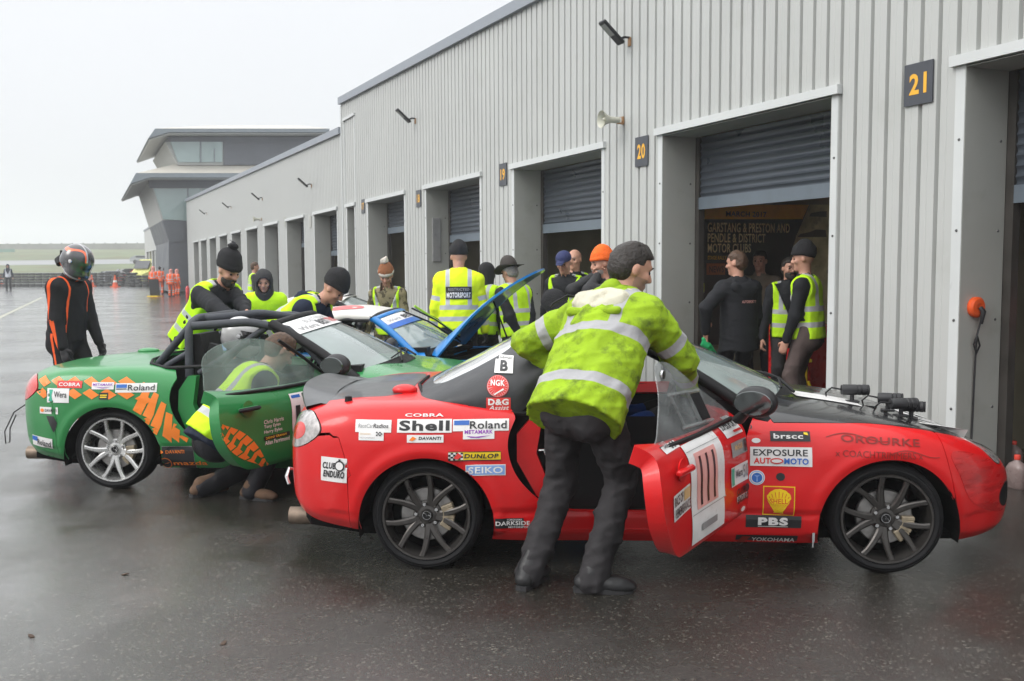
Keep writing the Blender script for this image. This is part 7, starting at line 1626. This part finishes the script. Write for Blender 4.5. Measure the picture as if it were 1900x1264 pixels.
# far marshals in orange
def far(label, px, pyt, pyf, hdg, jk, tr, hat=None, grp=None, **k):
    x_, y_ = G(px, pyf); return person(label, head=(px, pyt, y_), hdg=hdg, jacket=jk, trousers=tr, shoes=M_SHOE, hat=hat, hair=None if hat else M_HAIRD, h=.03, group=grp, seed=int(px), **k)
OG = 'marshals in orange waterproofs by the far garages'; Oj = (M_ORGS, 'band2')
far('orange marshal on the left of the far group, back turned to the camera', 284, 494, 549, 80, Oj, (M_ORGS,), ('hood', M_ORGS), OG)
far('orange marshal in the middle of the far group next to the sign board', 296, 495, 546, 100, Oj, (M_ORGS,), None, OG)
far('marshal with orange jacket and black trousers in the far group', 305, 497, 543, 60, Oj, M_TRB, None, OG)
far('orange marshal standing right of the far group with reflective back', 317, 499, 551, 92, Oj, (M_ORGS,), ('hood', M_ORGS), OG, bulk=1.2)
far('orange marshal half behind the right hand one', 328, 499, 548, 60, Oj, (M_ORGS,), ('hood', M_ORGS), OG)
far('lone orange marshal in a doorway left of the pompom hat', 395, 493, 534, 180, Oj, (M_ORGS,), None, OG)
far('far marshal in white tabard and dark trousers by the tyre wall', 14, 490, 538, -70, (M_NAVY,), M_TRB, ('hood', M_NAVY), None, vest=mat('white_tabard', (.6, .62, .68), r=.8))
far('distant marshal with yellow vest just behind the driver helmet', 166, 505, 537, -80, Oj, M_NAVY, None, None)
# ---------------------------------------------------------------- small things
M_FE = mat('extinguisher_red', (.60, .02, .02), r=.3, coat=.4)
x_, y_ = G(345, 552)
root = empty('fire_extinguisher', (x_+.1, y_, 0), 0, 'red fire extinguisher standing by the far garage wall', 'extinguisher'); mb = MB(); mb.lathe([(0, 0), (.09, .0), (.10, .03), (.10, .50), (.05, .58), (.03, .62), (0, .62)], n=16); mb.build('cylinder_body', M_FE, root, smooth=40)
mb = MB(); mb.box((0, 0, .66), (.05, .14, .05), bev=.01); mb.tube([(0, .05, .66), (.0, .14, .6), (0, .15, .3)], .015, 6); mb.build('valve_and_hose', M_INT, root)
x_, y_ = G(287, 552); root = empty('a_frame_board', (x_, y_, 0), rad(-10), 'small black and yellow warning board in front of the orange marshals', 'sign board')
mb = MB(); mb.box((0, 0, .5), (.55, .05, .95), M=Matrix.Rotation(rad(8), 3, 'X')); mb.build('board', M_K, root); mb = MB(); mb.box((0, -.04, .8), (.5, .02, .22)); mb.box((0, -.0, .06), (.6, .5, .06)); mb.build('yellow_panel', M_SY, root)
mb = MB(); tl_ = 17.07-.09
s_, z_ = (0, 0)
def rev(px, py, tl):
    d = ray(px, py); k = tl/d.dot(FD); p = d*k; return p.dot(FN)-DF, HC+p.z
# red box and intercom on the reveal of door 18
s0, z0 = rev(800, 560, tl_); root = empty('red_call_box', F(tl_, .18, 1.05), ALPHA-PI/2, 'red box on the reveal of door 18 behind the marshals', 'call box')
mb = MB(); mb.box((0, 0, 0), (.03, .16, .62), bev=.008); mb.v = [tuple(Matrix.Rotation(-(ALPHA-PI/2), 3, 'Z') @ (FN*v_[1]-FD*(v_[0]+.02)+Vector((0, 0, v_[2])))) for v_ in mb.v]; mb.build('box', M_FE, root)
mb = MB(); mb.box((0, 0, 1.0), (.03, .16, .8), bev=.006); mb.v = [tuple(Matrix.Rotation(-(ALPHA-PI/2), 3, 'Z') @ (FN*v_[1]-FD*(v_[0]+.02)+Vector((0, 0, v_[2])))) for v_ in mb.v]; mb.build('control_panel', M_SGY, root)
# racing banner on the partition inside garage 20
M_BAN = mat('banner_black', (.055, .050, .044), r=.5); M_BANY = mat('banner_amber', (.95, .55, .04), r=.5); M_BANP = mat('banner_photo_print', (.55, .48, .26), r=.5, var=.5, vs=3, col2=(.30, .26, .16)); M_BANT = mat('banner_lettering', (.92, .76, .45), r=.5); M_BANR = mat('banner_brown_box', (.40, .14, .06), r=.5); M_BANC = mat('banner_car_print', (.13, .11, .09), r=.5)
TB = 9.60
root = empty('racing_banner', F(TB, 2.4, 1.6), 0, 'large black and amber banner about motor clubs on the inside wall of garage 20', 'banner')
R0 = Vector(root.location)
def bq(pts, m, name, lv=0.0, th=.0):
    P = [perp(x_, y_, TB) for x_, y_ in pts]; mb = MB(); mb.prism(P, lambda a, b, w_: F(w_, a, b)-R0, TB-.006-lv, TB-lv); return mb.build(name, m, root)
bq([(1284, 380), (1640, 380), (1640, 640), (1284, 640)], M_BAN, 'black_field')
bq([(1284, 380), (1500, 380), (1488, 407), (1284, 407)], M_BANY, 'amber_strip', .006); bq([(1502, 380), (1640, 380), (1640, 600), (1430, 600), (1476, 440)], M_BANP, 'photo_print', .006)
for pts in ([(1500, 402), (1503, 396), (1516, 393), (1532, 392), (1532, 403)], [(1478, 440), (1484, 434), (1500, 431), (1512, 426), (1530, 427), (1532, 440)]): bq(pts, M_BANC, 'printed_car', .014)
def btext(tx, x0, y0, x1, y1, m, bold=.02):
    g_, f_, asp = text_geo(tx, bold, 0); a0 = perp(x0, y1, TB); a1 = perp(x1, y1, TB); b0 = perp(x0, y0, TB); mb = MB()
    mb.add([F(TB-.022, a0[0]+(a1[0]-a0[0])*q[0]/asp, a0[1]+(b0[1]-a0[1])*q[1])-R0 for q in g_], f_); mb.build('lettering', m, root, recalc=False)
btext('MARCH 2017', 1345, 392, 1420, 402, M_BAN); btext('GARSTANG & PRESTON AND', 1311, 413, 1463, 431, M_BANT); btext('PENDLE & DISTRICT', 1311, 433, 1418, 450, M_BANT); btext('MOTOR CLUBS', 1311, 452, 1391, 469, M_BANT); btext('STAGE RALLY', 1311, 475, 1346, 482, M_BANY, .01)
bq([(1310, 489), (1344, 489), (1344, 510), (1310, 510)], M_BANR, 'brown_box', .008); btext('NEWS', 1314, 494, 1341, 506, M_BAN)
# red tool chests and yellow stands low in garage 20
def chest(name, lab, cat, t, s_, w_, d_, h_, m, m2):
    root = empty(name, F(t, s_, 0), ALPHA-PI/2, lab, cat); mb = MB(); mb.box((0, 0, h_/2+.05), (w_, d_, h_), bev=.015); mb.build('cabinet', m, root)
    n = 5
    for k in range(n):
        mb = MB(); mb.box((0, -d_/2-.006, .10+(k+.5)*(h_-.1)/n), (w_-.06, .012, (h_-.1)/n-.015)); dr_ = mb.build('drawer', m, root); mb = MB(); mb.box((0, -d_/2-.022, .10+(k+.75)*(h_-.1)/n), (w_*.6, .014, .014)); mb.build('handle', m2, dr_)
    mb = MB()
    for a in (-1, 1):
        for b in (-1, 1): mb.lathe([(0, -.02), (.04, -.02), (.04, .02), (0, .02)], (a*(w_/2-.06), b*(d_/2-.06), .04), axis='Y', n=12)
    mb.build('castor', M_RUB, root)
chest('tool_chest', 'red tool chest low in garage 20 behind the man in black', 'tool chest', 8.5, 1.5, .7, .45, .85, M_FE, M_CHR)
chest('tool_chest', 'second red tool chest farther right in garage 20', 'tool chest', 7.4, 3.2, .8, .5, .8, M_FE, M_CHR)
root = empty('axle_stand', F(7.9, 1.0, 0), .3, 'yellow axle stand on the floor of garage 20', 'axle stand')
mb = MB()
for a in range(4): mb.tube([(.16*math.cos(a*PI/2+.78), .16*math.sin(a*PI/2+.78), .01), (.03*math.cos(a*PI/2+.78), .03*math.sin(a*PI/2+.78), .36)], .014, 6)
mb.build('leg', M_SY, root); mb = MB(); mb.tube([(0, 0, .30), (0, 0, .56)], .022, 8); mb.box((0, 0, .57), (.12, .05, .03)); mb.build('post', M_SY, root)
# garage 21: shelving, red crate, jerry bottles
root = empty('shelf_rack', F(4.75, 1.15, 0), ALPHA-PI/2, 'dark shelf rack with tools and a red crate inside garage 21', 'shelving')
mb = MB()
for a in (-.5, .5):
    for b in (-.2, .2): mb.box((a, b, .95), (.03, .03, 1.9))
mb.build('upright', M_DARKF, root)
for z in (.35, .72, 1.02, 1.40, 1.85): mb = MB(); mb.box((0, 0, z), (1.04, .44, .03)); mb.build('shelf', mat('shelf_board', (.22, .21, .19), r=.6), root)
root = empty('red_crate', F(4.75, 1.15, 1.042), ALPHA-PI/2, 'red plastic crate on the shelf rack in garage 21', 'crate'); mb = MB(); mb.box((0, 0, .01), (.6, .36, .02)); mb.box((0, -.17, .12), (.6, .02, .2)); mb.box((0, .17, .12), (.6, .02, .2)); mb.box((-.29, 0, .12), (.02, .32, .2)); mb.box((.29, 0, .12), (.02, .32, .2)); mb.build('crate_shell', M_FE, root)
for k in range(5):
    root = empty('spanner', F(4.45+.12*k, 1.15, 1.435), 0); tag(root, 'spanner standing upright on the rack in garage 21', 'spanner', 'spanners on the rack in garage 21'); mb = MB(); mb.tube([(0, 0, 0), (0, 0, .22)], .012, 6); mb.ell((0, 0, .24), (.03, .012, .035)); mb.build('spanner_body', M_CHR, root)
M_BOT = mat('smoky_plastic_bottle', (.20, .15, .14), r=.3, var=.15, vs=9); M_CAPR = mat('red_cap', (.62, .05, .03), r=.4)
for k, (px, py, lab, sc_) in enumerate(((1886, 905, 'brown one gallon bottle with red cap at the garage 21 doorway', 1), (1880, 868, 'smaller dark bottle standing behind the gallon bottle', .9))):
    x_, y_ = G(px, py); root = empty('oil_bottle', (x_, y_, 0), rad(20), lab, 'bottle', 'bottles by garage 21'); root.scale = (sc_*.8,)*3
    mb = MB(); vs = []
    for z, a, b in ((0, .055, .085), (.01, .06, .09), (.17, .06, .09), (.21, .05, .075), (.235, .025, .03), (.25, .022, .022)):
        for j in range(16): t_ = 2*PI*j/16; c_, s2 = math.cos(t_), math.sin(t_); p_ = 4 if z < .2 else 2.4; r_ = (abs(c_)**p_+abs(s2)**p_)**(-1/p_); vs.append((a*c_*r_, b*s2*r_, z))
    mb.add(vs, [[i*16+j, i*16+(j+1) % 16, (i+1)*16+(j+1) % 16, (i+1)*16+j] for i in range(5) for j in range(16)]+[list(range(15, -1, -1)), [80+j for j in range(16)]]); mb.build('bottle_body', M_BOT, root, smooth=50)
    mb = MB(); mb.lathe([(0, .25), (.027, .25), (.028, .28), (.024, .29), (0, .29)], n=18); mb.build('cap', M_CAPR, root, smooth=30)
root = empty('wire_rack', F(5.0, .75, 0), ALPHA-PI/2, 'thin white wire trolley frame just inside garage 21', 'trolley'); mb = MB()
mb.tube([(0, 0, 0), (0, 0, .86), (.05, 0, .93), (.14, 0, .80), (.14, 0, 0)], .008, 6)
for z in (.3, .55, .7): mb.tube([(0, 0, z), (.14, 0, z-.02)], .006, 6)
mb.build('frame', M_WHT, root)
# odd leaves and stones on the wet ground
M_LEAF = mat('dead_leaf', (.05, .025, .012), r=.6)
for k, (px, py) in enumerate(((232, 1067), (415, 1195), (58, 1182))):
    x_, y_ = G(px, py); root = MB(); pts = [(.03*math.cos(a)*(1+.3*math.sin(a*3+k)), .016*math.sin(a)) for a in [2*PI*j/12 for j in range(12)]]
    root.prism(pts, lambda a, b, w_: Vector((a*.6, b*.6, w_+.003*math.sin(a*60))), .002, .006); o = root.build('leaf', M_LEAF); o.location = (x_, y_, 0); o.rotation_euler = (0, 0, k*1.3)
    tag(o, 'dark dead leaf lying on the wet asphalt', 'leaf', 'dead leaves on the asphalt')
haze(.0016)
